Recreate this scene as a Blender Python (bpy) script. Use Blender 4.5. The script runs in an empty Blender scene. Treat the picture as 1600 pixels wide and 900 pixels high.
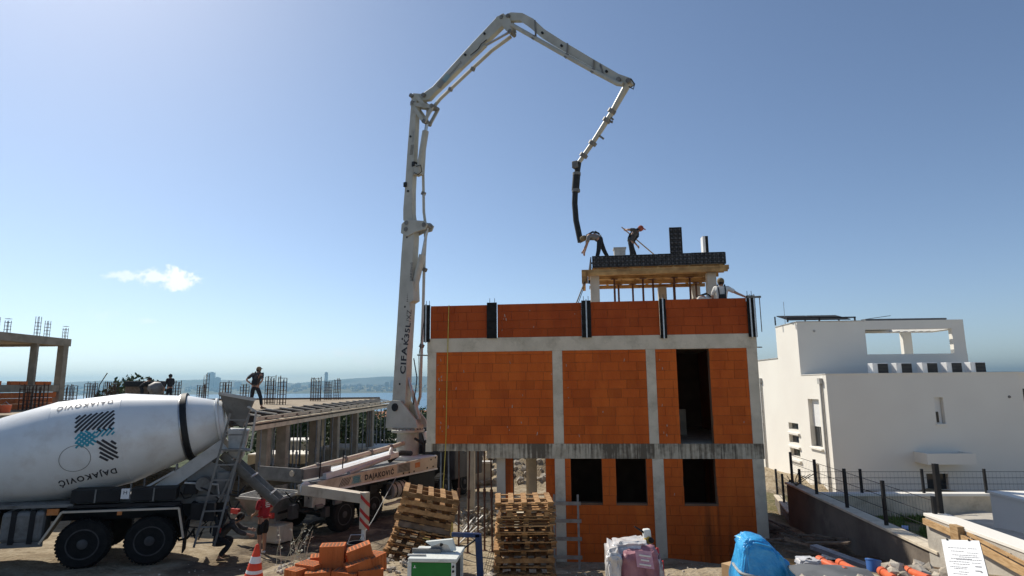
import bpy, bmesh, math, random
import numpy as np
from mathutils import Vector, Matrix, noise
random.seed(7)
R = math.radians
sc = bpy.context.scene
col = sc.collection

# ---------------------------------------------------------------- camera
F_PX, PITCH, ROLL, CAM_Z = 950.0, R(9.15), R(0.53), 4.7
cam_d = bpy.data.cameras.new('camera')
cam_d.sensor_width = 36.0
cam_d.lens = 36.0 * F_PX / 1600.0
cam_d.clip_start, cam_d.clip_end = 0.1, 40000
cam = bpy.data.objects.new('camera', cam_d)
col.objects.link(cam)
_f = Vector((0, math.cos(PITCH), math.sin(PITCH)))
_r = Vector((1, 0, 0))
_u = _r.cross(_f)
RIGHT = _r * math.cos(ROLL) - _u * math.sin(ROLL)
UP = _u * math.cos(ROLL) + _r * math.sin(ROLL)
cam.matrix_world = Matrix.Translation((0, 0, CAM_Z)) @ Matrix((RIGHT, UP, -_f)).transposed().to_4x4()
sc.camera = cam

def at(px, py, Y):
    """world point seen at a photo pixel, at depth Y"""
    d = _f + RIGHT * ((px - 800) / F_PX) - UP * ((py - 450) / F_PX)
    return Vector((0, 0, CAM_Z)) + d * (Y / d.y)

# ---------------------------------------------------------------- sky, sun, exposure
SUN_DIR = Vector((-0.50, 0.54, 0.70)).normalized()      # towards the sun
w = bpy.data.worlds.new('World'); sc.world = w; w.use_nodes = True
nt = w.node_tree; nt.nodes.clear()
out = nt.nodes.new('ShaderNodeOutputWorld'); bg = nt.nodes.new('ShaderNodeBackground')
sky = nt.nodes.new('ShaderNodeTexSky'); sky.sky_type = 'NISHITA'; sky.sun_disc = False
sky.sun_elevation = math.asin(SUN_DIR.z)
sky.sun_rotation = math.atan2(SUN_DIR.x, SUN_DIR.y)
sky.altitude = 50; sky.air_density = 0.72; sky.dust_density = 0.4; sky.ozone_density = 0.7
SKY_STRENGTH = 0.114
bg.inputs['Strength'].default_value = SKY_STRENGTH
# clouds: a small puff and a few wisps, placed by direction on the sky
def wn(t, **kw):
    n = nt.nodes.new(t)
    for k, v in kw.items(): setattr(n, k, v)
    return n
def wm(op, a, b=None, c=None):
    n = wn('ShaderNodeMath', operation=op)
    for i, v in enumerate((a, b, c)):
        if v is None: continue
        if isinstance(v, (int, float)): n.inputs[i].default_value = v
        else: nt.links.new(v, n.inputs[i])
    return n.outputs[0]
tc = wn('ShaderNodeTexCoord'); sep = wn('ShaderNodeSeparateXYZ')
nt.links.new(tc.outputs['Generated'], sep.inputs[0])
azm = wm('ARCTAN2', sep.outputs[0], sep.outputs[1]); elv = wm('ARCSINE', sep.outputs[2])
nz = wn('ShaderNodeTexNoise'); nz.inputs['Scale'].default_value = 62; nz.inputs['Detail'].default_value = 8; nz.inputs['Roughness'].default_value = 0.6
nt.links.new(tc.outputs['Generated'], nz.inputs['Vector'])
nzo = wm('SUBTRACT', nz.outputs['Fac'], 0.5)
def ae(px, py):
    d = (at(px, py, 100) - Vector((0, 0, CAM_Z))).normalized()
    return math.atan2(d.x, d.y), math.asin(d.z)
def puff(px, py, rx, ry, rough, soft, amount):
    a0, e0 = ae(px, py); a1, _ = ae(px + rx, py); _, e1 = ae(px, py - ry)
    dx = wm('DIVIDE', wm('SUBTRACT', azm, a0), a1 - a0); dy = wm('DIVIDE', wm('SUBTRACT', elv, e0), e1 - e0)
    r2 = wm('SQRT', wm('ADD', wm('MULTIPLY', dx, dx), wm('MULTIPLY', dy, dy)))
    v = wm('ADD', wm('SUBTRACT', 1.0, r2), wm('MULTIPLY', nzo, rough))
    n = wn('ShaderNodeMapRange'); n.interpolation_type = 'SMOOTHSTEP'
    nt.links.new(v, n.inputs[0]); n.inputs[1].default_value = 0; n.inputs[2].default_value = soft
    return wm('MULTIPLY', n.outputs[0], amount)
cl = None
for p in ((276, 437, 36, 21, 2.4, .55, .95), (246, 432, 42, 13, 2.6, .6, .8), (205, 432, 54, 9, 3.0, .8, .6), (172, 431, 26, 6, 3.2, .9, .5),
          (234, 501, 22, 7, 3.0, 1.2, .35), (540, 552, 60, 12, 3.5, 1.4, .35), (575, 565, 70, 14, 3.5, 1.6, .3), (160, 492, 50, 14, 3.5, 1.6, .16)):
    m_ = puff(*p); cl = m_ if cl is None else wm('MAXIMUM', cl, m_)
mx = wn('ShaderNodeMix', data_type='RGBA')
nt.links.new(cl, mx.inputs[0]); nt.links.new(sky.outputs[0], mx.inputs[6])
mx.inputs[7].default_value = (8.9, 9.1, 9.2, 1)
nt.links.new(mx.outputs[2], bg.inputs['Color']); nt.links.new(bg.outputs[0], out.inputs[0])

sl = bpy.data.lights.new('sun', 'SUN'); sl.energy = 4.6; sl.angle = R(0.5); sl.color = (1.0, 0.93, 0.82)
so = bpy.data.objects.new('sun', sl); col.objects.link(so)
so.rotation_euler = SUN_DIR.to_track_quat('Z', 'Y').to_euler()
so.location = SUN_DIR * 60
sc.view_settings.view_transform = 'Standard'; sc.view_settings.look = 'None'
sc.view_settings.exposure = 0.2; sc.view_settings.gamma = 1.0
sc.cycles.max_bounces = 6; sc.cycles.volume_bounces = 0; sc.cycles.transparent_max_bounces = 6

# ---------------------------------------------------------------- materials
def mat(name, c, c2=None, scale=3.0, var=0.12, rough=0.8, bump=0.0, bscale=30.0, metal=0.0, rnd=0.0, stretch=(1, 1, 1), lo=.35, hi=.65, dirt=None, dscale=1.2, spec=.3):
    m = bpy.data.materials.new(name); m.use_nodes = True
    t = m.node_tree; b = t.nodes['Principled BSDF']
    b.inputs['Roughness'].default_value = rough; b.inputs['Metallic'].default_value = metal
    b.inputs['Specular IOR Level'].default_value = spec
    geo = t.nodes.new('ShaderNodeNewGeometry')
    mp = t.nodes.new('ShaderNodeVectorMath'); mp.operation = 'MULTIPLY'; mp.inputs[1].default_value = stretch
    t.links.new(geo.outputs['Position'], mp.inputs[0])
    n = t.nodes.new('ShaderNodeTexNoise'); n.inputs['Scale'].default_value = scale; n.inputs['Detail'].default_value = 6
    t.links.new(mp.outputs[0], n.inputs['Vector'])
    ramp = t.nodes.new('ShaderNodeValToRGB')
    if c2 is None:
        ca = [v * (1 - var) for v in c]; cb = [min(1, v * (1 + var)) for v in c]
    else: ca, cb = c, c2
    ramp.color_ramp.elements[0].position = lo; ramp.color_ramp.elements[0].color = (*ca, 1)
    ramp.color_ramp.elements[1].position = hi; ramp.color_ramp.elements[1].color = (*cb, 1)
    t.links.new(n.outputs['Fac'], ramp.inputs[0])
    cur = ramp.outputs[0]
    if dirt is not None:
        n3 = t.nodes.new('ShaderNodeTexNoise'); n3.inputs['Scale'].default_value = dscale; n3.inputs['Detail'].default_value = 8; n3.inputs['Roughness'].default_value = .7
        t.links.new(mp.outputs[0], n3.inputs['Vector'])
        mr = t.nodes.new('ShaderNodeMapRange'); mr.inputs[1].default_value = .5; mr.inputs[2].default_value = .72
        t.links.new(n3.outputs['Fac'], mr.inputs[0])
        mxd = t.nodes.new('ShaderNodeMix'); mxd.data_type = 'RGBA'
        t.links.new(mr.outputs[0], mxd.inputs[0]); t.links.new(cur, mxd.inputs[6]); mxd.inputs[7].default_value = (*dirt, 1)
        cur = mxd.outputs[2]
    if rnd:
        oi = t.nodes.new('ShaderNodeObjectInfo')
        mr = t.nodes.new('ShaderNodeFloatCurve'); cv = mr.mapping.curves[0]
        cv.points[0].location = (0, (1 - rnd) / 2); cv.points[1].location = (1, (1 + rnd * .35) / 2)
        cv.points.new(.16, (1 - rnd * .35) / 2); cv.points.new(.3, .5); mr.mapping.update()
        md = t.nodes.new('ShaderNodeMath'); md.operation = 'MULTIPLY'; md.inputs[1].default_value = 2.0
        t.links.new(oi.outputs['Random'], mr.inputs['Value']); t.links.new(mr.outputs[0], md.inputs[0]); mr = md
        vm = t.nodes.new('ShaderNodeVectorMath'); vm.operation = 'SCALE'
        t.links.new(cur, vm.inputs[0]); t.links.new(mr.outputs[0], vm.inputs['Scale'])
        cur = vm.outputs[0]
    t.links.new(cur, b.inputs['Base Color'])
    if bump:
        n2 = t.nodes.new('ShaderNodeTexNoise'); n2.inputs['Scale'].default_value = bscale; n2.inputs['Detail'].default_value = 5
        t.links.new(mp.outputs[0], n2.inputs['Vector'])
        bp = t.nodes.new('ShaderNodeBump'); bp.inputs['Strength'].default_value = bump; bp.inputs['Distance'].default_value = 0.02
        t.links.new(n2.outputs['Fac'], bp.inputs['Height']); t.links.new(bp.outputs[0], b.inputs['Normal'])
    return m

M = {}
M['brick'] = mat('clay_block', (.53, .102, .015), (.63, .135, .020), scale=2.2, rough=.9, bump=.35, bscale=26, rnd=.16, dirt=(.47, .085, .013), dscale=1.2, stretch=(1, 1, .35))
M['brick_parapet'] = mat('dark_clay_block', (.36, .062, .012), (.44, .084, .016), scale=2.2, rough=.9, bump=.35, bscale=26, rnd=.16, dirt=(.31, .05, .010), dscale=1.2, stretch=(1, 1, .35))
M['brickloose'] = mat('clay_block_loose', (.46, .12, .034), (.56, .16, .048), scale=6, rough=.9, bump=.4, bscale=30, rnd=.15, stretch=(1, 1, .3))
M['concrete'] = mat('bare_concrete', (.60, .525, .40), (.71, .62, .48), scale=2.5, rough=.9, bump=.4, bscale=18, dirt=(.43, .37, .27), dscale=2.2)
M['concrete_pale'] = mat('pale_concrete', (.44, .41, .35), (.54, .50, .43), scale=1.6, rough=.9, bump=.3, bscale=22, dirt=(.33, .30, .25), dscale=1.4)
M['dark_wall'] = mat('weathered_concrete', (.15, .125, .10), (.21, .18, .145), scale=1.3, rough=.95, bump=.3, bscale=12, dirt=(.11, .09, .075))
M['concrete_dark'] = mat('weathered_frame_concrete', (.25, .22, .17), (.34, .30, .235), scale=2.5, rough=.95, bump=.4, bscale=16, dirt=(.19, .165, .13), dscale=2)
# stained band: pale concrete with dark run-off streaks of uneven length from its top edge
ms = M['concrete_stain'] = mat('stained_concrete', (.50, .43, .32), (.62, .54, .41), scale=3, rough=.95, bump=.4, bscale=18, dirt=(.40, .34, .25), dscale=2.4)
t = ms.node_tree; b = t.nodes['Principled BSDF']; base_ = b.inputs['Base Color'].links[0].from_socket
g_ = t.nodes.new('ShaderNodeNewGeometry'); sxy = t.nodes.new('ShaderNodeSeparateXYZ'); t.links.new(g_.outputs['Position'], sxy.inputs[0])
def tnoise(sc_, stretch, det=4):
    vm = t.nodes.new('ShaderNodeVectorMath'); vm.operation = 'MULTIPLY'; vm.inputs[1].default_value = stretch; t.links.new(g_.outputs['Position'], vm.inputs[0])
    n = t.nodes.new('ShaderNodeTexNoise'); n.inputs['Scale'].default_value = sc_; n.inputs['Detail'].default_value = det; t.links.new(vm.outputs[0], n.inputs['Vector']); return n.outputs['Fac']
def tm(op, a, c):
    n = t.nodes.new('ShaderNodeMath'); n.operation = op
    for i, v in enumerate((a, c)):
        if isinstance(v, (int, float)): n.inputs[i].default_value = v
        else: t.links.new(v, n.inputs[i])
    return n.outputs[0]
run = tm('ADD', tnoise(17, (1, 1, .05)), tm('MULTIPLY', tm('SUBTRACT', tnoise(1.3, (1, 1, .2), 2), .5), 1.1))
run = tm('ADD', run, tm('MULTIPLY', tm('SUBTRACT', sxy.outputs[2], 2.95), .22))
run = tm('ADD', run, tm('MULTIPLY', tm('SUBTRACT', tnoise(9, (1, 1, 1)), .5), .35))
mr = t.nodes.new('ShaderNodeMapRange'); mr.inputs[1].default_value = .33; mr.inputs[2].default_value = .62; t.links.new(run, mr.inputs[0])
mxs = t.nodes.new('ShaderNodeMix'); mxs.data_type = 'RGBA'; t.links.new(mr.outputs[0], mxs.inputs[0]); t.links.new(base_, mxs.inputs[6]); mxs.inputs[7].default_value = (.15, .12, .085, 1)
t.links.new(mxs.outputs[2], b.inputs['Base Color'])
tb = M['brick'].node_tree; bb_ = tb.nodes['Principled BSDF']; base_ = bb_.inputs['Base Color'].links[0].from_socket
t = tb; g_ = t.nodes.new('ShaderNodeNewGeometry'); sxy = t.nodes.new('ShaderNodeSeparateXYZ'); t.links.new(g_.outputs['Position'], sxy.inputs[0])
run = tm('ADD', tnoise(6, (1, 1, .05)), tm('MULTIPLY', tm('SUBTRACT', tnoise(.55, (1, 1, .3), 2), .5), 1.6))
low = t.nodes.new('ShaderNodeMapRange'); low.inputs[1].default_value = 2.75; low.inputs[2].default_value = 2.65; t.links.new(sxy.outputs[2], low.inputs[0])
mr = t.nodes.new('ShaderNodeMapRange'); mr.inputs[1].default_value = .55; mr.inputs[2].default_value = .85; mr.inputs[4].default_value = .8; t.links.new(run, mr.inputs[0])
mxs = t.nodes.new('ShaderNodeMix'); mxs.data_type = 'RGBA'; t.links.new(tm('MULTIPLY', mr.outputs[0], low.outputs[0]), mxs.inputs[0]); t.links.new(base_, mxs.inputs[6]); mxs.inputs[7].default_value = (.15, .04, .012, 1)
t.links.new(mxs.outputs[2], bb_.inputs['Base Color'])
M['white_wall'] = mat('white_render', (.78, .745, .67), (.82, .79, .71), scale=.5, rough=.9, bump=.08, bscale=40)
M['white_paint'] = mat('white_truck_paint', (.72, .735, .72), (.78, .795, .78), scale=2, rough=.32, spec=.5, dirt=(.62, .60, .56), dscale=1.3)
M['boom_paint'] = mat('boom_paint', (.40, .39, .33), (.48, .47, .40), scale=1.5, rough=.45, spec=.45, dirt=(.34, .32, .26), dscale=1.6)
M['cream_paint'] = mat('cream_truck_paint', (.55, .47, .36), (.63, .55, .43), scale=1.8, rough=.5, dirt=(.33, .26, .18), dscale=2.0)
M['grey_paint'] = mat('grey_steel_paint', (.15, .148, .14), (.22, .215, .20), scale=3, rough=.55, dirt=(.09, .08, .065), dscale=2.5)
M['lightgrey_paint'] = mat('pale_grey_paint', (.42, .41, .38), (.50, .49, .46), scale=3, rough=.5, dirt=(.25, .23, .2), dscale=2.5)
M['black'] = mat('black_paint', (.010, .010, .011), (.018, .018, .019), scale=4, rough=.6)
M['formwork'] = mat('black_plastic_form', (.012, .012, .012), (.026, .025, .024), scale=6, rough=.75, bump=.2, spec=.15)
M['rubber'] = mat('tyre_rubber', (.008, .008, .008), (.018, .017, .016), scale=8, rough=.9, bump=.3)
M['rim'] = mat('rim_steel', (.05, .05, .05), (.10, .095, .09), scale=6, rough=.6, metal=.1)
M['steel'] = mat('bare_steel', (.38, .38, .38), (.5, .5, .5), scale=8, rough=.35, metal=.8)
M['prop_grey'] = mat('galvanised_prop', (.16, .18, .20), (.24, .26, .28), scale=9, rough=.55, metal=.3)
M['prop_rust'] = mat('rusty_prop', (.10, .045, .03), (.16, .08, .05), scale=9, rough=.8)
M['rust'] = mat('rebar_rust', (.07, .04, .03), (.13, .075, .05), scale=9, rough=.9)
M['timber'] = mat('raw_timber', (.36, .22, .10), (.52, .35, .18), scale=6, rough=.85, bump=.3, bscale=40, rnd=.3, stretch=(1, 1, 6))
M['timber_form'] = mat('formwork_timber', (.36, .20, .075), (.52, .32, .13), scale=4, rough=.8, rnd=.3, dirt=(.20, .11, .045))
M['pallet'] = mat('pallet_wood', (.25, .13, .052), (.44, .255, .11), scale=9, rough=.9, bump=.3, bscale=50, rnd=.42, dirt=(.15, .08, .035), dscale=4)
M['grey_wood'] = mat('weathered_wood', (.24, .20, .16), (.33, .28, .23), scale=7, rough=.9, rnd=.2)
M['yellow_form'] = mat('yellow_form_board', (.70, .52, .12), (.78, .60, .20), scale=4, rough=.6)
M['glass'] = mat('dark_glass', (.02, .025, .03), (.03, .035, .04), scale=1, rough=.08, spec=.6)
M['roof_tile'] = mat('orange_roof', (.42, .17, .08), (.52, .24, .12), scale=2, rough=.9)
M['timber_deck'] = mat('deck_boards', (.24, .185, .12), (.36, .29, .20), scale=3, rough=.9)
M['navy'] = mat('dark_navy_steel', (.014, .02, .04), (.03, .04, .07), scale=5, rough=.5)
M['trench'] = mat('shade_form_ply', (.035, .027, .02), (.06, .045, .032), scale=5, rough=.9)  # dark tone paints the recess shade of the deck edge trench
M['skin'] = mat('skin', (.40, .22, .15), (.46, .27, .18), scale=8, rough=.6)
M['dark_cloth'] = mat('dark_cloth', (.02, .022, .025), (.035, .037, .04), scale=14, rough=.95, bump=.5, bscale=18)
M['grey_cloth'] = mat('grey_cloth', (.16, .16, .16), (.24, .24, .235), scale=12, rough=.95, bump=.5, bscale=18)
M['dim_cloth'] = mat('dim_cloth', (.055, .052, .05), (.10, .095, .09), scale=12, rough=.95, bump=.5, bscale=18)
M['pale_cloth'] = mat('pale_cloth', (.42, .38, .32), (.55, .50, .43), scale=10, rough=.95, bump=.5, bscale=18)
M['white_cloth'] = mat('white_cloth', (.66, .64, .58), (.76, .74, .69), scale=10, rough=.95, bump=.5, bscale=18)
M['red_cloth'] = mat('red_cloth', (.34, .022, .03), (.46, .035, .045), scale=10, rough=.9, bump=.5, bscale=18)
M['hair'] = mat('dark_hair', (.02, .015, .012), (.05, .035, .025), scale=20, rough=.8)
M['cap_cloth'] = mat('cap_cloth', (.17, .12, .06), (.24, .18, .10), scale=12, rough=.9)
M['red_cap'] = mat('red_cap_cloth', (.28, .06, .03), (.36, .09, .05), scale=12, rough=.9)
M['cone'] = mat('cone_orange', (.72, .06, .02), (.80, .09, .03), scale=5, rough=.5)
M['white_plastic'] = mat('white_plastic', (.74, .74, .72), (.8, .8, .78), scale=5, rough=.45)
M['saw_white'] = mat('saw_white_paint', (.66, .68, .63), (.76, .78, .73), scale=6, rough=.5, dirt=(.45, .45, .40), dscale=6)
M['green'] = mat('saw_green_paint', (.012, .16, .03), (.02, .20, .04), scale=4, rough=.45)
M['blue_paint'] = mat('blue_steel_paint', (.010, .028, .085), (.02, .05, .14), scale=5, rough=.4, dirt=(.05, .05, .07), dscale=6)
M['tarp'] = mat('blue_tarp', (.02, .30, .66), (.07, .44, .82), scale=5, rough=.36, bump=1.0, bscale=13, spec=.6)
M['strap'] = mat('grey_strap', (.30, .32, .31), (.42, .44, .43), scale=14, rough=.7)
M['film'] = mat('plastic_film', (.56, .54, .52), (.72, .70, .68), scale=7, rough=.22, bump=.8, bscale=10, spec=.6)
M['bag'] = mat('plum_paper_bag', (.28, .115, .14), (.42, .21, .235), scale=6, rough=.5, bump=.8, bscale=10)
M['bag_pink'] = mat('pink_print', (.50, .26, .34), (.62, .38, .46), scale=18, rough=.5)
M['red_bag'] = mat('red_plastic', (.45, .02, .03), (.58, .05, .05), scale=6, rough=.4)
M['tool_yellow'] = mat('tool_yellow', (.55, .36, .06), (.68, .46, .10), scale=8, rough=.5)
M['pipe_orange'] = mat('orange_drain_pipe', (.62, .11, .04), (.72, .17, .07), scale=4, rough=.4, rnd=.1)
M['pipe_blue'] = mat('blue_plastic', (.05, .14, .38), (.08, .20, .48), scale=4, rough=.4)
M['card'] = mat('cardboard', (.48, .30, .15), (.56, .37, .2), scale=5, rough=.9)
M['sheet_grey'] = mat('grey_sheet', (.12, .125, .125), (.17, .175, .175), scale=3, rough=.6, bump=.2, bscale=8)
M['stone'] = mat('limestone', (.36, .31, .24), (.55, .49, .40), scale=6, rough=.95, bump=.6, bscale=14, rnd=.25)
M['paper'] = mat('paper', (.76, .77, .77), (.80, .81, .81), scale=3, rough=.7)
M['ink'] = mat('black_ink', (.03, .03, .035), (.05, .05, .055), scale=9, rough=.7)
M['ink_grey'] = mat('grey_ink', (.20, .20, .21), (.27, .27, .28), scale=30, rough=.7)
M['teal'] = mat('teal_ink', (.03, .25, .33), (.04, .31, .40), scale=5, rough=.4)
M['red_paint'] = mat('red_marking', (.45, .03, .03), (.55, .05, .04), scale=5, rough=.5)
M['orange_mark'] = mat('orange_marking', (.55, .18, .04), (.62, .24, .08), scale=8, rough=.5)
M['yellow_rope'] = mat('yellow_cord', (.55, .42, .07), (.66, .52, .12), scale=20, rough=.8)
M['cable'] = mat('black_cable', (.015, .015, .015), (.03, .03, .03), scale=9, rough=.6)
M['debris'] = mat('old_planks', (.11, .08, .055), (.2, .15, .11), scale=8, rough=.95, rnd=.35)
M['bark'] = mat('bark', (.09, .065, .045), (.14, .105, .075), scale=8, rough=.95, bump=.6)
M['leaf'] = mat('foliage', (.030, .055, .018), (.075, .11, .035), scale=.8, rough=.8, rnd=.25)
M['dryleaf'] = mat('dry_weed', (.42, .40, .30), (.58, .56, .44), scale=6, rough=.8)
M['grass'] = mat('grass', (.09, .15, .025), (.22, .26, .07), scale=5, rough=.9)
M['far_build'] = mat('far_render', (.50, .48, .46), (.62, .60, .57), scale=.02, rough=.9, rnd=.2)
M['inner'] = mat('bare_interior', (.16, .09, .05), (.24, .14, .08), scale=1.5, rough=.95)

# ---------------------------------------------------------------- mesh helpers
class MB:
    def __init__(s): s.v, s.f = [], []
    def add(s, vs, fs):
        b = len(s.v); s.v += [tuple(p) for p in vs]; s.f += [tuple(b + i for i in f) for f in fs]; return s
    def box(s, c, d, rot=(0, 0, 0)):
        m = Matrix.Rotation(rot[2], 3, 'Z') @ Matrix.Rotation(rot[1], 3, 'Y') @ Matrix.Rotation(rot[0], 3, 'X')
        c = Vector(c)
        vs = [c + m @ Vector((x * d[0] / 2, y * d[1] / 2, z * d[2] / 2)) for z in (-1, 1) for y in (-1, 1) for x in (-1, 1)]
        return s.add(vs, [(0, 2, 3, 1), (4, 5, 7, 6), (0, 1, 5, 4), (2, 6, 7, 3), (0, 4, 6, 2), (1, 3, 7, 5)])
    def span(s, a, b):
        a, b = Vector(a), Vector(b)
        return s.box((a + b) / 2, [abs(v) for v in (b - a)])
    def bar(s, p, q, w, h, up=(0, 0, 1), w2=None, h2=None):
        p, q, up = Vector(p), Vector(q), Vector(up)
        d = (q - p).normalized(); sd = d.cross(up)
        if sd.length < 1e-4: sd = d.cross(Vector((1, 0, 0)))
        sd.normalize(); u = sd.cross(d)
        w2 = w if w2 is None else w2; h2 = h if h2 is None else h2
        vs = [p - sd*w/2 - u*h/2, p + sd*w/2 - u*h/2, p + sd*w/2 + u*h/2, p - sd*w/2 + u*h/2,
              q - sd*w2/2 - u*h2/2, q + sd*w2/2 - u*h2/2, q + sd*w2/2 + u*h2/2, q - sd*w2/2 + u*h2/2]
        return s.add(vs, [(3, 2, 1, 0), (4, 5, 6, 7), (0, 1, 5, 4), (1, 2, 6, 5), (2, 3, 7, 6), (3, 0, 4, 7)])
    def tube(s, pts, r, n=8, cap=True):
        pts = [Vector(p) for p in pts]; rs = r if isinstance(r, (list, tuple)) else [r] * len(pts)
        vs, fs = [], []; ref = None
        for i, p in enumerate(pts):
            d = (pts[min(i + 1, len(pts) - 1)] - pts[max(i - 1, 0)]).normalized()
            if ref is None: ref = d.orthogonal().normalized()
            sd = (ref - d * ref.dot(d))
            sd = sd.normalized() if sd.length > 1e-5 else d.orthogonal().normalized()
            ref = sd; u = d.cross(sd)
            for k in range(n):
                a = 2 * math.pi * k / n
                vs.append(p + (sd * math.cos(a) + u * math.sin(a)) * rs[i])
        for i in range(len(pts) - 1):
            for k in range(n):
                k2 = (k + 1) % n
                fs.append((i*n + k, i*n + k2, (i+1)*n + k2, (i+1)*n + k))
        if cap:
            fs.append(tuple(range(n - 1, -1, -1))); b = (len(pts) - 1) * n; fs.append(tuple(range(b, b + n)))
        return s.add(vs, fs)
    def lathe(s, prof, o, axis, n=24):
        """prof: [(distance along axis, radius)]"""
        o, a = Vector(o), Vector(axis).normalized()
        return s.tube_rings([(o + a * t, r) for t, r in prof], a, n)
    def tube_rings(s, rings, a, n):
        sd = a.orthogonal().normalized(); u = a.cross(sd); vs, fs = [], []
        for c, r in rings:
            for k in range(n):
                t = 2 * math.pi * k / n; vs.append(c + (sd * math.cos(t) + u * math.sin(t)) * r)
        for i in range(len(rings) - 1):
            for k in range(n):
                k2 = (k + 1) % n; fs.append((i*n + k, i*n + k2, (i+1)*n + k2, (i+1)*n + k))
        fs.append(tuple(range(n - 1, -1, -1))); b = (len(rings) - 1) * n; fs.append(tuple(range(b, b + n)))
        return s.add(vs, fs)
    def prism(s, poly, vec):
        poly = [Vector(p) for p in poly]; vec = Vector(vec); n = len(poly)
        vs = poly + [p + vec for p in poly]
        fs = [tuple(range(n - 1, -1, -1)), tuple(range(n, 2 * n))] + [(i, (i + 1) % n, n + (i + 1) % n, n + i) for i in range(n)]
        return s.add(vs, fs)
    def quad(s, a, b, c, d): return s.add([a, b, c, d], [(0, 1, 2, 3)])
    def mesh(s, name, m, smooth=False):
        me = bpy.data.meshes.new(name); me.from_pydata(s.v, [], s.f); me.materials.append(m)
        bm = bmesh.new(); bm.from_mesh(me); bmesh.ops.recalc_face_normals(bm, faces=bm.faces); bm.to_mesh(me); bm.free()
        if smooth:
            me.polygons.foreach_set('use_smooth', [True] * len(me.polygons)); me.set_sharp_from_angle(angle=R(38))
        return me
    def build(s, name, m, parent=None, smooth=False, bevel=0):
        o = link(name, s.mesh(name, m, smooth), parent)
        if bevel:
            b = o.modifiers.new('bevel', 'BEVEL'); b.width = bevel; b.segments = 2; b.limit_method = 'ANGLE'
        return o

def link(name, me, parent=None):
    o = bpy.data.objects.new(name, me); col.objects.link(o)
    if parent is not None: o.parent = parent
    return o
def tag(o, label=None, cat=None, group=None, kind=None):
    if label: o['label'] = label
    if cat: o['category'] = cat
    if group: o['group'] = group
    if kind: o['kind'] = kind
    return o
def thing(name, label, cat, loc=(0, 0, 0), rot=(0, 0, 0), group=None):
    o = bpy.data.objects.new(name, None); col.objects.link(o)
    o.location = loc; o.rotation_euler = rot; o.empty_display_size = .3
    return tag(o, label, cat, group)
def children(o): return [c for c in kids.get(o.name, [])]
kids = {}
def copy_tree(o, loc=None, rot=None, label=None, parent=None):
    c = o.copy(); col.objects.link(c); c.parent = parent
    if loc is not None: c.location = loc
    if rot is not None: c.rotation_euler = rot
    if label: c['label'] = label
    for ch in o.children: copy_tree(ch, parent=c)
    return c
def flat_text(body, size, bold=0.0, spacing=1.0):
    cu = bpy.data.curves.new('lettering', 'FONT'); cu.body = body; cu.size = size; cu.offset = bold; cu.space_character = spacing
    cu.resolution_u = 3
    o = bpy.data.objects.new('lettering', cu); col.objects.link(o)
    dg = bpy.context.evaluated_depsgraph_get()
    me = o.evaluated_get(dg).to_mesh()
    v = [tuple(p.co) for p in me.vertices]; f = [tuple(p.vertices) for p in me.polygons]
    o.evaluated_get(dg).to_mesh_clear()
    bpy.data.objects.remove(o); bpy.data.curves.remove(cu)
    return v, f
def lettering(parent, body, size, o, xd, yd, m, bold=0.0, spacing=1.0, width=None, name='lettering'):
    v, f = flat_text(body, size, bold, spacing)
    o, xd, yd = Vector(o), Vector(xd), Vector(yd)
    wid = max(p[0] for p in v) - min(p[0] for p in v)
    k = width / wid if width else 1
    b = MB(); b.add([o + xd * (p[0] * k) + yd * p[1] for p in v], f)
    return b.build(name, m, parent)

# ================================================================ SETTING
CP = [(-2,17.5,0),(2,17.3,0),(6,17,0),(-1,24,0),(5,23,0),(-1,20,0),(3,20,0),(-3,27,.1),(1,27,.2),(4,28,.1),
      (0,15,.2),(3,14.8,.2),(2,13,.6),(0,13,.65),(5,13.2,.75),(-2,13,.8),(-4,13,.75),(-4,15,.35),(-2,15.3,.3),
      (-3.2,10.6,1.78),(-2,10.6,1.78),(-1.2,11.6,1.3),(0.2,11.2,1.4),(1.6,10.6,1.55),(3,10.4,1.55),(4.4,10.4,1.62),(5.6,10,1.72),(6.6,9.6,1.85),
      (-4.6,10.2,1.72),(-5.4,10.8,1.3),
      (-4,8,1.95),(-1,8,1.95),(2,8,1.95),(5,8,2.05),(-4,4,2.4),(0,4,2.5),(4,4,2.6),(0,0,2.9),(-6,0,2.9),(6,0,2.9),(0,-8,3),
      (-9.5,14.3,.76),(-8.2,14.8,.7),(-12,14,.9),(-15,13,1),(-9,12.2,.80),(-6.6,12.8,.72),(-12,11,.95),(-7,11.3,.95),(-8,7,1.7),(-13,5,2),
      (-6.7,17.5,.25),(-7.4,16.4,.4),(-5.4,20,.2),(-4,17.4,.25),(-9,22,.1),(-12,25,0),(-9,30,-.2),(-15,18,.5),(-22,15,1),(-30,30,.5),(-20,30,0),
      (7.1,17,.55),(7,14.8,.85),(6.7,12.8,1.15),(6.6,11.2,1.45),(7.7,20,.5),(8.2,24,.2),
      (10,17,1.0),(9,13,1.1),(12,14,1.15),(14,17,1.0),(9,10,1.5),(12,9,1.7),(9.2,15,1.02),(11,21,-.1),(16,28,-.5),(22,26,-.5),(24,15,1),(15,8,2),
      (-2.5,34,1.5),(1,34,1.7),(3.5,33,1.2),(-6,34,.4),(10,34,-.5),(0,39,.6)]
CPa = np.array(CP)
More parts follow.
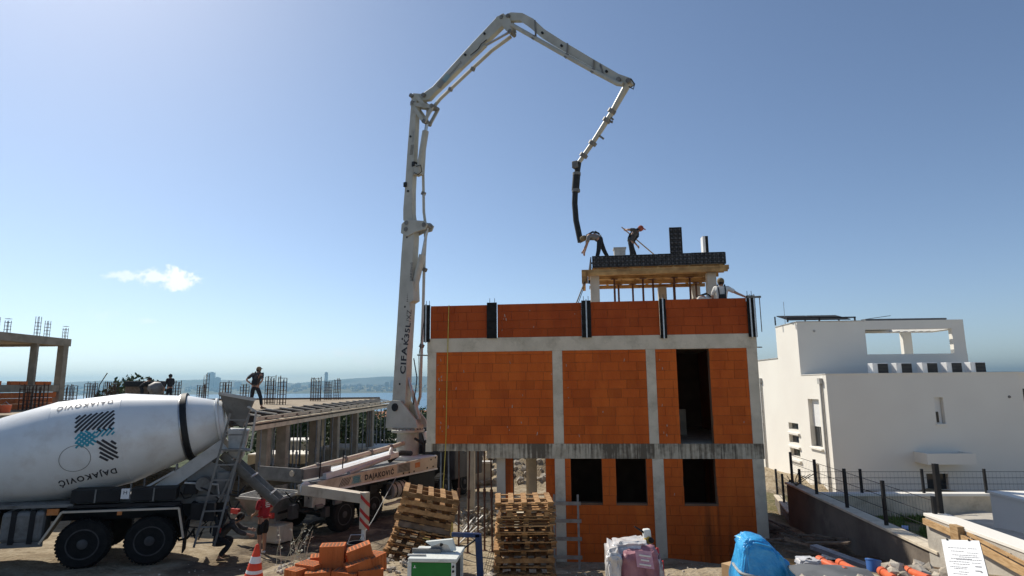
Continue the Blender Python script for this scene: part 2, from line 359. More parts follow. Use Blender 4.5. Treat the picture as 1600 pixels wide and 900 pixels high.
def ground_z(x, y):
    x = np.asarray(x, float); y = np.asarray(y, float)
    d2 = (x[..., None] - CPa[:, 0])**2 + (y[..., None] - CPa[:, 1])**2 + .12
    wgt = d2 ** -2.2
    z = (wgt * CPa[:, 2]).sum(-1) / wgt.sum(-1)
    prof = np.interp(y, [-300, 30, 45, 70, 120, 300, 700, 900], [0, 0, -2.5, -4.2, -6.5, -15, -32, -36])
    k = np.clip((y - 36) / 14, 0, 1)
    return z * (1 - k) + prof * k
def gz(x, y): return float(ground_z(np.array([x]), np.array([y]))[0])

def axis(lo, hi, step, far_lo, far_hi):
    a = list(np.arange(lo, hi + 1e-6, step)); s = step
    while a[-1] < far_hi: s *= 1.28; a.append(min(a[-1] + s, far_hi))
    s = step
    while a[0] > far_lo: s *= 1.28; a.insert(0, max(a[0] - s, far_lo))
    return np.array(a)
gx = axis(-15, 15, .16, -11500, 11500); gy = axis(7, 28, .16, -250, 900)
GX, GY = np.meshgrid(gx, gy)
GZ = ground_z(GX, GY)
for j in range(len(gy)):
    for i in range(len(gx)):
        x, y = gx[i], gy[j]
        if -30 < x < 30 and 0 < y < 60:
            a = .03
            if y < 12.6 and x > -6: a = .055
            if y > 29: a = .30
            if 6.2 < x < 8 and 9.5 < y < 20: a = .09
            if x > 8.2 and y < 20: a = .02
            if -3 < x < 7 and 16.6 < y < 24: a = .012
            GZ[j, i] += a * (noise.noise((x * 1.1, y * 1.1, 3)) + .7 * noise.noise((x * 3.1, y * 3.1, 7)) + .5 * noise.noise((x * 7, y * 7, 1)))
ny, nx = GX.shape
vs = np.stack([GX.ravel(), GY.ravel(), GZ.ravel()], 1)
idx = np.arange(nx * ny).reshape(ny, nx)
fs = np.stack([idx[:-1, :-1].ravel(), idx[:-1, 1:].ravel(), idx[1:, 1:].ravel(), idx[1:, :-1].ravel()], 1)
me = bpy.data.meshes.new('ground'); me.from_pydata(vs.tolist(), [], fs.tolist())
me.polygons.foreach_set('use_smooth', [True] * len(me.polygons))
# ground material: pale limestone sand, brown soil patches, painted shade by the trucks, small stones; scrub green far down the slope
gm = bpy.data.materials.new('site_soil'); gm.use_nodes = True
t = gm.node_tree; b = t.nodes['Principled BSDF']; b.inputs['Roughness'].default_value = .95; b.inputs['Specular IOR Level'].default_value = .15
geo = t.nodes.new('ShaderNodeNewGeometry')
def gn(scale, detail=6, rough=.6):
    n = t.nodes.new('ShaderNodeTexNoise'); n.inputs['Scale'].default_value = scale; n.inputs['Detail'].default_value = detail; n.inputs['Roughness'].default_value = rough
    t.links.new(geo.outputs['Position'], n.inputs['Vector']); return n.outputs['Fac']
def gramp(fac, stops):
    r = t.nodes.new('ShaderNodeValToRGB'); e = r.color_ramp.elements
    while len(e) < len(stops): e.new(.5)
    for el, (p, c) in zip(e, stops): el.position = p; el.color = (*c, 1)
    t.links.new(fac, r.inputs[0]); return r.outputs[0]
def gmix(f, a, bb):
    n = t.nodes.new('ShaderNodeMix'); n.data_type = 'RGBA'
    t.links.new(f, n.inputs[0]); t.links.new(a, n.inputs[6]); t.links.new(bb, n.inputs[7]); return n.outputs[2]
def grange(v, a, bb):
    n = t.nodes.new('ShaderNodeMapRange'); n.inputs[1].default_value = a; n.inputs[2].default_value = bb; t.links.new(v, n.inputs[0]); return n.outputs[0]
sand = gramp(gn(2.6, 9, .7), [(.30, (.17, .125, .075)), (.48, (.33, .265, .175)), (.7, (.46, .39, .28))])
soil = gramp(gn(5, 9, .75), [(.3, (.055, .038, .025)), (.7, (.17, .115, .07))])
sx = t.nodes.new('ShaderNodeSeparateXYZ'); t.links.new(geo.outputs['Position'], sx.inputs[0])
# brown topsoil fill between the house and the fence wall
a1 = grange(sx.outputs[0], 5.3, 6.5); a2 = grange(sx.outputs[1], 9.2, 11); a3 = grange(sx.outputs[0], 8.0, 7.7)
mm = t.nodes.new('ShaderNodeMath'); mm.operation = 'MULTIPLY'; t.links.new(a1, mm.inputs[0]); t.links.new(a2, mm.inputs[1])
mm2 = t.nodes.new('ShaderNodeMath'); mm2.operation = 'MULTIPLY'; t.links.new(mm.outputs[0], mm2.inputs[0]); t.links.new(a3, mm2.inputs[1])
c = gmix(mm2.outputs[0], sand, soil)
b1 = grange(sx.outputs[0], -4.6, -6.2); b2 = grange(sx.outputs[1], 14.0, 13.2)  # brown-grey road soil, darkened further to paint in the mixer's shade
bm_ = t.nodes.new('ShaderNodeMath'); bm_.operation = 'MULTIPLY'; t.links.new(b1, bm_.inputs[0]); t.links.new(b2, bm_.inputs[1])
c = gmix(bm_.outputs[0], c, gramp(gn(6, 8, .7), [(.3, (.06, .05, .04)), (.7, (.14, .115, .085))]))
d1 = grange(sx.outputs[0], -8.2, -7.4); d2 = grange(sx.outputs[0], -2.4, -3.2); d3 = grange(sx.outputs[1], 13.2, 14.2); d4 = grange(sx.outputs[1], 25, 23)  # pump truck's shadow painted as a dark tone of the ground
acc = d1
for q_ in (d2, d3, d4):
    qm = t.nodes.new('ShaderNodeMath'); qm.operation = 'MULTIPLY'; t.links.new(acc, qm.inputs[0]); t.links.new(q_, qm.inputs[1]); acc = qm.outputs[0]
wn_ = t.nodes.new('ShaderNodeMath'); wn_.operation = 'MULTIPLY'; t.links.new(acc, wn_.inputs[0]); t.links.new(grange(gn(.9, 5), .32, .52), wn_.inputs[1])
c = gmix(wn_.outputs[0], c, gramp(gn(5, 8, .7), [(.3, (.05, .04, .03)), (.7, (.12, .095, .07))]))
b3 = grange(sx.outputs[0], 8.0, 8.4); b4 = grange(sx.outputs[1], 12.0, 12.6); b5 = grange(sx.outputs[0], 11.5, 11.2)
bq = t.nodes.new('ShaderNodeMath'); bq.operation = 'MULTIPLY'; t.links.new(b3, bq.inputs[0]); t.links.new(b4, bq.inputs[1])
bw_ = t.nodes.new('ShaderNodeMath'); bw_.operation = 'MULTIPLY'; t.links.new(bq.outputs[0], bw_.inputs[0]); t.links.new(b5, bw_.inputs[1])
c = gmix(bw_.outputs[0], c, gramp(gn(4, 8, .7), [(.35, (.10, .10, .035)), (.6, (.24, .20, .11))]))
patch = grange(gn(.45, 4), .52, .66); c = gmix(patch, c, gramp(gn(9, 6), [(.3, (.14, .10, .06)), (.7, (.30, .235, .155))]))
scrub = gramp(gn(.12, 8, .7), [(.35, (.035, .05, .02)), (.55, (.075, .09, .04)), (.68, (.22, .19, .13))])
c = gmix(grange(sx.outputs[1], 42, 60), c, scrub)
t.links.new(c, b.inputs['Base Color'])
v = t.nodes.new('ShaderNodeTexVoronoi'); v.inputs['Scale'].default_value = 11; t.links.new(geo.outputs['Position'], v.inputs['Vector'])
ad = t.nodes.new('ShaderNodeMath'); ad.operation = 'ADD'; t.links.new(gn(14, 8, .7), ad.inputs[0]); t.links.new(v.outputs['Distance'], ad.inputs[1])
bp = t.nodes.new('ShaderNodeBump'); bp.inputs['Strength'].default_value = .6; bp.inputs['Distance'].default_value = .05
t.links.new(ad.outputs[0], bp.inputs['Height']); t.links.new(bp.outputs[0], b.inputs['Normal'])
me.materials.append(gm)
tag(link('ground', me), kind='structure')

# sea, far shore, mountains
sm = bpy.data.materials.new('sea_water'); sm.use_nodes = True
b = sm.node_tree.nodes['Principled BSDF']; b.inputs['Base Color'].default_value = (.02, .10, .17, 1); b.inputs['Roughness'].default_value = .28
n = sm.node_tree.nodes.new('ShaderNodeTexNoise'); n.inputs['Scale'].default_value = .06; n.inputs['Detail'].default_value = 6
g = sm.node_tree.nodes.new('ShaderNodeNewGeometry'); sm.node_tree.links.new(g.outputs['Position'], n.inputs['Vector'])
bp = sm.node_tree.nodes.new('ShaderNodeBump'); bp.inputs['Strength'].default_value = .5; bp.inputs['Distance'].default_value = 2
sm.node_tree.links.new(n.outputs['Fac'], bp.inputs['Height']); sm.node_tree.links.new(bp.outputs[0], b.inputs['Normal'])
s = MB(); s.quad((-11800, 480, -30), (11800, 480, -30), (11800, 10800, -30), (-11800, 10800, -30))
tag(s.build('sea', sm), kind='structure')

def land(name, y0, y1, xs, hf, m, rows=9):
    v, f = [], []
    for j in range(rows + 1):
        q = j / rows; y = y0 + (y1 - y0) * q
        for x in xs:
            v.append((x, y + 90 * noise.noise((x * .004, j, 5)), -31 + hf(x, q) * math.sin(min(1, q * 1.25) * math.pi / 2) if q > 0 else -32))
    n = len(xs)
    for j in range(rows):
        for i in range(n - 1): f.append((j*n + i, j*n + i + 1, (j+1)*n + i + 1, (j+1)*n + i))
    b = MB(); b.add(v, f); o = b.build(name, m, smooth=True); tag(o, kind='structure'); return o
M['shore'] = mat('shore_scrub', (.05, .07, .035), (.17, .155, .11), scale=.012, rough=.95)
M['mount'] = mat('mountain_rock', (.10, .11, .08), (.20, .19, .16), scale=.002, rough=.95)
land('far_shore', 3750, 5200, list(np.linspace(-6500, 6500, 180)),
     lambda x, q: 22 + 30 * q + 16 * noise.noise((x * .0016, q * 2, 1)) + 8 * noise.noise((x * .007, q * 4, 2)), M['shore'])
def mh(x, q):
    px = 800 + 950 * x / 7000
    base = float(np.interp(px, [-600, 0, 150, 420, 460, 520, 600, 700, 900, 1200, 1500, 1700, 2200], [120, 120, 90, 110, 170, 225, 275, 250, 190, 190, 255, 260, 200]))
    return (base * .60) + 12 * noise.noise((x * .001, 1, 4)) + 8 * noise.noise((x * .004, 1, 9)) - (1 - q) * 40
land('mountains', 6600, 7400, list(np.linspace(-11000, 11000, 260)), mh, M['mount'])
def hh(x, q):
    px = 800 + 950 * x / 5700
    return float(np.interp(px, [-400, 90, 130, 160, 200, 250, 300, 345, 420, 480], [70, 78, 84, 88, 84, 82, 92, 86, 66, 20])) + 5 * noise.noise((x * .005, q, 4)) + 31
land('inland_hills', 5300, 6000, list(np.linspace(-6800, -1950, 120)), hh, M['mount'])

# distant town: tall blocks one can tell apart, the rest as one mass of small houses
spots = [(203, 594, 12), (331, 582, 9), (340, 590, 8), (443, 596, 7), (466, 599, 8), (372, 597, 9), (510, 582, 4.5), (561, 600, 6), (575, 601, 5), (605, 597, 6), (613, 595, 6), (486, 600, 7)]
words_ = ['wide block on the hilltop left of the dark tree', 'tallest slim tower of the far town', 'tower just beside the tallest slim tower', 'block seen past the striding worker', 'low block over the bay shore',
          'block between the rebar cages and the striding worker', 'thin needle tower over the bay', 'small block on the bay headland', 'twin small block on the bay headland', 'first of two towers close to the pump boom', 'second of two towers close to the pump boom', 'squat block behind the middle rebar cage']
for (px, py, wd), wl in zip(spots, words_):
    p = at(px, py, 4650); wm_ = wd / 950 * 4650
    tb = thing('tower_block', 'hazy pale ' + wl, 'building', (p.x, p.y, 0), group='tower blocks of the far town')
    MB().span((-wm_/2, -wm_/3, -20), (wm_/2, wm_/3, p.z)).build('wall', M['far_build'], tb)
    MB().span((-wm_/5, -wm_/5, p.z), (wm_/5, wm_/5, p.z + 4)).build('roof_plant', M['far_build'], tb)
b = MB()
for k in range(900):
    x = random.uniform(-4200, 900); y = random.uniform(3950, 5000); q = (y - 3750) / 1450
    z = -31 + (22 + 30 * q + 16 * noise.noise((x * .0016, q * 2, 1)) + 8 * noise.noise((x * .007, q * 4, 2))) * math.sin(min(1, q * 1.25) * math.pi / 2)
    h = random.choice([6, 8, 9, 12, 16]); ww = random.uniform(10, 34)
    b.box((x, y, z + h / 2 - 2), (ww, 14, h + 4), (0, 0, random.uniform(0, 3)))
tag(b.build('distant_houses', M['far_build']), kind='stuff')

# ---------------------------------------------------------------- trees below the site
def leaf_cards(b, c, rad, n, size, rng, flat=.8):
    for _ in range(n):
        d = Vector((rng.gauss(0, 1), rng.gauss(0, 1), rng.gauss(0, 1))).normalized() * (rng.random() ** .4)
        p = Vector(c) + Vector((d.x * rad, d.y * rad, d.z * rad * flat))
        a = Vector((rng.gauss(0, 1), rng.gauss(0, 1), rng.gauss(0, .8))).normalized(); bb = a.orthogonal().normalized()
        s = size * rng.uniform(.6, 1.3); bb = Matrix.Rotation(rng.random() * 6, 3, a) @ bb; cc = a.cross(bb)
        b.add([p - bb * s, p - cc * s * .5, p + bb * s, p + cc * s * .5], [(0, 1, 2, 3)])
def tree_meshes(seed, h, r):
    rng = random.Random(seed); t_, c_ = MB(), MB()
    t_.tube([(0, 0, -1), (.1, .05, h * .3), (.15, -.1, h * .62)], [.24, .18, .09], 7)
    for k in range(9):
        a = k * 2.4 + rng.random(); rr = r * rng.uniform(.35, .8); zz = h * rng.uniform(.45, .9)
        e = (math.cos(a) * rr, math.sin(a) * rr, zz)
        t_.tube([(.1, 0, h * rng.uniform(.25, .5)), (e[0] * .5, e[1] * .5, zz * .8), e], [.09, .06, .03], 5)
        leaf_cards(c_, e, r * rng.uniform(.35, .6), 330, .10 + .02 * r, rng)
    leaf_cards(c_, (0, 0, h * .8), r * .6, 420, .11 + .02 * r, rng)
    return t_.mesh('trunk', M['bark'], True), c_.mesh('crown', M['leaf'])
TM = [tree_meshes(3, 6.5, 2.6), tree_meshes(8, 5, 3.0), tree_meshes(14, 8, 2.4)]
tree_spots = [(505, 668, 60, 0), (527, 663, 66, 1), (548, 660, 58, 2), (566, 666, 70, 1), (585, 661, 62, 0), (600, 668, 55, 1), (480, 668, 64, 2), (462, 662, 58, 0), (438, 668, 66, 1),
              (536, 676, 48, 1), (592, 678, 50, 0), (652, 652, 95, 1), (661, 660, 80, 0), (643, 664, 74, 1), (575, 652, 110, 0), (515, 650, 120, 1), (628, 655, 120, 2), (672, 655, 105, 2)]
for k, (px, py, Y, v) in enumerate(tree_spots):
    p = at(px, py, Y); z = gz(p.x, p.y); hh_ = [6.5, 5, 8][v]
    s = max(.6, (p.z - z + 1.2) / hh_)
    tr = thing('leafy_tree', 'green tree of the grove below the concrete deck' if px < 612 else 'green tree between the pump boom and the brick house', 'tree', (p.x, p.y, z), (0, 0, k * 1.3), 'trees on the slope below the site')
    tr.scale = (s, s, s)
    link('trunk', TM[v][0], tr); link('crown', TM[v][1], tr)
p = at(222, 596, 52); z = gz(p.x, p.y)
tr = thing('leafy_tree', 'dark round tree behind the far deck workers at the skyline', 'tree', (p.x, p.y, z)); s = (p.z - z + .5) / 6.5; tr.scale = (s, s, s)
link('trunk', TM[0][0], tr); link('crown', TM[0][1], tr)
# houses down the slope
for px, py, Y, wd, lab in ((655, 573 + 92, 130, 14, 'low white house with orange roof seen right of the boom foot'), (560, 668, 150, 16, 'low white house with orange roof under the deck among trees')):
    p = at(px, py, Y); z = gz(p.x, p.y)
    hs = thing('slope_house', lab, 'house', (p.x, p.y, z), (0, 0, .3))
    MB().span((-wd/2, -5, -2), (wd/2, 5, 4.5)).build('wall', M['white_wall'], hs)
    MB().prism([(-wd/2 - .5, -5.6, 4.5), (-wd/2 - .5, 5.6, 4.5), (-wd/2 - .5, 0, 6.8)], (wd + 1, 0, 0)).build('roof', M['roof_tile'], hs)
    for k in range(3): MB().span((-wd/3 + k * wd/3 - .6, -5.04, 1.4), (-wd/3 + k * wd/3 + .6, -4.98, 3.2)).build('window', M['glass'], hs)

# haze: one closed box of even, thin air
HZ = 1.4e-4
hm = bpy.data.materials.new('haze_air'); hm.use_nodes = True; hm.node_tree.nodes.clear()
o_ = hm.node_tree.nodes.new('ShaderNodeOutputMaterial'); pv = hm.node_tree.nodes.new('ShaderNodeVolumePrincipled')
pv.inputs['Color'].default_value = (.27, .50, .67, 1); pv.inputs['Density'].default_value = HZ; pv.inputs['Anisotropy'].default_value = .56
hm.node_tree.links.new(pv.outputs[0], o_.inputs['Volume'])
b = MB(); b.span((-12000, -300, -40), (12000, 11000, 225)); hz = b.build('haze', hm); tag(hz, kind='stuff')

# ================================================================ THE BRICK HOUSE
HO, HA = Vector((-2.455, 17.745, 0)), R(-5.5)
house = thing('unfinished_house', 'unfinished orange clay-block house with bare concrete frame and dark openings', 'house', HO, (0, 0, HA))
HM = Matrix.Translation(HO) @ Matrix.Rotation(HA, 4, 'Z')
def hw(x, y, z): return HM @ Vector((x, y, z))
DEP = 7.0
for a, bb in ((-.02, .24), (3.60, 3.88), (6.22, 6.48), (8.97, 9.25)):
    MB().span((a, 0, 3.10), (bb, .28, 5.68)).build('column', M['concrete'], house, bevel=.008)
MB().span((3.61, 0, -.3), (3.89, .28, 2.70)).build('column', M['concrete'], house, bevel=.008)
MB().span((6.27, 0, -.3), (6.57, .28, 2.70)).build('column', M['concrete'], house, bevel=.008)
MB().span((8.92, 0, -.3), (9.22, .28, 2.70)).build('column', M['concrete'], house, bevel=.008)
MB().span((1.95, .30, -.3), (2.20, .56, 2.70)).build('column', M['concrete_pale'], house, bevel=.008)
MB().span((2.62, 3.6, -.3), (2.88, 3.86, 2.70)).build('column', M['concrete'], house, bevel=.008)
MB().span((1.72, -.004, 2.70), (9.25, .30, 3.10)).build('beam', M['concrete_stain'], house, bevel=.006)
MB().span((.13, .02, 2.90), (1.72, .30, 3.10)).build('beam', M['concrete_stain'], house)
MB().span((-.04, -.002, 2.88), (.13, .30, 3.10)).build('beam', M['concrete'], house)
MB().span((-.03, -.003, 5.68), (9.26, .30, 6.08)).build('beam', M['concrete'], house, bevel=.006)
MB().span((-.02, .30, 2.88), (9.25, DEP, 3.08)).build('floor_slab', M['concrete'], house)
MB().span((-.02, .30, 5.88), (9.25, DEP, 6.08)).build('roof_slab', M['concrete'], house)
MB().span((1.9, .3, -.05), (9.2, DEP, .03)).build('ground_slab', M['concrete'], house)
# walls behind the front
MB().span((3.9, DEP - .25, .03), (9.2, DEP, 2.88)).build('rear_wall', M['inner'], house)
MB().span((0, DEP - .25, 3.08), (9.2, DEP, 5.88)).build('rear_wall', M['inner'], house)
MB().span((9.0, .30, .03), (9.24, DEP - .25, 2.88)).build('side_wall', M['brick'], house)
MB().span((9.0, .30, 3.08), (9.24, DEP - .25, 5.88)).build('side_wall', M['brick'], house)
MB().span((-.01, .30, 3.08), (.22, DEP - .25, 5.88)).build('side_wall', M['brick'], house)
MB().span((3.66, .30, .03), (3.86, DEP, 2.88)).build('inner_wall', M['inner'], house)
MB().span((-.02, DEP - .3, 2.6), (3.6, DEP, 2.88)).build('beam', M['concrete'], house)
for xx, yy in ((.0, DEP - .28), (2.3, DEP - .28)):
    MB().span((xx, yy, -.2), (xx + .28, yy + .28, 2.6)).build('column', M['concrete'], house)
# parapet at the sides and rear
MB().span((9.02, .30, 6.08), (9.24, DEP, 7.02)).build('parapet', M['brick'], house)
MB().span((-.01, .30, 6.08), (.22, DEP, 7.0)).build('parapet', M['brick'], house)
# door-opening: pale block added low inside to stand for reflected light
MB().span((7.3, 3.2, 3.09), (7.8, 3.5, 3.9)).build('inner_wall', M['concrete'], house)

# bricks, one by one: (x0, x1, z0, z1, openings)
uni = MB().box((0, 0, 0), (1, 1, 1)).mesh('brick', M['brick'])
uni_p = MB().box((0, 0, 0), (1, 1, 1)).mesh('brick', M['brick_parapet'])
BH = .249
bays = [(.24, 3.60, 3.10, 5.68, []), (3.88, 6.22, 3.10, 5.68, []), (6.48, 8.97, 3.10, 5.68, [(7.06, 7.95, 3.0, 5.68)]),
        (.06, 1.72, 6.08, 7.04, []), (2.03, 4.46, 6.08, 7.05, []), (4.73, 6.65, 6.08, 7.06, []), (6.84, 9.05, 6.08, 7.08, []),
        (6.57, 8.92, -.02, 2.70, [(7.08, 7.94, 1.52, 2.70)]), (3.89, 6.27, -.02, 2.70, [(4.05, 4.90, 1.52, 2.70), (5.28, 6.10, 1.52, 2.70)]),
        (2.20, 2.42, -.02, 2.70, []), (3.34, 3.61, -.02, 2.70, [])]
all_b = []
rb = random.Random(5)
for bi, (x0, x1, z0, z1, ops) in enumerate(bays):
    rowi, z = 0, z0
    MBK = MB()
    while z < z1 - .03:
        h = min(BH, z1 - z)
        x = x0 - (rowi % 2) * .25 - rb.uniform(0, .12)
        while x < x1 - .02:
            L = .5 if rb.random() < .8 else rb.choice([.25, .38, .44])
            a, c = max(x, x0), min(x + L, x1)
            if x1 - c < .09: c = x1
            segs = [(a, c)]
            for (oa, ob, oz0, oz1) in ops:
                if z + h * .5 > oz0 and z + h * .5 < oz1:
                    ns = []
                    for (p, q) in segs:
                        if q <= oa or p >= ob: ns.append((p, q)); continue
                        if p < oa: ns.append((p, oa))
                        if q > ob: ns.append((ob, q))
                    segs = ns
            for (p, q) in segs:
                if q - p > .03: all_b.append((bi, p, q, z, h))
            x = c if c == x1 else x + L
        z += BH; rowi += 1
    # mortar core behind the blocks
    zz = sorted({z0, z1} | {v for o in ops for v in (max(o[2], z0), min(o[3], z1))})
    yb = .33 if bi >= 9 else .03
    for q in range(len(zz) - 1):
        mz = (zz[q] + zz[q + 1]) / 2; xs_ = [(x0, x1)]
        for (oa, ob, oz0, oz1) in ops:
            if oz0 < mz < oz1: xs_ = [s_ for (p, r_) in xs_ for s_ in ((p, min(r_, oa)), (max(p, ob), r_)) if s_[1] - s_[0] > .01]
        for (p, r_) in xs_: MBK.span((p, yb, zz[q]), (r_, yb + .22, zz[q + 1]))
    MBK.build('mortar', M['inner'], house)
order = all_b
single, rest = order[:300], order[300:]
def brick_geom(bi, p, q, z, h):
    yo = .30 if bi >= 9 else 0
    off = rb.uniform(.001, .008)
    return ((p + q) / 2, yo + off + .1, z + h / 2), (q - p - .007, .2, h - .007)
for bk in single:
    c_, d_ = brick_geom(*bk)
    o = link('brick', uni_p if bk[0] in (3, 4, 5, 6) else uni, house); o.location = c_; o.scale = d_; o.rotation_euler = (0, 0, rb.uniform(-.004, .004))
b = MB()
for bk in rest: b.box(*brick_geom(*bk))
tag(b.build('bricks', M['brick'], house), kind='stuff')
# mortar smears on the face of the wall
sm_ = MB()
for k in range(46):
    bi = rb.choice([0, 0, 0, 1, 2, 4, 7]); x0, x1, z0, z1, _o = bays[bi]
    x = rb.choice([x0 + rb.uniform(.05, .3), rb.uniform(x0, x1)]); z = rb.uniform(z0 + .2, z1 - .2)
    if 7.0 < x < 8.0 and z > 1.4 and z < 5.7: continue
    hh_ = rb.uniform(.02, .09); sm_.box((x, .0, z), (rb.uniform(.008, .02), .006, hh_), (0, rb.uniform(-.3, .3), 0))
sm_.build('mortar_smears', M['concrete_pale'], house); house.children[-1]['kind'] = 'stuff'

# black column forms clamped over the parapet
def form_panel(x0, x1, z0, z1, lab, rails, ribs=True, y=-.05):
    t = thing('column_form', lab, 'formwork', hw((x0 + x1) / 2, 0, z0), (0, 0, HA), 'black column forms along the parapet')
    wd = x1 - x0; h = z1 - z0
    MB().span((-wd/2, y, 0), (wd/2, y + .045, h)).build('panel', M['formwork'], t, bevel=.006)
    if ribs:
        k = 0
        while .09 + k * .2 < h:
            MB().span((-wd/2 + .01, y - .02, .08 + k * .2), (wd/2 - .01, y, .10 + k * .2)).build('rib', M['formwork'], t); k += 1
    for rx in rails:
        MB().span((rx - .018, y - .05, -.02), (rx + .018, y - .02, h + .02)).build('rail', M['steel'] if rx != 0 or len(rails) else M['formwork'], t)
    for rx in (-wd/4, wd/4):
        MB().tube([(rx, y + .12, h - .05), (rx, y + .12, h + .14)], .008, 5).build('rebar_stub', M['rust'], t)
    return t
form_panel(-.13, .05, 5.98, 7.07, 'black column form at the parapet end above the pump truck', (-.02,))
form_panel(1.73, 2.02, 6.06, 7.10, 'plain black column form nearest the hanging yellow cord', ())
form_panel(4.46, 4.73, 6.04, 7.10, 'black column form under the hose end of the roof tower', (.0,))
form_panel(6.65, 6.83, 5.98, 7.10, 'narrow black column form with one grey rail below the roof tower', (.0,))
form_panel(9.05, 9.28, 5.98, 7.14, 'black column form at the parapet corner gripped by the worker', (-.04, .07))
# side return of the corner form
t = thing('waler_clamp', 'grey steel clamp on the parapet corner form', 'clamp', hw(9.33, .05, 7.06), (0, 0, HA))
MB().span((-.25, -.16, 0), (.1, -.1, .05)).build('clamp_bar', M['grey_paint'], t)
MB().tube([(.06, -.13, .06), (.06, -.13, -.95)], .012, 6).build('tie_rod', M['grey_paint'], t)

# yellow cord hanging down the front
b = MB(); b.tube([hw(.60, .02, 7.06), hw(.60, -.02, 6.9), hw(.57, -.03, 5.0), hw(.55, -.03, 3.2), hw(.50, -.03, 2.2), hw(.44, -.04, 1.2)], .012, 5)
tag(b.build('hanging_cord', M['yellow_rope']), 'thin yellow cord hanging down the brick front from the parapet', 'cord')
# small pipe stub on left and right columns
b = MB(); b.tube([hw(-.35, .1, 5.62), hw(-.02, .1, 5.6)], .02, 6); tag(b.build('pipe_stub', M['grey_paint']), 'short dark pipe poking out of the beam end beside the boom', 'pipe')
b = MB(); b.tube([hw(9.2, .1, 5.7), hw(9.42, .1, 5.7)], .015, 6); tag(b.build('rod_stub', M['rust']), 'short rod poking out of the beam end facing the white house', 'rod')

# ---------------------------------------------------------------- roof tower with its slab form
tw = thing('roof_tower', 'small concrete roof tower on columns carrying a timber slab form', 'tower', hw(7.0, 4.4, 6.08), (0, 0, HA))
def tl(x, y, z): return Vector((x - 7.0, y - 4.4, z - 6.08))
for x0, x1, y0, mt in ((4.84, 5.14, 2.95, 'concrete_pale'), (8.68, 8.98, 2.95, 'concrete_pale'), (4.95, 5.2, 5.7, 'concrete_pale'), (7.48, 7.78, 5.7, 'concrete_pale'), (8.74, 9.02, 5.7, 'concrete_pale')):
    MB().span(tl(x0, y0, 6.08), tl(x1, y0 + .28, 8.36)).build('column', M[mt], tw, bevel=.01)
MB().span(tl(4.95, 2.9, 8.62), tl(9.2, 6.2, 8.80)).build('slab', M['concrete'], tw)
MB().span(tl(4.93, 2.88, 8.592), tl(9.2, 6.1, 8.615)).build('plywood_deck', M['timber_form'], tw)
for k in range(9):
    x = 5.05 + k * .5
    MB().span(tl(x, 2.82, 8.49), tl(x + .08, 6.05, 8.59)).build('joist', M['timber_form'], tw)
for y, x0 in ((2.98, 4.7), (3.75, 4.8), (4.9, 4.9), (5.9, 4.9)):
    MB().span(tl(x0, y, 8.36), tl(9.25, y + .1, 8.487)).build('bearer', M['timber_form'], tw)
for z, y in ((8.36, 2.7), (8.47, 2.76)):
    MB().bar(tl(4.72, y, z), tl(9.3, y + .02, z + .03), .05, .10).build('edge_plank', M['timber_form'], tw)
MB().bar(tl(4.62, 2.6, 8.35), tl(4.7, 6.1, 8.4), .12, .16).build('edge_plank', M['timber_form'], tw)
MB().span(tl(4.55, 2.62, 8.05), tl(4.75, 2.75, 8.5)).build('bracket', M['timber_form'], tw)
MB().span(tl(9.05, 2.72, 8.42), tl(9.35, 2.9, 8.56)).build('bracket', M['timber_form'], tw)
# black edge-form panels: each with its egg-box bosses
def eggbox(x0, x1, z0, z1, y):
    t = MB().span(tl(x0, y, z0), tl(x1, y + .03, z1)).build('edge_form', M['formwork'], tw)
    f = MB(); nx_ = max(1, round((x1 - x0) / .13)); nz_ = max(1, round((z1 - z0) / .14))
    for i in range(nx_):
        for j in range(nz_):
            cx = x0 + (i + .5) * (x1 - x0) / nx_; cz = z0 + (j + .5) * (z1 - z0) / nz_
            f.lathe([(0, .058), (.05, .034)], tl(cx, y, cz), (0, -1, 0), 8)
    for i in range(nx_ + 1):
        cx = x0 + i * (x1 - x0) / nx_; f.span(tl(cx - .006, y - .04, z0), tl(cx + .006, y, z1))
    for j in range(nz_ + 1):
        cz = z0 + j * (z1 - z0) / nz_; f.span(tl(x0, y - .042, cz - .006), tl(x1, y, cz + .006))
    f.build('boss_grid', M['formwork_boss'], t)
M['formwork_boss'] = mat('black_form_boss', (.05, .05, .052), (.10, .10, .10), scale=6, rough=.45, spec=.4)
for k in range(4):
    eggbox(4.92 + k * 1.085, 4.92 + (k + 1) * 1.085 - .012, 8.60 + .008 * k, 8.98 + .006 * k, 2.80)
eggbox(7.50, 7.90, 8.99, 9.88, 2.79)
MB().span(tl(9.26, 2.8, 8.62), tl(9.29, 6.1, 9.0)).build('edge_form', M['formwork'], tw)
MB().span(tl(4.86, 2.83, 8.60), tl(4.89, 6.1, 8.97)).build('edge_form', M['formwork'], tw)
MB().span(tl(4.9, 6.12, 8.60), tl(9.27, 6.15, 8.97)).build('edge_form', M['formwork'], tw)
# stub column form on top; lit and shaded sides painted as white and black boards
MB().span(tl(8.93, 4.4, 8.80), tl(9.02, 4.75, 9.95)).build('column_form_board', M['white_plastic'], tw)
MB().span(tl(9.03, 4.4, 8.80), tl(9.12, 4.75, 9.95)).build('column_form_board', M['formwork'], tw)
t = thing('grey_tub', 'grey square tub standing on the tower slab between two workers', 'tub', hw(5.91, 3.7, 8.8), (0, 0, HA))
MB().prism([(-.17, -.17, 0), (.17, -.17, 0), (.2, -.2, .62), (-.2, -.2, .62)], (0, .36, 0)).build('shell', M['lightgrey_paint'], t)
MB().span((-.22, -.22, .58), (.22, .19, .63)).build('rim', M['lightgrey_paint'], t)
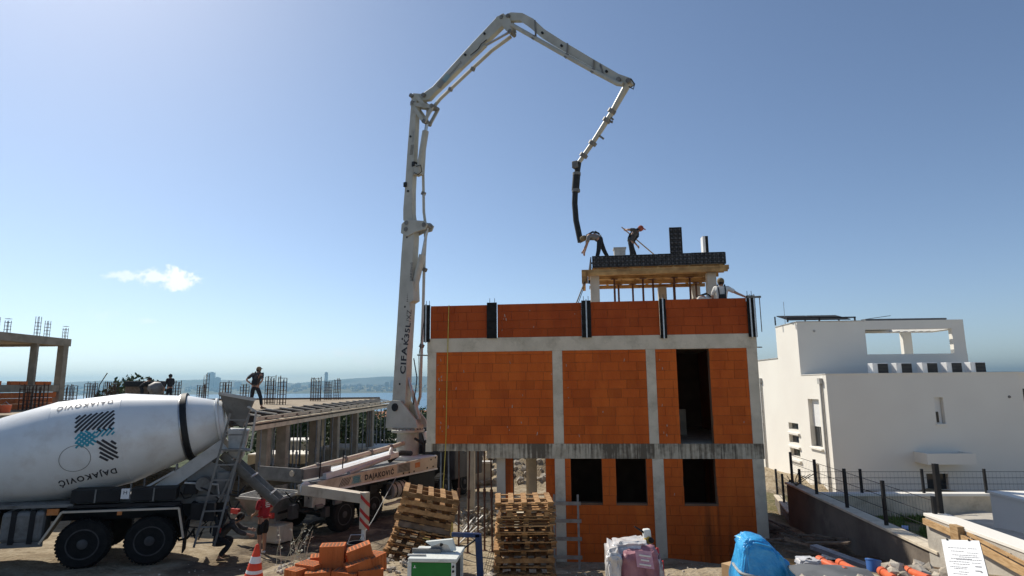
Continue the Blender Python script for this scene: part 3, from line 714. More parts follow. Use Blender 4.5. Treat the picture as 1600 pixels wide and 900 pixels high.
# props beneath the slab form
def prop(loc, h, mt, lab, grp, rot=0, tilt=0, plate=True):
    t = thing('steel_prop', lab, 'prop', loc, (tilt, 0, rot), grp)
    MB().tube([(0, 0, .0), (0, 0, h * .56)], .03, 8).build('outer_tube', M[mt], t)
    MB().tube([(0, 0, h * .56), (0, 0, h)], .023, 8).build('inner_tube', M[mt], t)
    MB().tube([(0, 0, h * .52), (0, 0, h * .60)], .045, 8).build('collar', M[mt], t)
    MB().bar((-.09, 0, h * .57), (.09, 0, h * .55), .018, .018).build('handle', M[mt], t)
    MB().span((-.07, -.07, 0), (.07, .07, .012)).build('foot_plate', M[mt], t)
    MB().span((-.07, -.07, h - .012), (.07, .07, h)).build('head_plate', M[mt], t)
    return t
def prop_copy(src, loc, rot, lab=None): return copy_tree(src, loc, (0, 0, rot), lab)
pr0 = None
for k, (x, y) in enumerate(((5.70, 3.8), (5.93, 4.95), (6.68, 3.8), (7.05, 4.0), (7.75, 3.8), (7.92, 4.95), (8.28, 3.8), (8.72, 4.95), (6.45, 5.0))):
    lo = hw(x, y, 6.08)
    if pr0 is None:
        pr0 = prop(lo, 2.28, 'prop_rust', 'thin dark steel prop under the timber slab form of the roof tower', 'props under the roof tower'); pr0.scale = (1.6, 1.6, 1)
    else: prop_copy(pr0, lo, k * .8)
# timber diagonal and cables by the tower
b = MB(); b.tube([hw(4.45, 2.6, 6.3), hw(4.35, 2.4, 7.2), hw(4.72, 2.6, 8.2)], .012, 5); tag(b.build('cable', M['cable']), 'thin black cable dangling below the tower slab end', 'cable')
b = MB(); b.bar(hw(3.85, 2.0, 6.1), hw(4.72, 2.7, 8.3), .03, .03); tag(b.build('pull_rope', M['cable']), 'dark rope running down from the tower slab to the roof', 'rope')

# ---------------------------------------------------------------- carport props and clutter under the first floor
pg = None
for k, (px, mt, Y, tilt) in enumerate(((689, 'prop_grey', 17.95, .03), (703, 'prop_grey', 18.2, -.03), (717, 'prop_rust', 18.6, .0), (731, 'prop_rust', 18.3, .02), (747, 'prop_rust', 19.4, 0), (757, 'prop_rust', 18.5, 0), (769, 'prop_rust', 18.3, .015))):
    p = at(px, 760, Y); z = gz(p.x, p.y)
    words_ = ['galvanised grey prop leaning at the carport edge, the one by the pump truck', 'galvanised grey prop leaning at the carport edge, beside the hanging cord'][k] if k < 2 else 'thin rusty steel prop under the carport slab'
    prop((p.x, p.y, z), 2.88 - z, mt, words_, 'props under the carport slab', k * .7, tilt)
p = at(686, 785, 19.2)
t = thing('form_board', 'yellow formwork board leaning behind the props', 'board', (p.x, p.y, gz(p.x, p.y)), (R(-25), 0, .2))
MB().span((-.45, -.02, .0), (.45, .02, .85)).build('face', M['yellow_form'], t)
for xx in (-.45, 0, .4): MB().span((xx, .02, 0), (xx + .05, .07, .85)).build('batten', M['timber_form'], t)
# concrete kerb wall behind the carport and rubble
p = at(726, 724, 29.5)
t = thing('low_wall', 'low pale concrete wall across the back of the carport', 'wall', (p.x, p.y, gz(p.x, p.y)), (0, 0, -.05))
MB().span((-1.6, -.12, -.3), (1.25, .12, p.z - gz(p.x, p.y))).build('stem_wall', M['concrete_pale'], t)
MB().span((-1.65, -.17, p.z - gz(p.x, p.y)), (1.3, .17, p.z - gz(p.x, p.y) + .10)).build('coping', M['white_wall'], t)
def rock_mesh(seed, n=2):
    rng = random.Random(seed); bm = bmesh.new(); bmesh.ops.create_icosphere(bm, subdivisions=n, radius=1)
    for v in bm.verts:
        v.co *= 1 + .45 * noise.noise(v.co * 1.6 + Vector((seed * 7, 0, 0))); v.co.z *= .7
    me = bpy.data.meshes.new('rock'); bm.to_mesh(me); bm.free(); me.materials.append(M['stone']); return me
RK = [rock_mesh(k, 1) for k in range(4)]
def heap(name, lab, pts, kind='stuff', m='stone'):
    b = MB()
    for (x, y, z, s) in pts:
        rk = RK[random.randrange(4)]; rot = Matrix.Rotation(random.random() * 6, 3, 'Z') @ Matrix.Rotation(random.random() * 2, 3, 'X')
        b.add([Vector((x, y, z)) + rot @ v.co * s for v in rk.vertices], [tuple(p.vertices) for p in rk.polygons])
    o = b.build(name, M[m]); tag(o, lab, None, None, kind); return o
pts = []
for k in range(420):
    x = random.uniform(-5, 4.5); y = random.uniform(29, 36); pts.append((x, y, gz(x, y) + .05, random.uniform(.06, .28)))
for k in range(130):
    p = at(random.uniform(722, 768), 790, random.uniform(20.5, 24)); pts.append((p.x, p.y, gz(p.x, p.y) + random.uniform(0, .25), random.uniform(.05, .14)))
heap('rubble', 'pale limestone rubble behind the carport', pts)
pts = []
for k in range(150):
    p = at(random.uniform(745, 790), 850, random.uniform(12.5, 14.5)); pts.append((p.x, p.y, gz(p.x, p.y) + random.uniform(0, .2), random.uniform(.03, .10)))
for k in range(260):
    p = at(random.uniform(430, 640), 850, random.uniform(10.2, 12.5)); pts.append((p.x, p.y, gz(p.x, p.y) + random.uniform(0, .03), random.uniform(.012, .06)))
for k in range(330):
    p = at(random.uniform(200, 1120), 850, random.uniform(9.6, 17)); pts.append((p.x, p.y, gz(p.x, p.y) + .0, random.uniform(.008, .035)))
for k in range(40):
    p = at(random.uniform(590, 625), 850, random.uniform(12, 13)); pts.append((p.x, p.y, gz(p.x, p.y) + random.uniform(0, .25), random.uniform(.05, .16)))
heap('stones', 'scattered pale stones on the sandy ground', pts)
# pale laths heaped in the carport
for k in range(12):
    p = at(735 + random.uniform(-10, 14), 790, 20.2 + random.uniform(-.6, .6)); z = gz(p.x, p.y)
    a = random.uniform(0, 3.1); L = random.uniform(.5, .9)
    b = MB(); b.bar((p.x - math.cos(a) * L * .5, p.y - math.sin(a) * L * .5, z + .04), (p.x + math.cos(a) * L * .5, p.y + math.sin(a) * L * .5, z + random.uniform(.25, .75)), .05, .03)
    tag(b.build('pale_lath', M['lightgrey_paint']), 'pale lath in the jumbled heap on the carport ground', 'lath', 'pale laths heaped in the carport')
# dark mesh scaffold board stack next to the pallets (leaning brown grid)
p = at(775, 790, 14.8); z = gz(p.x, p.y)
t = thing('mesh_panel', 'brown wire mesh panel leaning on the carport column behind the pallet stack', 'mesh panel', (p.x - .15, p.y, z), (R(-8), R(18), .15))
for k in range(9): MB().tube([(-.22 + k * .055, 0, 0), (-.22 + k * .055, 0, 1.2)], .006, 4).build('wire', M['rust'], t)
for k in range(14): MB().tube([(-.22, .006, .04 + k * .088), (.22, .006, .04 + k * .088)], .006, 4).build('wire', M['rust'], t)
# wooden ladder on the ground-floor front
lw = thing('wooden_ladder', 'rough wooden ladder with nailed rungs leaning on the house front', 'ladder', hw(4.0, -.75, gz(*hw(4.0, -.75, 0)[:2])), (0, 0, HA))
for xx in (-.42, .22): MB().bar((xx, 0, 0), (xx, .62, 1.75), .055, .035, (0, 1, 0)).build('rail', M['grey_wood'], lw)
for k in range(4):
    z = .28 + k * .42; MB().bar((-.5, z * .354 - .035, z), (.3, z * .354 - .035, z), .03, .09).build('rung', M['grey_wood'], lw)

# ================================================================ VEHICLES
M['cab_dark'] = mat('dark_cab_paint', (.035, .036, .04), (.06, .06, .065), scale=2, rough=.4)
def wheel(parent, c, r, wdt, side, name='wheel'):
    """axis along local y; side = -1 faces the camera side"""
    c = Vector(c)
    wh = MB().lathe([(-wdt/2, r*.62), (-wdt/2, r*.90), (-wdt*.36, r*.985), (-wdt*.2, r), (wdt*.2, r), (wdt*.36, r*.985), (wdt/2, r*.90), (wdt/2, r*.62)], c, (0, 1, 0), 36).build(name, M['rubber'], parent, True)
    y0 = side * wdt/2
    m = MB(); a = (0, side, 0)
    m.lathe([(-.06, r*.60), (.012, r*.62), (.012, r*.57), (-.05, r*.54), (-.10, r*.40), (-.06, r*.22), (.01, r*.20), (.03, r*.12)], c + Vector((0, y0, 0)), a, 28)
    m.build('rim', M['rim'], wh, True)
    k = MB()
    for i in range(8):
        t = i * math.pi / 4; k.tube([c + Vector((math.cos(t) * r * .30, y0 - side*.075, math.sin(t) * r * .30)), c + Vector((math.cos(t) * r * .30, y0 - side*.02, math.sin(t) * r * .30))], .018, 6)
    k.build('wheel_nuts', M['steel'], wh)
    tr = MB()
    for i in range(40):
        t = i * math.pi / 20
        tr.box(c + Vector((math.cos(t) * r * .995, 0, math.sin(t) * r * .995)), (.02, wdt * .8, .045), (0, -t, 0))
    tr.build('tread', M['rubber'], wh)
    return wh

# ---------------------------------------------------------------- concrete mixer truck
mx_ = thing('mixer_truck', 'white drum concrete mixer truck cut by the picture edge, striped logo on its drum', 'truck', (-9.47, 15.66, .71), (0, R(2), R(20)))
AX = R(12.2); C0 = Vector((-1.2, 0, 2.59)); A_ = Vector((math.cos(AX), 0, math.sin(AX))); N_ = Vector((-math.sin(AX), 0, math.cos(AX)))
PROF = [(-3.35, .30), (-3.3, .55), (-2.9, .66), (-1.5, 1.02), (-.42, 1.165), (-.38, 1.165), (.99, 1.10), (1.03, 1.092), (2.25, .80), (2.36, .785), (3.05, .52), (3.16, .46), (3.18, .40)]
dm = MB(); dm.lathe(PROF, C0, A_, 72); drum = dm.build('drum', M['white_paint'], mx_, True)
def dr(u): return float(np.interp(u, [p[0] for p in PROF], [p[1] for p in PROF]))
def ondrum(u, v, off=.006):
    r = dr(u); th = v / 1.12; return C0 + A_ * u + (Vector((0, -1, 0)) * math.cos(th) + N_ * math.sin(th)) * (r + off)
for u in (-.40, 1.01):
    MB().lathe([(u - .012, dr(u - .012) + .003), (u, dr(u) + .007), (u + .012, dr(u + .012) + .003)], C0, A_, 72).build('weld_seam', M['white_paint'], drum, True)
MB().lathe([(2.24, .81), (2.25, .86), (2.37, .85), (2.38, .79)], C0, A_, 64).build('roller_ring', M['black'], mx_, True)
MB().lathe([(2.20, .82), (2.21, .84), (2.238, .84), (2.239, .82)], C0, A_, 64).build('ring_flange', M['steel'], mx_, True)
MB().lathe([(3.0, .56), (3.01, .59), (3.06, .58), (3.07, .53)], C0, A_, 48).build('mouth_band', M['white_paint'], drum, True)
# lettering and striped emblem on the drum (the drum has stopped with the emblem upside down)
def wrap_mesh(v, f, u0, v0, su, sv, rot180=True):
    b = MB(); sg = -1 if rot180 else 1
    b.add([ondrum(u0 + sg * p[0] * su, v0 + sg * p[1] * sv) for p in v], f); return b
def strip(b, a, c, wd, n=6):
    a, c = Vector((*a, 0)), Vector((*c, 0)); d = (c - a).normalized(); s_ = Vector((-d.y, d.x, 0)) * wd / 2
    for i in range(n):
        p = a + (c - a) * (i / n); q = a + (c - a) * ((i + 1) / n)
        b.add([ondrum(p.x - s_.x, p.y - s_.y), ondrum(q.x - s_.x, q.y - s_.y), ondrum(q.x + s_.x, q.y + s_.y), ondrum(p.x + s_.x, p.y + s_.y)], [(0, 1, 2, 3)])
def hatch(x0, x1, y0, y1, pitch, wd, sgn, ragged=0):
    b = MB(); rg = random.Random(3)
    k = -int((y1 - y0) / pitch) - 1
    while True:
        c = x0 + k * pitch; k += 1
        if c > x1 + (y1 - y0): break
        # line x = c + (y - y0) for sgn>0 ; mirrored for sgn<0
        ya, yb = y0, y1; xa, xb = (c, c + (y1 - y0)) if sgn > 0 else (c + (y1 - y0), c)
        pts = []
        P, Q = Vector((xa, ya)), Vector((xb, yb)); t0, t1 = 0.0, 1.0; dx = Q.x - P.x
        for lim, s_ in ((x0, 1), (x1, -1)):
            tt = (lim - P.x) / dx
            if (dx > 0) == (s_ > 0): t0 = max(t0, tt)
            else: t1 = min(t1, tt)
        t1 -= rg.random() * ragged
        if t1 - t0 > .08: strip(b, P + (Q - P) * t0, P + (Q - P) * t1, wd)
        if c > x1: break
    return b
D2R = R(1) * 1.12
b3_ = hatch(.15, .92, 19 * D2R, 40.5 * D2R, .112, .052, 1)
hatch(.15, .55, 1 * D2R, 19 * D2R, .10, .042, 1, .25).build('emblem_mesh', M['teal'], drum)
hatch(.15, .55, 1 * D2R, 19 * D2R, .10, .042, -1, .25).build('emblem_mesh', M['teal'], drum)
hatch(.56, .92, 9 * D2R, 20 * D2R, .10, .040, 1, .35).build('emblem_mesh', M['teal'], drum)
b = hatch(.55, .93, -21 * D2R, 5 * D2R, .112, .052, -1, .15); b2_ = hatch(.56, .92, 15 * D2R, 20 * D2R, .112, .036, -1, .35); b.add(b2_.v, b2_.f); b.add(b3_.v, b3_.f)
b.build('emblem_stripes', M['ink'], drum)
b = MB()
for i in range(48):
    t0, t1 = i * math.pi / 24, (i + 1) * math.pi / 24
    strip(b, (.11 + .30 * math.cos(t0), -.21 + .29 * math.sin(t0)), (.11 + .30 * math.cos(t1), -.21 + .29 * math.sin(t1)), .012, 1)
b.build('hatch_cover', M['grey_paint'], drum)
v_, f_ = flat_text('DAJAKOVIĆ', .225, .006, 1.25)
wd_ = max(p[0] for p in v_)
wrap_mesh(v_, f_, .84, -36 * D2R + .05, 1.14 / wd_, 1).build('lettering', M['ink'], drum)
wrap_mesh(v_, f_, .86, 62.5 * D2R, 1.14 / wd_, 1).build('lettering', M['ink_grey'], drum)
# chassis
for y in (-.45, .45):
    MB().span((-6.2, y - .05, .95), (2.1, y + .05, 1.25)).build('chassis_rail', M['black'], mx_)
MB().span((-4.6, -.6, 1.26), (2.0, .6, 1.40)).build('subframe', M['grey_paint'], mx_)
for x in (-.66, .66):
    wheel(mx_, (x, -1.02, .555), .53, .36, -1); wheel(mx_, (x, 1.02, .555), .53, .36, 1)
    MB().tube([(x, -.9, .555), (x, .9, .555)], .13, 10).build('axle', M['black'], mx_)
for x in (-5.2,):
    wheel(mx_, (x, -1.02, .555), .53, .34, -1); wheel(mx_, (x, 1.02, .555), .53, .34, 1)
for sy in (-1, 1):
    pl = [(-1.46, sy*1.24, .62), (-1.12, sy*1.24, 1.27), (1.20, sy*1.24, 1.27), (1.36, sy*1.24, .60)]
    f = MB()
    for i in range(3): f.bar(pl[i], pl[i+1], .04, .075, (0, 1, 0))
    f.build('fender_trim', M['cream_paint'], mx_)
    f = MB(); w_ = (0, -sy * .5, 0)
    for i in range(3):
        a_, c_ = Vector(pl[i]) + Vector((0, -sy * .03, 0)), Vector(pl[i+1]) + Vector((0, -sy * .03, 0)); f.prism([a_, c_, c_ + Vector((0, 0, .02)), a_ + Vector((0, 0, .02))], w_)
    f.build('mudguard', M['black'], mx_)
    MB().span((-.04, sy*1.25, 1.17), (.05, sy*1.29, 1.25)).build('marker_lamp', M['orange_mark'], mx_)
for x0, x1 in ((-1.02, -.06), (.16, 1.10)):
    MB().span((x0, -1.16, 1.44), (x1, -.7, 1.72)).build('mudguard_box', M['black'], mx_, bevel=.015)
    MB().span(((x0 + x1)/2 - .015, -1.18, 1.43), ((x0 + x1)/2 + .015, -1.158, 1.73)).build('box_strap', M['grey_paint'], mx_)
MB().span((-.04, -1.15, 1.50), (.13, -1.05, 1.72)).build('data_plate', M['white_plastic'], mx_)
lettering(mx_, 'H', .12, (.0, -1.153, 1.60), (1, 0, 0), (0, 0, 1), M['ink'])
MB().span((-4.6, -1.16, 1.36), (-.95, -.95, 1.42)).build('side_rail', M['grey_paint'], mx_)
MB().span((-1.05, -1.16, 1.33), (1.2, -.95, 1.39)).build('side_rail', M['black'], mx_)
tk = MB().box((-1.84, -.93, .97), (.80, .55, .66)).build('fuel_tank', M['grey_paint'], mx_, bevel=.09)
for x in (-2.0, -1.66): MB().span((x - .05, -1.218, .62), (x + .05, -.64, 1.315)).build('tank_strap', M['black'], tk)
MB().tube([(-1.83, -1.0, 1.29), (-1.83, -1.0, 1.36)], .05, 10).build('tank_cap', M['black'], tk)
MB().span((-1.42, -1.18, 1.20), (-1.2, -1.1, 1.33)).build('reflector_plate', M['orange_mark'], mx_)
MB().span((-4.4, -1.2, .55), (-1.42, -1.14, .66)).build('side_guard', M['grey_paint'], mx_)
MB().span((-4.4, -1.2, .80), (-2.4, -1.14, .88)).build('side_guard', M['grey_paint'], mx_)
MB().span((-2.9, -1.17, .86), (-2.36, -.6, 1.32)).build('battery_box', M['black'], mx_, bevel=.03)
# front stand and cab (beyond the picture's edge)
MB().prism([(-4.75, -.5, 1.4), (-4.2, -.5, 1.4), (-4.35, -.5, 2.4), (-4.75, -.5, 2.4)], (0, 1, 0)).build('front_pedestal', M['white_paint'], mx_)
cb = MB().prism([(-5.1, -1.2, .8), (-7.2, -1.2, .8), (-7.25, -1.2, 1.8), (-6.95, -1.2, 2.95), (-5.1, -1.2, 3.0)], (0, 2.4, 0)).build('cab', M['white_paint'], mx_, bevel=.06)
MB().span((-6.85, -1.215, 1.85), (-5.75, -1.195, 2.7)).build('side_window', M['glass'], cb)
# rear pedestal, struts, hopper
for sy in (-1, 1):
    MB().bar((1.98, sy*.55, 2.66), (.42, sy*.62, 1.42), .10, .30, (0, 0, 1)).build('pedestal_strut', M['lightgrey_paint'], mx_)
    MB().prism([(.95, sy*.5, 1.4), (2.0, sy*.5, 1.3), (2.1, sy*.5, 2.0), (1.55, sy*.5, 2.35)], (0, sy*.05, 0)).build('pedestal_plate', M['grey_paint'], mx_)
MB().bar((.05, -.75, 1.48), (.95, -.75, 2.05), .05, .05).build('brace', M['lightgrey_paint'], mx_)
MB().span((1.5, -.75, 1.32), (2.05, .75, 1.44)).build('cross_beam', M['grey_paint'], mx_)
for sy in (-1, 1): MB().tube([(1.2, sy*.45, 2.02), (1.2, sy*.28, 2.02)], .13, 14).build('support_roller', M['black'], mx_)
hp = MB()
ring0 = [(1.75, -.5, 3.9), (2.55, -.5, 3.75), (2.55, .5, 3.75), (1.75, .5, 3.9)]; ring1 = [(1.95, -.28, 3.35), (2.35, -.25, 3.05), (2.35, .25, 3.05), (1.95, .28, 3.35)]
hp.add(ring0 + ring1, [(0, 1, 5, 4), (1, 2, 6, 5), (2, 3, 7, 6), (3, 0, 4, 7)])
hp.build('feed_hopper', M['grey_paint'], mx_)
MB().bar((1.72, -.52, 3.93), (2.58, -.52, 3.78), .03, .06).build('hopper_rim', M['lightgrey_paint'], mx_)
MB().bar((1.72, .52, 3.93), (2.58, .52, 3.78), .03, .06).build('hopper_rim', M['lightgrey_paint'], mx_)
MB().prism([(2.02, -.42, 3.02), (2.5, -.42, 3.0), (2.42, -.42, 2.3), (2.1, -.42, 2.3)], (0, .84, 0)).build('discharge_funnel', M['lightgrey_paint'], mx_)
def trough(p, q, r, th=.02, n=10):
    p, q = Vector(p), Vector(q); d = (q - p).normalized(); s_ = d.cross(Vector((0, 0, 1))).normalized(); u = s_.cross(d)
    b = MB(); vs, fs = [], []
    for c in (p, q):
        for rr in (r, r - th):
            for k in range(n + 1):
                a = math.pi + math.pi * k / n; vs.append(c + s_ * math.cos(a) * rr + u * math.sin(a) * rr)
    m_ = n + 1
    for k in range(n):
        fs += [(k, k + 1, 2*m_ + k + 1, 2*m_ + k), (m_ + k, 3*m_ + k, 3*m_ + k + 1, m_ + k + 1), (k, m_ + k, m_ + k + 1, k + 1), (2*m_ + k, 2*m_ + k + 1, 3*m_ + k + 1, 3*m_ + k)]
    fs += [(0, 2*m_, 3*m_, m_), (n, m_ + n, 3*m_ + n, 2*m_ + n)]
    b.add(vs, fs); return b
ch = trough((2.05, -.25, 2.5), (3.45, -.5, 1.30), .27).build('chute', M['grey_paint'], mx_, True)
for q in (.15, .5, .85):
    c_ = Vector((2.05, -.25, 2.5)).lerp(Vector((3.45, -.5, 1.30)), q); MB().box(c_ + Vector((0, 0, -.02)), (.04, .62, .05), (0, R(40), R(-10))).build('chute_rib', M['lightgrey_paint'], ch)
ld = MB()
for xo in (-.22, .22): ld.bar((2.30 + xo, -1.0, 3.45), (1.80 + xo, -1.02, .32), .04, .05)
lo_ = ld.build('ladder', M['grey_paint'], mx_)
for k in range(9):
    q = .05 + k * .115; x, z = 2.30 - .5 * q, 3.45 - 3.13 * q
    MB().bar((x - .22, -1.01, z), (x + .22, -1.01, z), .03, .035).build('rung', M['grey_paint'], lo_)
MB().span((2.0, -.95, 2.52), (2.62, -.5, 2.56)).build('platform', M['grey_paint'], mx_)
for y in (-.95, -.5):
    MB().tube([(2.62, y, 2.54), (2.66, y, 3.5), (2.45, y, 3.62)], .018, 6).build('handrail', M['lightgrey_paint'], mx_)
MB().span((1.95, -1.0, .55), (2.1, 1.0, .75)).build('bumper', M['black'], mx_)
for y in (-.85, .85): MB().span((2.1, y - .06, .60), (2.12, y + .06, .70)).build('tail_lamp', M['red_paint'], mx_)
MB().span((1.35, -1.2, .25), (1.38, -.75, .75)).build('mud_flap', M['rubber'], mx_)
MB().tube([(1.5, -.85, 1.7), (1.75, -1.02, 1.62), (2.0, -.9, 1.4), (1.9, -.8, 1.2), (1.7, -.9, 1.15)], .02, 6).build('hose', M['cable'], mx_, True)
MB().tube([(1.62, -.62, 1.75), (1.62, -.92, 1.75)], .16, 16).build('water_gauge', M['grey_paint'], mx_, True)
MB().tube([(1.2, -.8, 1.78), (1.95, -.8, 1.72), (2.0, -.8, 1.4)], .025, 6).build('handrail', M['lightgrey_paint'], mx_, True)
MB().prism([(1.42, -.95, .95), (1.95, -.95, .88), (1.92, -.95, 1.3), (1.42, -.95, 1.32)], (0, .5, 0)).build('tool_locker', M['black'], mx_)

rq = random.Random(4)
for k in range(16):
    x = rq.uniform(1.2, 2.2); y = rq.uniform(-1.0, -.4); z = rq.uniform(.6, 1.8); L = rq.uniform(-.5, .6)
    MB().tube([(x, y, z), (x + L * .3, y - .08, z - .2), (x + L * .7, y - .02, z - .25), (x + L, y + .05, z - .1)], rq.choice([.015, .022, .03]), 6).build('hydraulic_hose', M['cable'], mx_, True)
for x, y, z, a_, c_, h_ in ((1.75, -.8, 1.15, .4, .2, .35), (2.05, -.6, 1.75, .3, .25, .5), (1.35, -.7, 1.65, .3, .2, .3), (2.1, -.4, .95, .2, .5, .3)):
    MB().box((x, y, z), (a_, c_, h_)).build('equipment_box', M[rq.choice(['black', 'grey_paint'])], mx_, bevel=.02)
for k in range(3): MB().bar((2.4, -.7 + k * .3, 2.5), (2.0 + .1 * k, -.8, 1.3), .05, .05).build('brace', M['grey_paint'], mx_)
# ---------------------------------------------------------------- concrete pump truck
PH = math.atan2(.893, .45)
pump = thing('pump_truck', 'cream concrete pump truck with a tall folding boom reaching over the brick house', 'truck', (-6.47, 20.64, .20), (0, 0, PH))
PM = Matrix.Translation((-6.47, 20.64, .20)) @ Matrix.Rotation(PH, 4, 'Z')
for y in (-.45, .45): MB().span((-2.0, y - .06, .85), (8.3, y + .06, 1.2)).build('chassis_rail', M['black'], pump)
for x in (.08, 1.5, 5.9, 7.4):
    wheel(pump, (x, -1.02, .52), .52, .34, -1); wheel(pump, (x, 1.02, .52), .52, .34, 1)
    MB().tube([(x, -.9, .52), (x, .9, .52)], .12, 10).build('axle', M['black'], pump)
for sy in (-1, 1):
    MB().prism([(-1.2, sy*1.24, 1.36), (5.2, sy*1.24, 1.31), (5.25, sy*1.24, 1.79), (3.9, sy*1.24, 1.80), (-1.2, sy*1.24, 1.70)], (0, -sy*.05, 0)).build('side_panel', M['cream_paint'], pump, bevel=.008)
    MB().bar((-1.2, sy*1.25, 1.37), (5.2, sy*1.25, 1.32), .06, .05).build('lower_trim', M['white_paint'], pump)
MB().span((-1.2, -1.19, 1.62), (5.2, 1.19, 1.68)).build('deck', M['grey_paint'], pump)
MB().span((4.2, -1.18, 1.69), (5.3, 1.18, 1.82)).build('deck_plate', M['white_paint'], pump)
ys = -1.247
sp = pump
b = MB()
for k in range(6):
    b.add([(-.30 + k*.075, ys, 1.42), (-.265 + k*.075, ys, 1.42), (-.10 + k*.075, ys, 1.66), (-.135 + k*.075, ys, 1.66)], [(0, 1, 2, 3)])
b.build('emblem_stripes', M['ink'], sp)
b = MB()
for k in range(6):
    b.add([(.28 + k*.06, ys, 1.42), (.305 + k*.06, ys, 1.42), (.43 + k*.06, ys, 1.66), (.405 + k*.06, ys, 1.66)], [(0, 1, 2, 3)])
    b.add([(.43 + k*.06, ys - .001, 1.42), (.455 + k*.06, ys - .001, 1.42), (.33 + k*.06, ys - .001, 1.66), (.305 + k*.06, ys - .001, 1.66)], [(0, 1, 2, 3)])
b.build('emblem_mesh', M['teal'], sp)
lettering(sp, 'DAJAKOVIĆ', .23, (.92, ys, 1.465), (1, 0, 0), (0, 0, 1), M['ink'], .010, 1.25, width=1.55)
vt = MB().span((2.68, ys - .01, 1.46), (3.42, ys + .01, 1.76)).build('vent_grille', M['lightgrey_paint'], sp)
for k in range(6): MB().span((2.72, ys - .025, 1.49 + k*.045), (3.38, ys - .008, 1.505 + k*.045)).build('louvre', M['black'], vt)
MB().span((3.75, ys - .004, 1.52), (4.05, ys + .004, 1.70)).build('warning_plate', M['orange_mark'], sp)
for x, z in ((3.0, 1.38), (3.35, 1.37), (3.65, 1.37), (4.5, 1.40), (4.75, 1.68), (5.05, 1.72), (4.9, 1.4)):
    MB().span((x, ys - .004, z), (x + .07, ys + .004, z + .06)).build('latch', M['black'], sp)
# tank and underbody
tk = MB().tube([(2.55, -.95, .85), (3.35, -.95, .85)], .30, 20).build('fuel_tank', M['lightgrey_paint'], pump, True)
for x in (2.72, 3.0, 3.22): MB().lathe([(-.03, .305), (.03, .305)], (x, -.95, .85), (1, 0, 0), 20).build('tank_strap', M['black'], tk)
MB().span((3.5, -1.15, .6), (5.2, -.5, 1.25)).build('locker', M['black'], pump, bevel=.02)
MB().span((-.9, -1.1, 1.05), (2.3, -.75, 1.28)).build('mudguard', M['black'], pump)
MB().span((2.2, -1.2, .42), (3.6, -1.05, .48)).build('step', M['lightgrey_paint'], pump)
# cab
M['cab_dark'] = M.get('cab_dark') or mat('dark_cab_paint', (.035, .036, .04), (.06, .06, .065), scale=2, rough=.4)
cb = MB().prism([(6.6, -1.2, .7), (8.9, -1.2, .7), (8.95, -1.2, 1.6), (8.65, -1.2, 2.75), (6.6, -1.2, 2.8)], (0, 2.4, 0)).build('cab', M['cab_dark'], pump, bevel=.05)
MB().span((7.3, -1.215, 1.7), (8.5, -1.19, 2.5)).build('side_window', M['glass'], cb)
# rear hopper and pumping gear
hp = MB()
r0 = [(-1.35, -.75, 1.40), (-2.45, -.75, 1.32), (-2.45, .75, 1.32), (-1.35, .75, 1.40)]; r1 = [(-1.5, -.35, .65), (-2.15, -.35, .60), (-2.15, .35, .60), (-1.5, .35, .65)]
hp.add(r0 + r1, [(0, 1, 5, 4), (1, 2, 6, 5), (2, 3, 7, 6), (3, 0, 4, 7), (4, 5, 6, 7)])
ho = hp.build('hopper', M['grey_paint'], pump)
for k in range(11): MB().bar((-1.38, -.68 + k*.136, 1.385), (-2.43, -.68 + k*.136, 1.315), .02, .03).build('grate_bar', M['steel'], ho)
for a_, c_ in zip(r0, r0[1:] + r0[:1]): MB().bar(a_, c_, .05, .07).build('hopper_rim', M['lightgrey_paint'], ho)
MB().span((-2.5, -.9, .70), (-2.42, .9, .84)).build('bumper', M['grey_paint'], pump)
for y in (-.7, .7): MB().span((-2.53, y - .16, .86), (-2.45, y + .16, 1.0)).build('tail_lamp', M['red_paint'], pump)
MB().span((-2.35, -.9, .12), (-1.75, -.35, .62)).build('outlet_housing', M['cream_paint'], pump, bevel=.05)
MB().span((-1.5, -.95, 1.78), (-.35, -.9, 2.08)).build('control_panel_back', M['grey_paint'], pump)
MB().span((-1.55, -.9, 1.74), (-1.5, .9, 2.10)).build('rear_guard', M['grey_paint'], pump)
for y in (-.35, .35): MB().tube([(-1.4, y, 1.0), (1.5, y, 1.1)], .13, 12).build('pump_cylinder', M['steel'], pump, True)
MB().tube([(-1.6, -.55, 1.95), (-.6, -.5, 2.02), (1.2, -.45, 2.12), (3.4, -.35, 2.26), (4.4, -.2, 2.32)], .085, 12).build('delivery_pipe', M['cream_paint'], pump, True)
for q in (-.5, .8, 2.2, 3.4): MB().lathe([(-.05, .115), (.05, .115)], (q, -.5 + .04 * (q + .5), 2.03 + .062 * (q + .5)), (1, -.03, .06), 12).build('pipe_clamp', M['grey_paint'], pump, True)
MB().bar((-.7, -.95, 1.78), (3.2, -.75, 2.05), .28, .18).build('outrigger_beam', M['white_paint'], pump)
MB().bar((.2, -.3, 1.74), (3.8, -.1, 1.98), .24, .20).build('outrigger_beam', M['white_paint'], pump)
MB().tube([(.3, -1.1, 1.75), (1.6, -1.0, 1.90), (2.6, -.9, 2.0), (3.0, -.7, 2.25), (3.1, -.6, 2.05)], .07, 8).build('hose', M['lightgrey_paint'], pump, True)
MB().tube([(2.9, -.7, 1.85), (3.4, -.8, 2.08), (4.2, -.7, 1.98)], .10, 8).build('hose', M['cable'], pump, True)
MB().tube([(-.9, -1.0, 1.75), (-.85, -1.0, 2.4)], .02, 6).build('stake', M['black'], pump)
MB().tube([(.1, -1.0, 1.75), (.15, -1.0, 2.5)], .02, 6).build('stake', M['black'], pump)
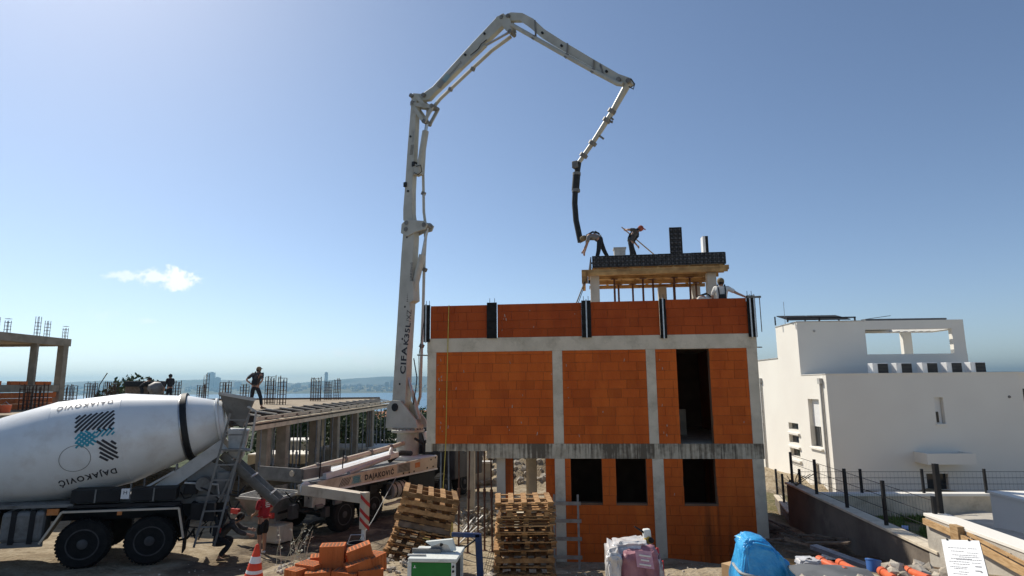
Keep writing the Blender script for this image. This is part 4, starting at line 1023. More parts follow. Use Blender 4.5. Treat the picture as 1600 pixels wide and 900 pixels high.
for k in range(5):
    MB().tube([(-1.3 + k*.11, -.98, 1.25 - k*.05), (-1.2 + k*.12, -1.12, 1.0), (-1.05 + k*.13, -1.0, .75 + .05*k)], .025, 6).build('hydraulic_hose', M['cable'], pump, True)
MB().span((-1.3, -1.15, .95), (-.75, -.8, 1.55)).build('valve_block', M['lightgrey_paint'], pump, bevel=.02)
MB().tube([(-1.5, -1.02, 1.55), (-1.5, -1.06, 1.55)], .2, 16).build('remote_dial', M['white_paint'], pump)
rq = random.Random(9)
for k in range(26):
    x = rq.uniform(-2.3, 1.9); y = rq.uniform(-1.22, -.6); z = rq.uniform(.75, 1.7); L = rq.uniform(.3, 1.0); sag = rq.uniform(.08, .4)
    MB().tube([(x, y, z), (x + L * .3, y - .03, z - sag * .7), (x + L * .7, y + .02, z - sag * .8), (x + L, y + .05, z + rq.uniform(-.3, .1))], rq.choice([.018, .025, .035]), 6).build('hydraulic_hose', M['cable'], pump, True)
for x, y, z, a_, c_, h_ in ((-.2, -1.12, 1.15, .3, .2, .35), (.75, -1.1, 1.2, .5, .2, .25), (-1.9, -1.0, .95, .25, .2, .4), (1.45, -1.12, 1.1, .35, .15, .3), (-.75, -1.15, .75, .2, .2, .3), (2.25, -1.1, .95, .3, .25, .4)):
    MB().box((x, y, z), (a_, c_, h_)).build('equipment_box', M[rq.choice(['black', 'grey_paint', 'cab_dark'])], pump, bevel=.02)
for x in (-1.2, -.4, .5): MB().tube([(x, -1.16, .95), (x + .3, -1.16, .95)], .07, 10).build('filter_canister', M['grey_paint'], pump, True)
# rear outrigger, swung out
og = MB().bar((-1.5, -.9, 1.52), (-1.83, -3.55, 1.50), .30, .30, w2=.24, h2=.26).build('outrigger_arm', M['cream_paint'], pump, bevel=.012)
MB().span((-1.94, -3.70, .70), (-1.76, -3.50, 1.66)).build('outrigger_leg', M['cream_paint'], pump, bevel=.012)
lgm = MB()
for z in (.78, 1.02, 1.38):
    lgm.add([(-1.944, -3.704, z), (-1.944, -3.52, z + .14), (-1.944, -3.52, z + .25), (-1.944, -3.704, z + .11)], [(0, 1, 2, 3)])
    lgm.add([(-1.944, -3.704, z), (-1.76, -3.704, z - .14), (-1.76, -3.704, z - .03), (-1.944, -3.704, z + .11)], [(0, 1, 2, 3)])
lgm.build('hazard_stripes', M['red_paint'], pump)
MB().tube([(-1.85, -3.59, .72), (-1.85, -3.59, .12)], .06, 12).build('jack_rod', M['white_paint'], pump, True)
MB().tube([(-1.85, -3.59, .12), (-1.85, -3.59, .05)], .19, 16).build('jack_foot', M['grey_paint'], pump)
MB().span((-2.2, -3.95, -.02), (-1.5, -3.25, .05)).build('pad_board', M['debris'], pump)
# turret
MB().tube([(4.96, 0, 1.7), (4.96, 0, 2.72)], .44, 32).build('turret_column', M['boom_paint'], pump, True)
MB().lathe([(0, .60), (.02, .66), (.10, .66), (.12, .60)], (4.96, 0, 2.70), (0, 0, 1), 36).build('slewing_ring', M['boom_paint'], pump, True)
bl = MB()
for k in range(24):
    a = k * math.pi / 12; bl.tube([(4.96 + math.cos(a) * .6, math.sin(a) * .6, 2.82), (4.96 + math.cos(a) * .6, math.sin(a) * .6, 2.87)], .03, 6)
bl.build('ring_bolts', M['grey_paint'], pump)
MB().tube([(4.7, -.5, 2.5), (4.9, -.75, 2.3), (5.1, -.7, 1.95), (5.3, -.6, 2.2), (5.3, -.5, 2.6)], .05, 8).build('hose', M['cable'], pump, True)
MB().tube([(5.25, -.6, 2.7), (5.3, -.66, 2.4)], .09, 10).build('slew_motor', M['white_paint'], pump, True)
MB().span((5.15, -.7, 1.85), (5.45, -.45, 2.2)).build('hose_box', M['black'], pump)

# boom: lies in one upright plane through the turret axis
TB = PM @ Vector((4.96, 0, 0)); BA = R(-31.5)
BM = Matrix.Translation((TB.x, TB.y, 0)) @ Matrix.Rotation(BA, 4, 'Z'); BI = BM.inverted()
BL = PM.inverted() @ BM
bx_ = BM.to_3x3() @ Vector((1, 0, 0)); by_ = BM.to_3x3() @ Vector((0, 1, 0)); bo_ = BM.translation
def bp2(px, py, y=0.0):
    d = _f + RIGHT * ((px - 800) / F_PX) - UP * ((py - 450) / F_PX); c = Vector((0, 0, CAM_Z))
    t_ = ((bo_ + by_ * y - c).dot(by_)) / d.dot(by_)
    q = BI @ (c + d * t_); return Vector((q.x, y, q.z))
def bpart(b, name, m, parent=None, smooth=False, bevel=0):
    o = b.build(name, M[m], parent or pump, smooth, bevel)
    if parent is None: o.matrix_basis = BL
    return o
def plate(pxs, y0, y1): 
    return MB().prism([bp2(x, y, 0) + Vector((0, y0, 0)) for x, y in pxs], (0, y1 - y0, 0))
def pin(b, px, py, r, y0, y1): b.tube([bp2(px, py) + Vector((0, y0, 0)), bp2(px, py) + Vector((0, y1, 0))], r, 16)
th = plate([(612, 652), (613, 634), (621, 625), (634, 626), (647, 642), (658, 656), (661, 668), (611, 668)], -.33, -.26); bpart(th, 'turret_cheek', 'boom_paint', bevel=.01)
th = plate([(612, 652), (613, 634), (621, 625), (634, 626), (647, 642), (658, 656), (661, 668), (611, 668)], .26, .33); bpart(th, 'turret_cheek', 'boom_paint', bevel=.01)
th = plate([(613, 655), (640, 652), (655, 664), (655, 672), (612, 672)], -.26, .26); bpart(th, 'turret_block', 'boom_paint')
b = MB(); pin(b, 626, 636, .16, -.37, .37); bpart(b, 'boom_pin', 'black', smooth=True)
s1 = bpart(plate([(617, 628), (621, 565), (631, 400), (634, 362), (641, 354), (650, 354), (651, 372), (646, 460), (640, 560), (638, 628), (634, 642), (622, 646)], -.17, .17), 'boom_section', 'boom_paint', bevel=.015)
kn = bpart(plate([(633, 352), (640, 345), (668, 347), (673, 352), (670, 360), (655, 364), (642, 371), (632, 366)], -.235, -.175), 'knuckle_plate', 'boom_paint', bevel=.01)
kn = bpart(plate([(633, 352), (640, 345), (668, 347), (673, 352), (670, 360), (655, 364), (642, 371), (632, 366)], .175, .235), 'knuckle_plate', 'boom_paint', bevel=.01)
for q in ((640, 360), (668, 353), (641, 350)):
    b = MB(); pin(b, q[0], q[1], .10, -.26, .26); bpart(b, 'boom_pin', 'grey_paint', smooth=True)
s2 = bpart(plate([(633, 345), (633, 328), (636, 290), (640, 230), (645, 168), (646, 152), (654, 152), (653, 180), (650, 240), (647, 300), (647, 335), (649, 348), (641, 352)], -.13, .13), 'boom_section', 'boom_paint', bevel=.012)
s3 = bpart(plate([(644, 154), (648, 147), (662, 148), (678, 137), (700, 113), (740, 69), (778, 29), (787, 23), (796, 30), (788, 41), (760, 68), (742, 87), (700, 129), (680, 148), (672, 157), (650, 160)], -.11, .11), 'boom_section', 'boom_paint', bevel=.012)
s4 = bpart(plate([(786, 27), (800, 21), (818, 22), (835, 31), (852, 47), (880, 65), (920, 89), (968, 117), (988, 124), (988, 132), (975, 133), (960, 126), (915, 100), (870, 74), (845, 58), (828, 43), (815, 34), (800, 34), (792, 38)], -.10, .10), 'boom_section', 'boom_paint', bevel=.012)
# link frame at the second joint
def link_bars(pts, w_, y):
    b = MB()
    for p, q in zip(pts, pts[1:] + pts[:1]): b.bar(bp2(*p) + Vector((0, y, 0)), bp2(*q) + Vector((0, y, 0)), .06, w_, (0, 1, 0))
    return b
for y in (-.18, .18):
    b = MB()
    for p, q in (((647, 164), (667, 193)), ((667, 193), (680, 169)), ((648, 165), (680, 169)), ((655, 152), (669, 170))):
        b.bar(bp2(*p) + Vector((0, y, 0)), bp2(*q) + Vector((0, y, 0)), .16, .05, (0, 1, 0))
    bpart(b, 'link_frame', 'boom_paint')
for q in ((667, 192), (679, 168), (649, 163), (666, 151), (647, 152)):
    b = MB(); pin(b, q[0], q[1], .09, -.24, .24); bpart(b, 'boom_pin', 'grey_paint', smooth=True)
for pl_ in ([(778, 30), (790, 24), (800, 32), (804, 48), (800, 56), (793, 50)],):
    for y0, y1 in ((-.17, -.115), (.115, .17)): bpart(plate(pl_, y0, y1), 'knuckle_plate', 'boom_paint', bevel=.008)
for q in ((787, 30), (800, 52), (797, 28), (984, 129), (969, 127)):
    b = MB(); pin(b, q[0], q[1], .085, -.20, .20); bpart(b, 'boom_pin', 'grey_paint', smooth=True)
# rams
def ram(p, m_, q, r1, r2, y=0):
    b = MB(); b.tube([bp2(*p) + Vector((0, y, 0)), bp2(*m_) + Vector((0, y, 0))], r1, 14); o = bpart(b, 'ram_cylinder', 'boom_paint', smooth=True)
    b = MB(); b.tube([bp2(*m_) + Vector((0, y, 0)), bp2(*q) + Vector((0, y, 0))], r2, 10); bpart(b, 'ram_rod', 'steel', smooth=True)
ram((645, 462), (660, 398), (668, 356), .14, .06)
ram((655, 268), (665, 205), (667, 193), .14, .07)
ram((722, 108), (760, 72), (799, 50), .085, .05, -.05)
ram((655, 655), (644, 612), (638, 590), .08, .06)
bpart(plate([(640, 440), (650, 440), (651, 470), (643, 475)], -.2, .2), 'ram_bracket', 'boom_paint')
bpart(plate([(649, 255), (658, 262), (658, 272), (650, 275)], -.16, .16), 'ram_bracket', 'boom_paint')
# delivery pipe along the boom
def bt(pts, r, name, m_, y, n=8):
    b = MB(); b.tube([bp2(*p) + Vector((0, y, 0)) for p in pts], r, n); return bpart(b, name, m_, smooth=True)
bt([(643, 640), (650, 620), (652, 560), (655, 480), (657, 400), (659, 368)], .062, 'delivery_pipe', 'boom_paint', .25)
bt([(659, 368), (660, 352), (657, 330), (656, 270), (660, 205), (664, 160)], .06, 'delivery_pipe', 'boom_paint', .22)
bt([(668, 172), (684, 152), (726, 112), (765, 76), (795, 54)], .075, 'delivery_pipe', 'boom_paint', .17)
bt([(803, 42), (838, 62), (880, 86), (930, 114), (968, 134), (976, 135)], .085, 'delivery_pipe', 'boom_paint', -.16, 10)
for p in ((838, 62), (889, 91), (930, 114), (700, 137), (735, 105), (656, 300), (658, 420), (653, 540)):
    b = MB(); c_ = bp2(*p) + Vector((0, -.16 if p[0] > 800 else (.17 if p[0] > 690 else .24), 0)); b.box(c_, (.16, .16, .16), (0, .5, 0)); bpart(b, 'pipe_clamp', 'grey_paint', bevel=.02)
for p, q in (((889, 70), (888, 92)), ((930, 96), (929, 116)), ((838, 34), (840, 60)), ((940, 103), (945, 120))):
    b = MB(); b.bar(bp2(*p) + Vector((0, -.12, 0)), bp2(*q) + Vector((0, -.14, 0)), .05, .05); bpart(b, 'pipe_bracket', 'grey_paint')
for p in ((637, 290), (650, 258)): 
    b = MB(); b.box(bp2(*p) + Vector((0, -.1, 0)), (.14, .2, .2)); bpart(b, 'valve_box', 'black')
bt([(655, 262), (662, 260), (664, 270), (658, 275), (652, 272)], .02, 'hydraulic_hose', 'cable', -.2, 6)
bt([(985, 138), (992, 142), (994, 134), (988, 126)], .022, 'hydraulic_hose', 'cable', -.15, 6)
bt([(649, 560), (654, 590), (652, 610), (648, 632)], .022, 'hydraulic_hose', 'cable', -.1, 6)
bt([(740, 90), (752, 80), (757, 72), (765, 66)], .025, 'hydraulic_hose', 'cable', -.22, 6)
# last thin section and the rubber end hose
b = MB(); b.tube([bp2(983, 128), bp2(955, 178), bp2(925, 225), bp2(903, 256)], [.13, .10, .085, .08], 10); s5 = bpart(b, 'tip_pipe', 'boom_paint', smooth=True)
for p in ((956, 174), (948, 188), (926, 224), (912, 243)):
    b = MB(); c_ = bp2(*p); d_ = (bp2(983, 130) - bp2(903, 256)).normalized(); b.lathe([(-.07, .15), (.07, .15)], c_, d_, 12); bpart(b, 'coupling', 'grey_paint', smooth=True)
for p, q in (((950, 180), (958, 187)), ((934, 210), (943, 217)), ((947, 187), (957, 191))):
    b = MB(); b.bar(bp2(*p), bp2(*q), .07, .07); bpart(b, 'clamp_lever', 'grey_paint')
b = MB(); b.box(bp2(903, 258) + Vector((-.06, -.05, 0)), (.22, .24, .26)); bpart(b, 'hose_clamp', 'grey_paint', bevel=.03)
bt([(904, 254), (902, 268), (899, 290), (898, 318), (900, 344), (905, 368), (907, 378)], .105, 'end_hose', 'cable', 0, 12)
b = MB(); b.tube([bp2(901, 272), bp2(899, 298)], .14, 12); bpart(b, 'hose_sleeve', 'cable', smooth=True)
for p in ((900, 298), (901, 272)):
    b = MB(); b.lathe([(-.05, .15), (.05, .15)], bp2(*p), (0, 0, 1), 12); bpart(b, 'hose_band', 'grey_paint', smooth=True)
# lettering on the boom
def blet(body, p0, p1, hpx, y, bold=0, m_='ink', spacing=1.0, flip=1):
    a_, c_ = bp2(*p0, y), bp2(*p1, y); xd = (c_ - a_).normalized(); yd = Vector((-xd.z, 0, xd.x)); L = (c_ - a_).length
    o = lettering(pump, body, hpx / 38.0 / .73, a_, xd, yd, M[m_], bold, spacing, width=L); o.matrix_basis = BL
blet('CIFA', (633, 585), (636, 542), 11, -.176, .012, spacing=1.12)
blet('K35L', (637.5, 540), (641.5, 505), 10, -.176, .010, spacing=1.08)
blet('/XZ', (642, 503), (643, 484), 10, -.176, .0)
blet('DAJAKOVIĆ', (642.5, 446), (645.5, 410), 4.5, -.176, .004, spacing=1.3)
blet('DAJAKOVIĆ', (703, 119), (722, 98), 4.5, -.116, .004, spacing=1.3)
blet('DAJAKOVIĆ', (645.5, 222), (647.5, 205), 3.0, -.136, .002, 'ink_grey', spacing=1.2)
def bpatch(p, s_, y, ang, m_):
    c_ = bp2(*p, y); b = MB(); xd = Vector((math.cos(ang), 0, math.sin(ang))); yd = Vector((-xd.z, 0, xd.x))
    for k in range(5):
        o_ = (-.5 + k * .25) * s_; b.add([c_ + xd * (o_ - .05*s_) - yd*s_*.5, c_ + xd * (o_ + .06*s_) - yd*s_*.5, c_ + xd * (o_ + .06*s_) + yd*s_*.5, c_ + xd * (o_ - .05*s_) + yd*s_*.5], [(0, 1, 2, 3)])
    bpart(b, 'emblem_stripes', m_)
bpatch((640, 465), .30, -.176, 1.5, 'ink'); bpatch((641, 453), .26, -.176, 1.5, 'teal')
bpatch((689, 131), .30, -.116, .85, 'ink'); bpatch((697, 122), .28, -.116, .85, 'teal')
bpatch((643, 238), .18, -.136, 1.5, 'ink'); bpatch((644, 230), .18, -.136, 1.5, 'ink')
for p in ((640, 372), (637, 480), (633, 530), (629, 600), (641, 300), (645, 215), (730, 88), (760, 55), (880, 74), (850, 54), (950, 114)):
    b = MB(); pin(b, p[0], p[1], .045, -.176, -.1); bpart(b, 'bolt', 'black')
# guide wire from the pump to the house
b = MB(); b.tube([BM @ bp2(655, 632), hw(-.3, .1, 5.58), hw(-.08, -.05, 6.9)], .012, 5); tag(b.build('guide_wire', M['cable']), 'thin dark wire strung between the boom foot and the house corner', 'wire')
b = MB(); p0 = PM @ Vector((2.6, -1.26, 1.35)); p1 = at(530, 862, 15.2); p1.z = gz(p1.x, p1.y) + .03
b.tube([p0, p0.lerp(p1, .5) - Vector((0, 0, .12)), p1], .012, 5); tag(b.build('tether_rope', M['strap']), 'thin rope slanting from the pump truck side down to the ground', 'rope')

for o in list(col.objects):
    if o.name.startswith('emblem_'): o['kind'] = 'stuff'

# ================================================================ LEFT: UNFINISHED DECK
DX, DZ = -8.95, 3.85
dk = thing('concrete_deck', 'unfinished first-floor concrete deck on columns and props behind the mixer', 'building', (DX, 21.7, 0))
MB().span((-34, 0, 3.58), (-.95, 24.5, DZ)).build('slab', M['timber_deck'] if 'timber_deck' in M else M['grey_wood'], dk)
MB().span((-34, .0, 3.25), (-.95, .3, 3.57)).build('edge_beam', M['concrete_dark'], dk)
MB().span((-.03, -.1, 3.58), (.02, 24.5, 3.71)).build('edge_board', M['concrete'], dk)
MB().span((-.16, -.1, 3.24), (-.06, 24.5, 3.52)).build('edge_board', M['concrete'], dk)
MB().span((-.93, -.1, 3.40), (-.05, 24.5, 3.46)).build('trench_floor', M['trench'], dk)
MB().span((-.949, -.1, 3.461), (-.93, 24.3, 3.845)).build('trench_side', M['trench'], dk)  # thin liner added; its dark colour stands for shade in the trench
MB().span((-1.0, 24.3, DZ), (-34, 24.5, DZ + .12)).build('edge_board', M['debris'], dk)
for k in range(16):
    y = .25 + k * 1.5
    MB().bar((-1.02, y, DZ + .03), (.03, y - .05, 3.735), .10, .05).build('batten', M['concrete_pale'], dk)
for k in range(15):
    y = .6 + k * 1.6
    MB().span((.021, y, 3.60), (.03, y + .22, 3.66)).build('form_tie', M['rust'], dk)
for px, X in ((417, -.35), (446, -.35), (495, -.35), (526, -.35), (556, -.35), (580, -.35), (452, -5), (500, -5), (530, -5), (425, -5)):
    Y = (DX + X) / ((px - 800) / F_PX) / 1.0
    y = Y * 1.0 - 21.7
    if y < 0.2: y = .2
    if y > 24: y = 23.5
    MB().span((X - .2, y, gz(DX + X, y + 21.7) - .3), (X + .2, y + .4, 3.5)).build('column', M['concrete_dark'] if X > -1 else M['concrete_pale'], dk, bevel=.01)
pd = None
for k in range(44):
    X = random.choice([-.25, -.3, -1.6, -3.0, -4.2, -5.6]) if k < 26 else -.2; Y = 22.3 + k * .85 if k < 26 else 22.6 + (k - 26) * 1.27
    x = DX + X; z = gz(x, Y) - .05
    lab_ = 'dark steel prop in the forest of props under the concrete deck'
    if pd is None: pd = prop((x, Y, z), 3.42 - z, 'prop_grey', lab_, 'props under the concrete deck')
    else: prop_copy(pd, (x, Y, z), k * .9).scale = (1.15, 1.15, (3.42 - z) / (3.42 - gz(DX - .3, 22.3) + .05))
pts = []
# pale terraces seen below the deck
for px, py, Y, wd in ((470, 712, 46, 8), (560, 690, 52, 14), (580, 702, 40, 7)):
    p = at(px, py, Y); z = gz(p.x, p.y); 
    t = thing('terrace_wall', {470: 'pale terrace wall glimpsed between the deck props, the near low one', 560: 'long pale terrace wall below the grove beyond the deck', 580: 'short pale wall just left of the boom foot beyond the deck'}[px], 'wall', (p.x, p.y, z), (0, 0, -.1))
    MB().span((-wd/2, -.15, -1.0), (wd/2, .15, max(.5, p.z - z))).build('stem_wall', M['concrete_pale'], t)
    MB().span((-wd/2, -.2, max(.5, p.z - z)), (wd/2, 2.6, max(.5, p.z - z) + .12)).build('coping', M['white_wall'], t)

# rebar cages standing on the deck
def rebar_meshes(nx_, ny_, wdt, h):
    rb_ = MB().tube([(0, 0, -.1), (0, 0, h)], .021, 5).mesh('bar', M['rust'])
    st = MB(); 
    for a_, c_ in (((-wdt, -.15), (wdt, -.15)), ((wdt, -.15), (wdt, .15)), ((wdt, .15), (-wdt, .15)), ((-wdt, .15), (-wdt, -.15))): st.tube([(*a_, 0), (*c_, 0)], .016, 4)
    return rb_, st.mesh('stirrup', M['rust'])
def cage(px, Y, h, wdt, n, lab):
    x = at(px, 600, Y).x
    t = thing('rebar_cage', lab, 'rebar', (x, Y, DZ), (0, 0, random.uniform(-.2, .2)), 'rebar cages standing on the deck')
    a_, c_ = rebar_meshes(0, 0, wdt, h)
    for i in range(n):
        for y in (-.14, .14):
            o = link('bar', a_, t); o.location = (-wdt + 2 * wdt * i / (n - 1), y, 0); o.rotation_euler = (random.uniform(-.02, .02), random.uniform(-.02, .02), 0); o.scale = (1, 1, random.uniform(.88, 1.05))
    for k in range(7):
        o = link('stirrup', c_, t); o.location = (0, 0, .10 + k * h * .145)
for a_ in ((353, 34, 1.25, .24, 4, 'rebar cage just left of the worker striding on the deck'), (423, 33, 1.55, .22, 4, 'rebar cage just right of the worker striding on the deck'), (441, 32, 1.45, .16, 3, 'narrow rebar cage, second to the right of the striding worker'),
           (494, 40, 1.55, .30, 5, 'tall dense rebar cage midway along the deck'), (513, 43, 1.3, .22, 4, 'rebar cage standing between the dense cage and the last one'), (527, 44, 1.45, .20, 4, 'last rebar cage towards the boom'),
           (174, 38, 1.35, .42, 7, 'wide dense rebar cage above the middle of the mixer drum'), (143, 37, 1.3, .30, 5, 'rebar cage with red base left of the dense one above the drum'), (275, 39, 1.35, .25, 4, 'rebar cage beside the far standing worker'),
           (316, 40, 1.1, .22, 4, 'short rebar cage above the drum ring'), (322, 44, 1.9, .12, 2, 'two tall single bars rising above the drum ring'), (108, 31, 1.1, .35, 5, 'rebar cage beside the concrete frame corner'), (55, 27, 1.1, .5, 7, 'wide rebar cage in front of the concrete frame infill'), (383, 36, 1.1, .18, 3, 'rebar cage half hidden behind the striding worker')):
    cage(*a_)
b = MB(); p = at(152, 612, 37); b.tube([(p.x, p.y, DZ), (p.x + .1, p.y, 5.0), (p.x + .5, p.y, 5.7)], .03, 6); tag(b.build('bent_pipe', M['cable']), 'dark bent pipe sticking up among the rebar cages', 'pipe')
# crate at the feet of the striding worker
p = at(371, 626, 24.5)
t = thing('dark_trough', 'dark mortar trough on the deck corner by the striding worker', 'trough', (p.x, p.y, DZ), (0, 0, .3))
MB().prism([(-.34, -.28, 0), (.34, -.28, 0), (.42, -.34, .42), (-.42, -.34, .42)], (0, .6, 0)).build('shell', M['grey_paint'], t)
MB().span((-.45, -.37, .40), (.45, .31, .45)).build('rim', M['black'], t)

# concrete frame of the next house
fr = thing('frame_house', 'bare concrete frame with brick infill at the left picture edge', 'building', (-22.25, 22, DZ))
for y in (-1, 3.9, 6.3, 8.0):
    w_ = .12 if y == 6.3 else .32
    MB().span((-.16, y, 0), (.16, y + w_, 3.0)).build('column', M['concrete_dark'], fr)
MB().span((-.2, -1.2, 3.0), (.2, 8.4, 3.36)).build('beam', M['concrete_dark'], fr)
MB().span((-6, 8.05, 3.0), (-.2, 8.38, 3.34)).build('beam', M['concrete_dark'], fr)
MB().span((-6, -1.2, 3.1), (-.21, 8.04, 3.3)).build('roof_slab', M['concrete_dark'], fr)
MB().span((-5.9, 8.05, 0), (-5.6, 8.35, 3.0)).build('column', M['concrete_dark'], fr)
MB().span((-.14, -1, .78), (.14, 8.0, 1.10)).build('lintel', M['concrete_dark'], fr)
ub = MB().box((0, 0, 0), (1, 1, 1)).mesh('brick', M['brickloose'])
for k in range(3):
    y = -.65 - (k % 2) * .2
    while y < 7.9:
        if not any(c_ - .2 < y + .22 < c_ + .4 for c_ in (3.9, 8.0)):
            o = link('brick', ub, fr); o.location = (0, y + .22, .13 + k * .25); o.scale = (.2, .44, .24)
        y += .45
for k in range(7):
    if k % 3 == 1: continue
    o = link('brick', ub, fr); o.location = (0, 4.4 + k * .48, 1.18); o.scale = (.2, .44, .16)
for y in (4.1, 4.7, 6.4, 7.0, 8.2):
    rbm = MB()
    for dx in (-.08, .08):
        for dy in (-.07, .07): rbm.tube([(dx, y + dy, 3.3), (dx, y + dy, 4.1 + .2 * math.sin(y * 9))], .012, 4)
    for q in range(4): rbm.box((0, y, 3.5 + q * .16), (.2, .18, .012))
    rbm.build('rebar_stub', M['rust'], fr)
# timber scraps and orange bucket in front of the frame
p = at(8, 640, 24); t = thing('orange_tub', 'small orange tub left on the deck under the concrete frame', 'tub', (p.x, p.y, DZ)); 
MB().lathe([(0, .16), (.28, .2), (.30, .2)], (0, 0, 0), (0, 0, 1), 16).build('shell', M['pipe_orange'], t, True)
MB().tube([(-.19, 0, .28), (0, 0, .42), (.19, 0, .28)], .012, 5).build('handle', M['steel'], t)
# small drum mixer on the deck next to the far workers
p = at(243, 612, 36)
t = thing('drum_mixer', 'small dark barrel mixer between the two far deck workers', 'cement mixer', (p.x, p.y, DZ), (0, 0, .5))
MB().lathe([(-.35, .25), (-.2, .42), (.15, .42), (.4, .24)], (0, 0, .85), (.8, 0, .5), 18).build('drum', M['grey_paint'], t, True)
for sx in (-1, 1): MB().bar((sx * .3, 0, .8), (sx * .5, 0, 0), .05, .05).build('leg', M['black'], t)
MB().lathe([(-.04, .30), (.04, .30)], (0, .42, .30), (0, 1, 0), 18).build('wheel', M['rubber'], t)
p = at(225, 604, 37)
t = thing('tarp_stack', 'dark covered stack on the deck behind the small barrel mixer', 'covered stack', (p.x, p.y, DZ), (0, 0, .2))
MB().span((-.9, -.4, 0), (1.0, .5, 1.25)).build('load', M['debris'], t, bevel=.1); MB().span((-.95, -.45, 1.0), (1.05, .55, 1.34)).build('cover', M['dark_cloth'], t, bevel=.08)

# ================================================================ RIGHT: WHITE HOUSE
wh_ = thing('white_house', 'modern white flat-roofed house with terrace pergola and shaded blank front', 'house', (15.27, 30, 0), (0, 0, R(-2.9)))
WM = Matrix.Translation((15.27, 30, 0)) @ Matrix.Rotation(R(-2.9), 4, 'Z'); WI = WM.inverted()
def wl(px, py, ly):
    """local (x, z) of a photo pixel on the plane y = ly of the white house"""
    d = WI.to_3x3() @ (_f + RIGHT * ((px - 800) / F_PX) - UP * ((py - 450) / F_PX)); c = WI @ Vector((0, 0, CAM_Z)); t_ = (ly - c.y) / d.y
    q = c + d * t_; return q.x, q.z
def ws(px, py):
    """local (y, z) of a photo pixel on the side wall x = 0"""
    d = WI.to_3x3() @ (_f + RIGHT * ((px - 800) / F_PX) - UP * ((py - 450) / F_PX)); c = WI @ Vector((0, 0, CAM_Z)); t_ = -c.x / d.x
    q = c + d * t_; return q.y, q.z
def wall_with_holes(axis_, a0, a1, z0, z1, holes, pos, thick):
    """a wall in the plane axis_=pos built from strips round its openings"""
    b = MB(); zs = sorted({z0, z1} | {v for h in holes for v in (h[2], h[3])})
    for q in range(len(zs) - 1):
        mz = (zs[q] + zs[q+1]) / 2; sp_ = [(a0, a1)]
        for h in holes:
            if h[2] < mz < h[3]: sp_ = [s_ for (p, r_) in sp_ for s_ in ((p, min(r_, h[0])), (max(p, h[1]), r_)) if s_[1] - s_[0] > .002]
        for (p, r_) in sp_:
            if axis_ == 'y': b.span((p, pos, zs[q]), (r_, pos + thick, zs[q+1]))
            else: b.span((pos, p, zs[q]), (pos + thick, r_, zs[q+1]))
    return b
TOP = 5.12; XR = 9.03
x0, zt = wl(1459, 621, 0); x1, zb = wl(1478, 662, 0); x2, _z = wl(1447, 740, 0); x3, z3 = wl(1481, 740, 0)
fh = [(x0, x1, zb, zt), (x2, x3, -.3, z3)]
wall_with_holes('y', .004, XR, -1.5, TOP, fh, 0, .3).build('front_wall', M['white_wall'], wh_)
MB().span((x0 + .02, .22, zb), (x1 - .02, .28, zt - .0)).build('roller_shutter', M['white_plastic'], wh_)
gl = MB().span((x0 + .05, .17, zb + .05), (x0 + .55 * (x1 - x0), .2, zb + .45 * (zt - zb))).build('window', M['glass'], wh_)
MB().span((x0 + .02, .19, zb), (x0 + .07, .225, zb + .5 * (zt - zb))).build('frame', M['grey_paint'], gl)
MB().span((x0 - .05, -.06, zb - .06), (x1 + .08, .25, zb - .003)).build('window_sill', M['white_wall'], wh_)
gl = MB().span((x2, .2, -.3), (x3, .26, z3)).build('window', M['glass'], wh_)
MB().span(((x2 + x3) / 2 - .03, .17, -.3), ((x2 + x3) / 2 + .03, .2, z3)).build('frame', M['black'], gl)
# projecting box over the lower window
xa, za = wl(1448, 709, -1.0); xb, zb2 = wl(1527, 726, -1.0)
b = MB(); b.span((xa, -1.0, zb2), (xb, -.9, za)); b.span((xa, -.9, zb2), (xa + .1, 0, za)); b.span((xb - .1, -.9, zb2), (xb, 0, za)); b.span((xa + .1, -.9, zb2), (xb - .1, 0, zb2 + .1)); b.build('balcony_box', M['white_wall'], wh_)
# side wall, sunlit, with its slit windows
sh = []
def rect(pxl, pyt, pxr, pyb):
    ya, zt_ = ws(pxr, pyt); yb, _ = ws(pxl, pyt); _, zb_ = ws((pxl + pxr) / 2, pyb); return (ya, yb, zb_, zt_)
slits = [rect(1232, 662, 1247, 671), rect(1233, 682, 1248, 692), rect(1235, 703, 1250, 713)]
tall = rect(1262, 624, 1279, 697); door = rect(1271, 726, 1280, 764)
sh = slits + [tall, door]
ROOF2, UP1, BK = 6.15, 7.92, 9.9
wall_with_holes('x', 0, 2.9, -1.5, TOP, [h for h in sh if h[0] < 2.9], 0, .3)
low = [(max(h[0], 0), min(h[1], 30), h[2], h[3]) for h in sh]
wall_with_holes('x', .304, 12.0, -1.5, TOP, low, 0, .3).build('side_wall', M['white_wall'], wh_)
MB().span((0, 5.95, TOP), (.3, 12.0, ROOF2)).build('side_wall', M['white_wall'], wh_)
MB().span((-.04, 5.96, ROOF2), (4, 12.0, ROOF2 + .05)).build('roof_coping', M['lightgrey_paint'], wh_)
MB().span((.3, .3, TOP - .3), (XR - .01, 9.0, TOP - .05)).build('roof', M['lightgrey_paint'], wh_)
MB().span((-.03, -.03, TOP), (XR, .3, TOP + .03)).build('roof_coping', M['white_wall'], wh_)
MB().span((-.03, .301, TOP), (.3, 2.9, TOP + .03)).build('roof_coping', M['white_wall'], wh_)
MB().span((XR - .3, .31, -1.5), (XR, 9.8, TOP)).build('side_wall', M['white_wall'], wh_)
for h in slits:
    MB().span((.2, h[0], h[2]), (.25, h[1], h[3])).build('window', M['glass'], wh_)
    MB().span((-.12, h[0] - .15, h[2] - .26), (.0, h[1] + .1, h[2] - .16)).build('window_sill', M['white_wall'], wh_)
h = tall
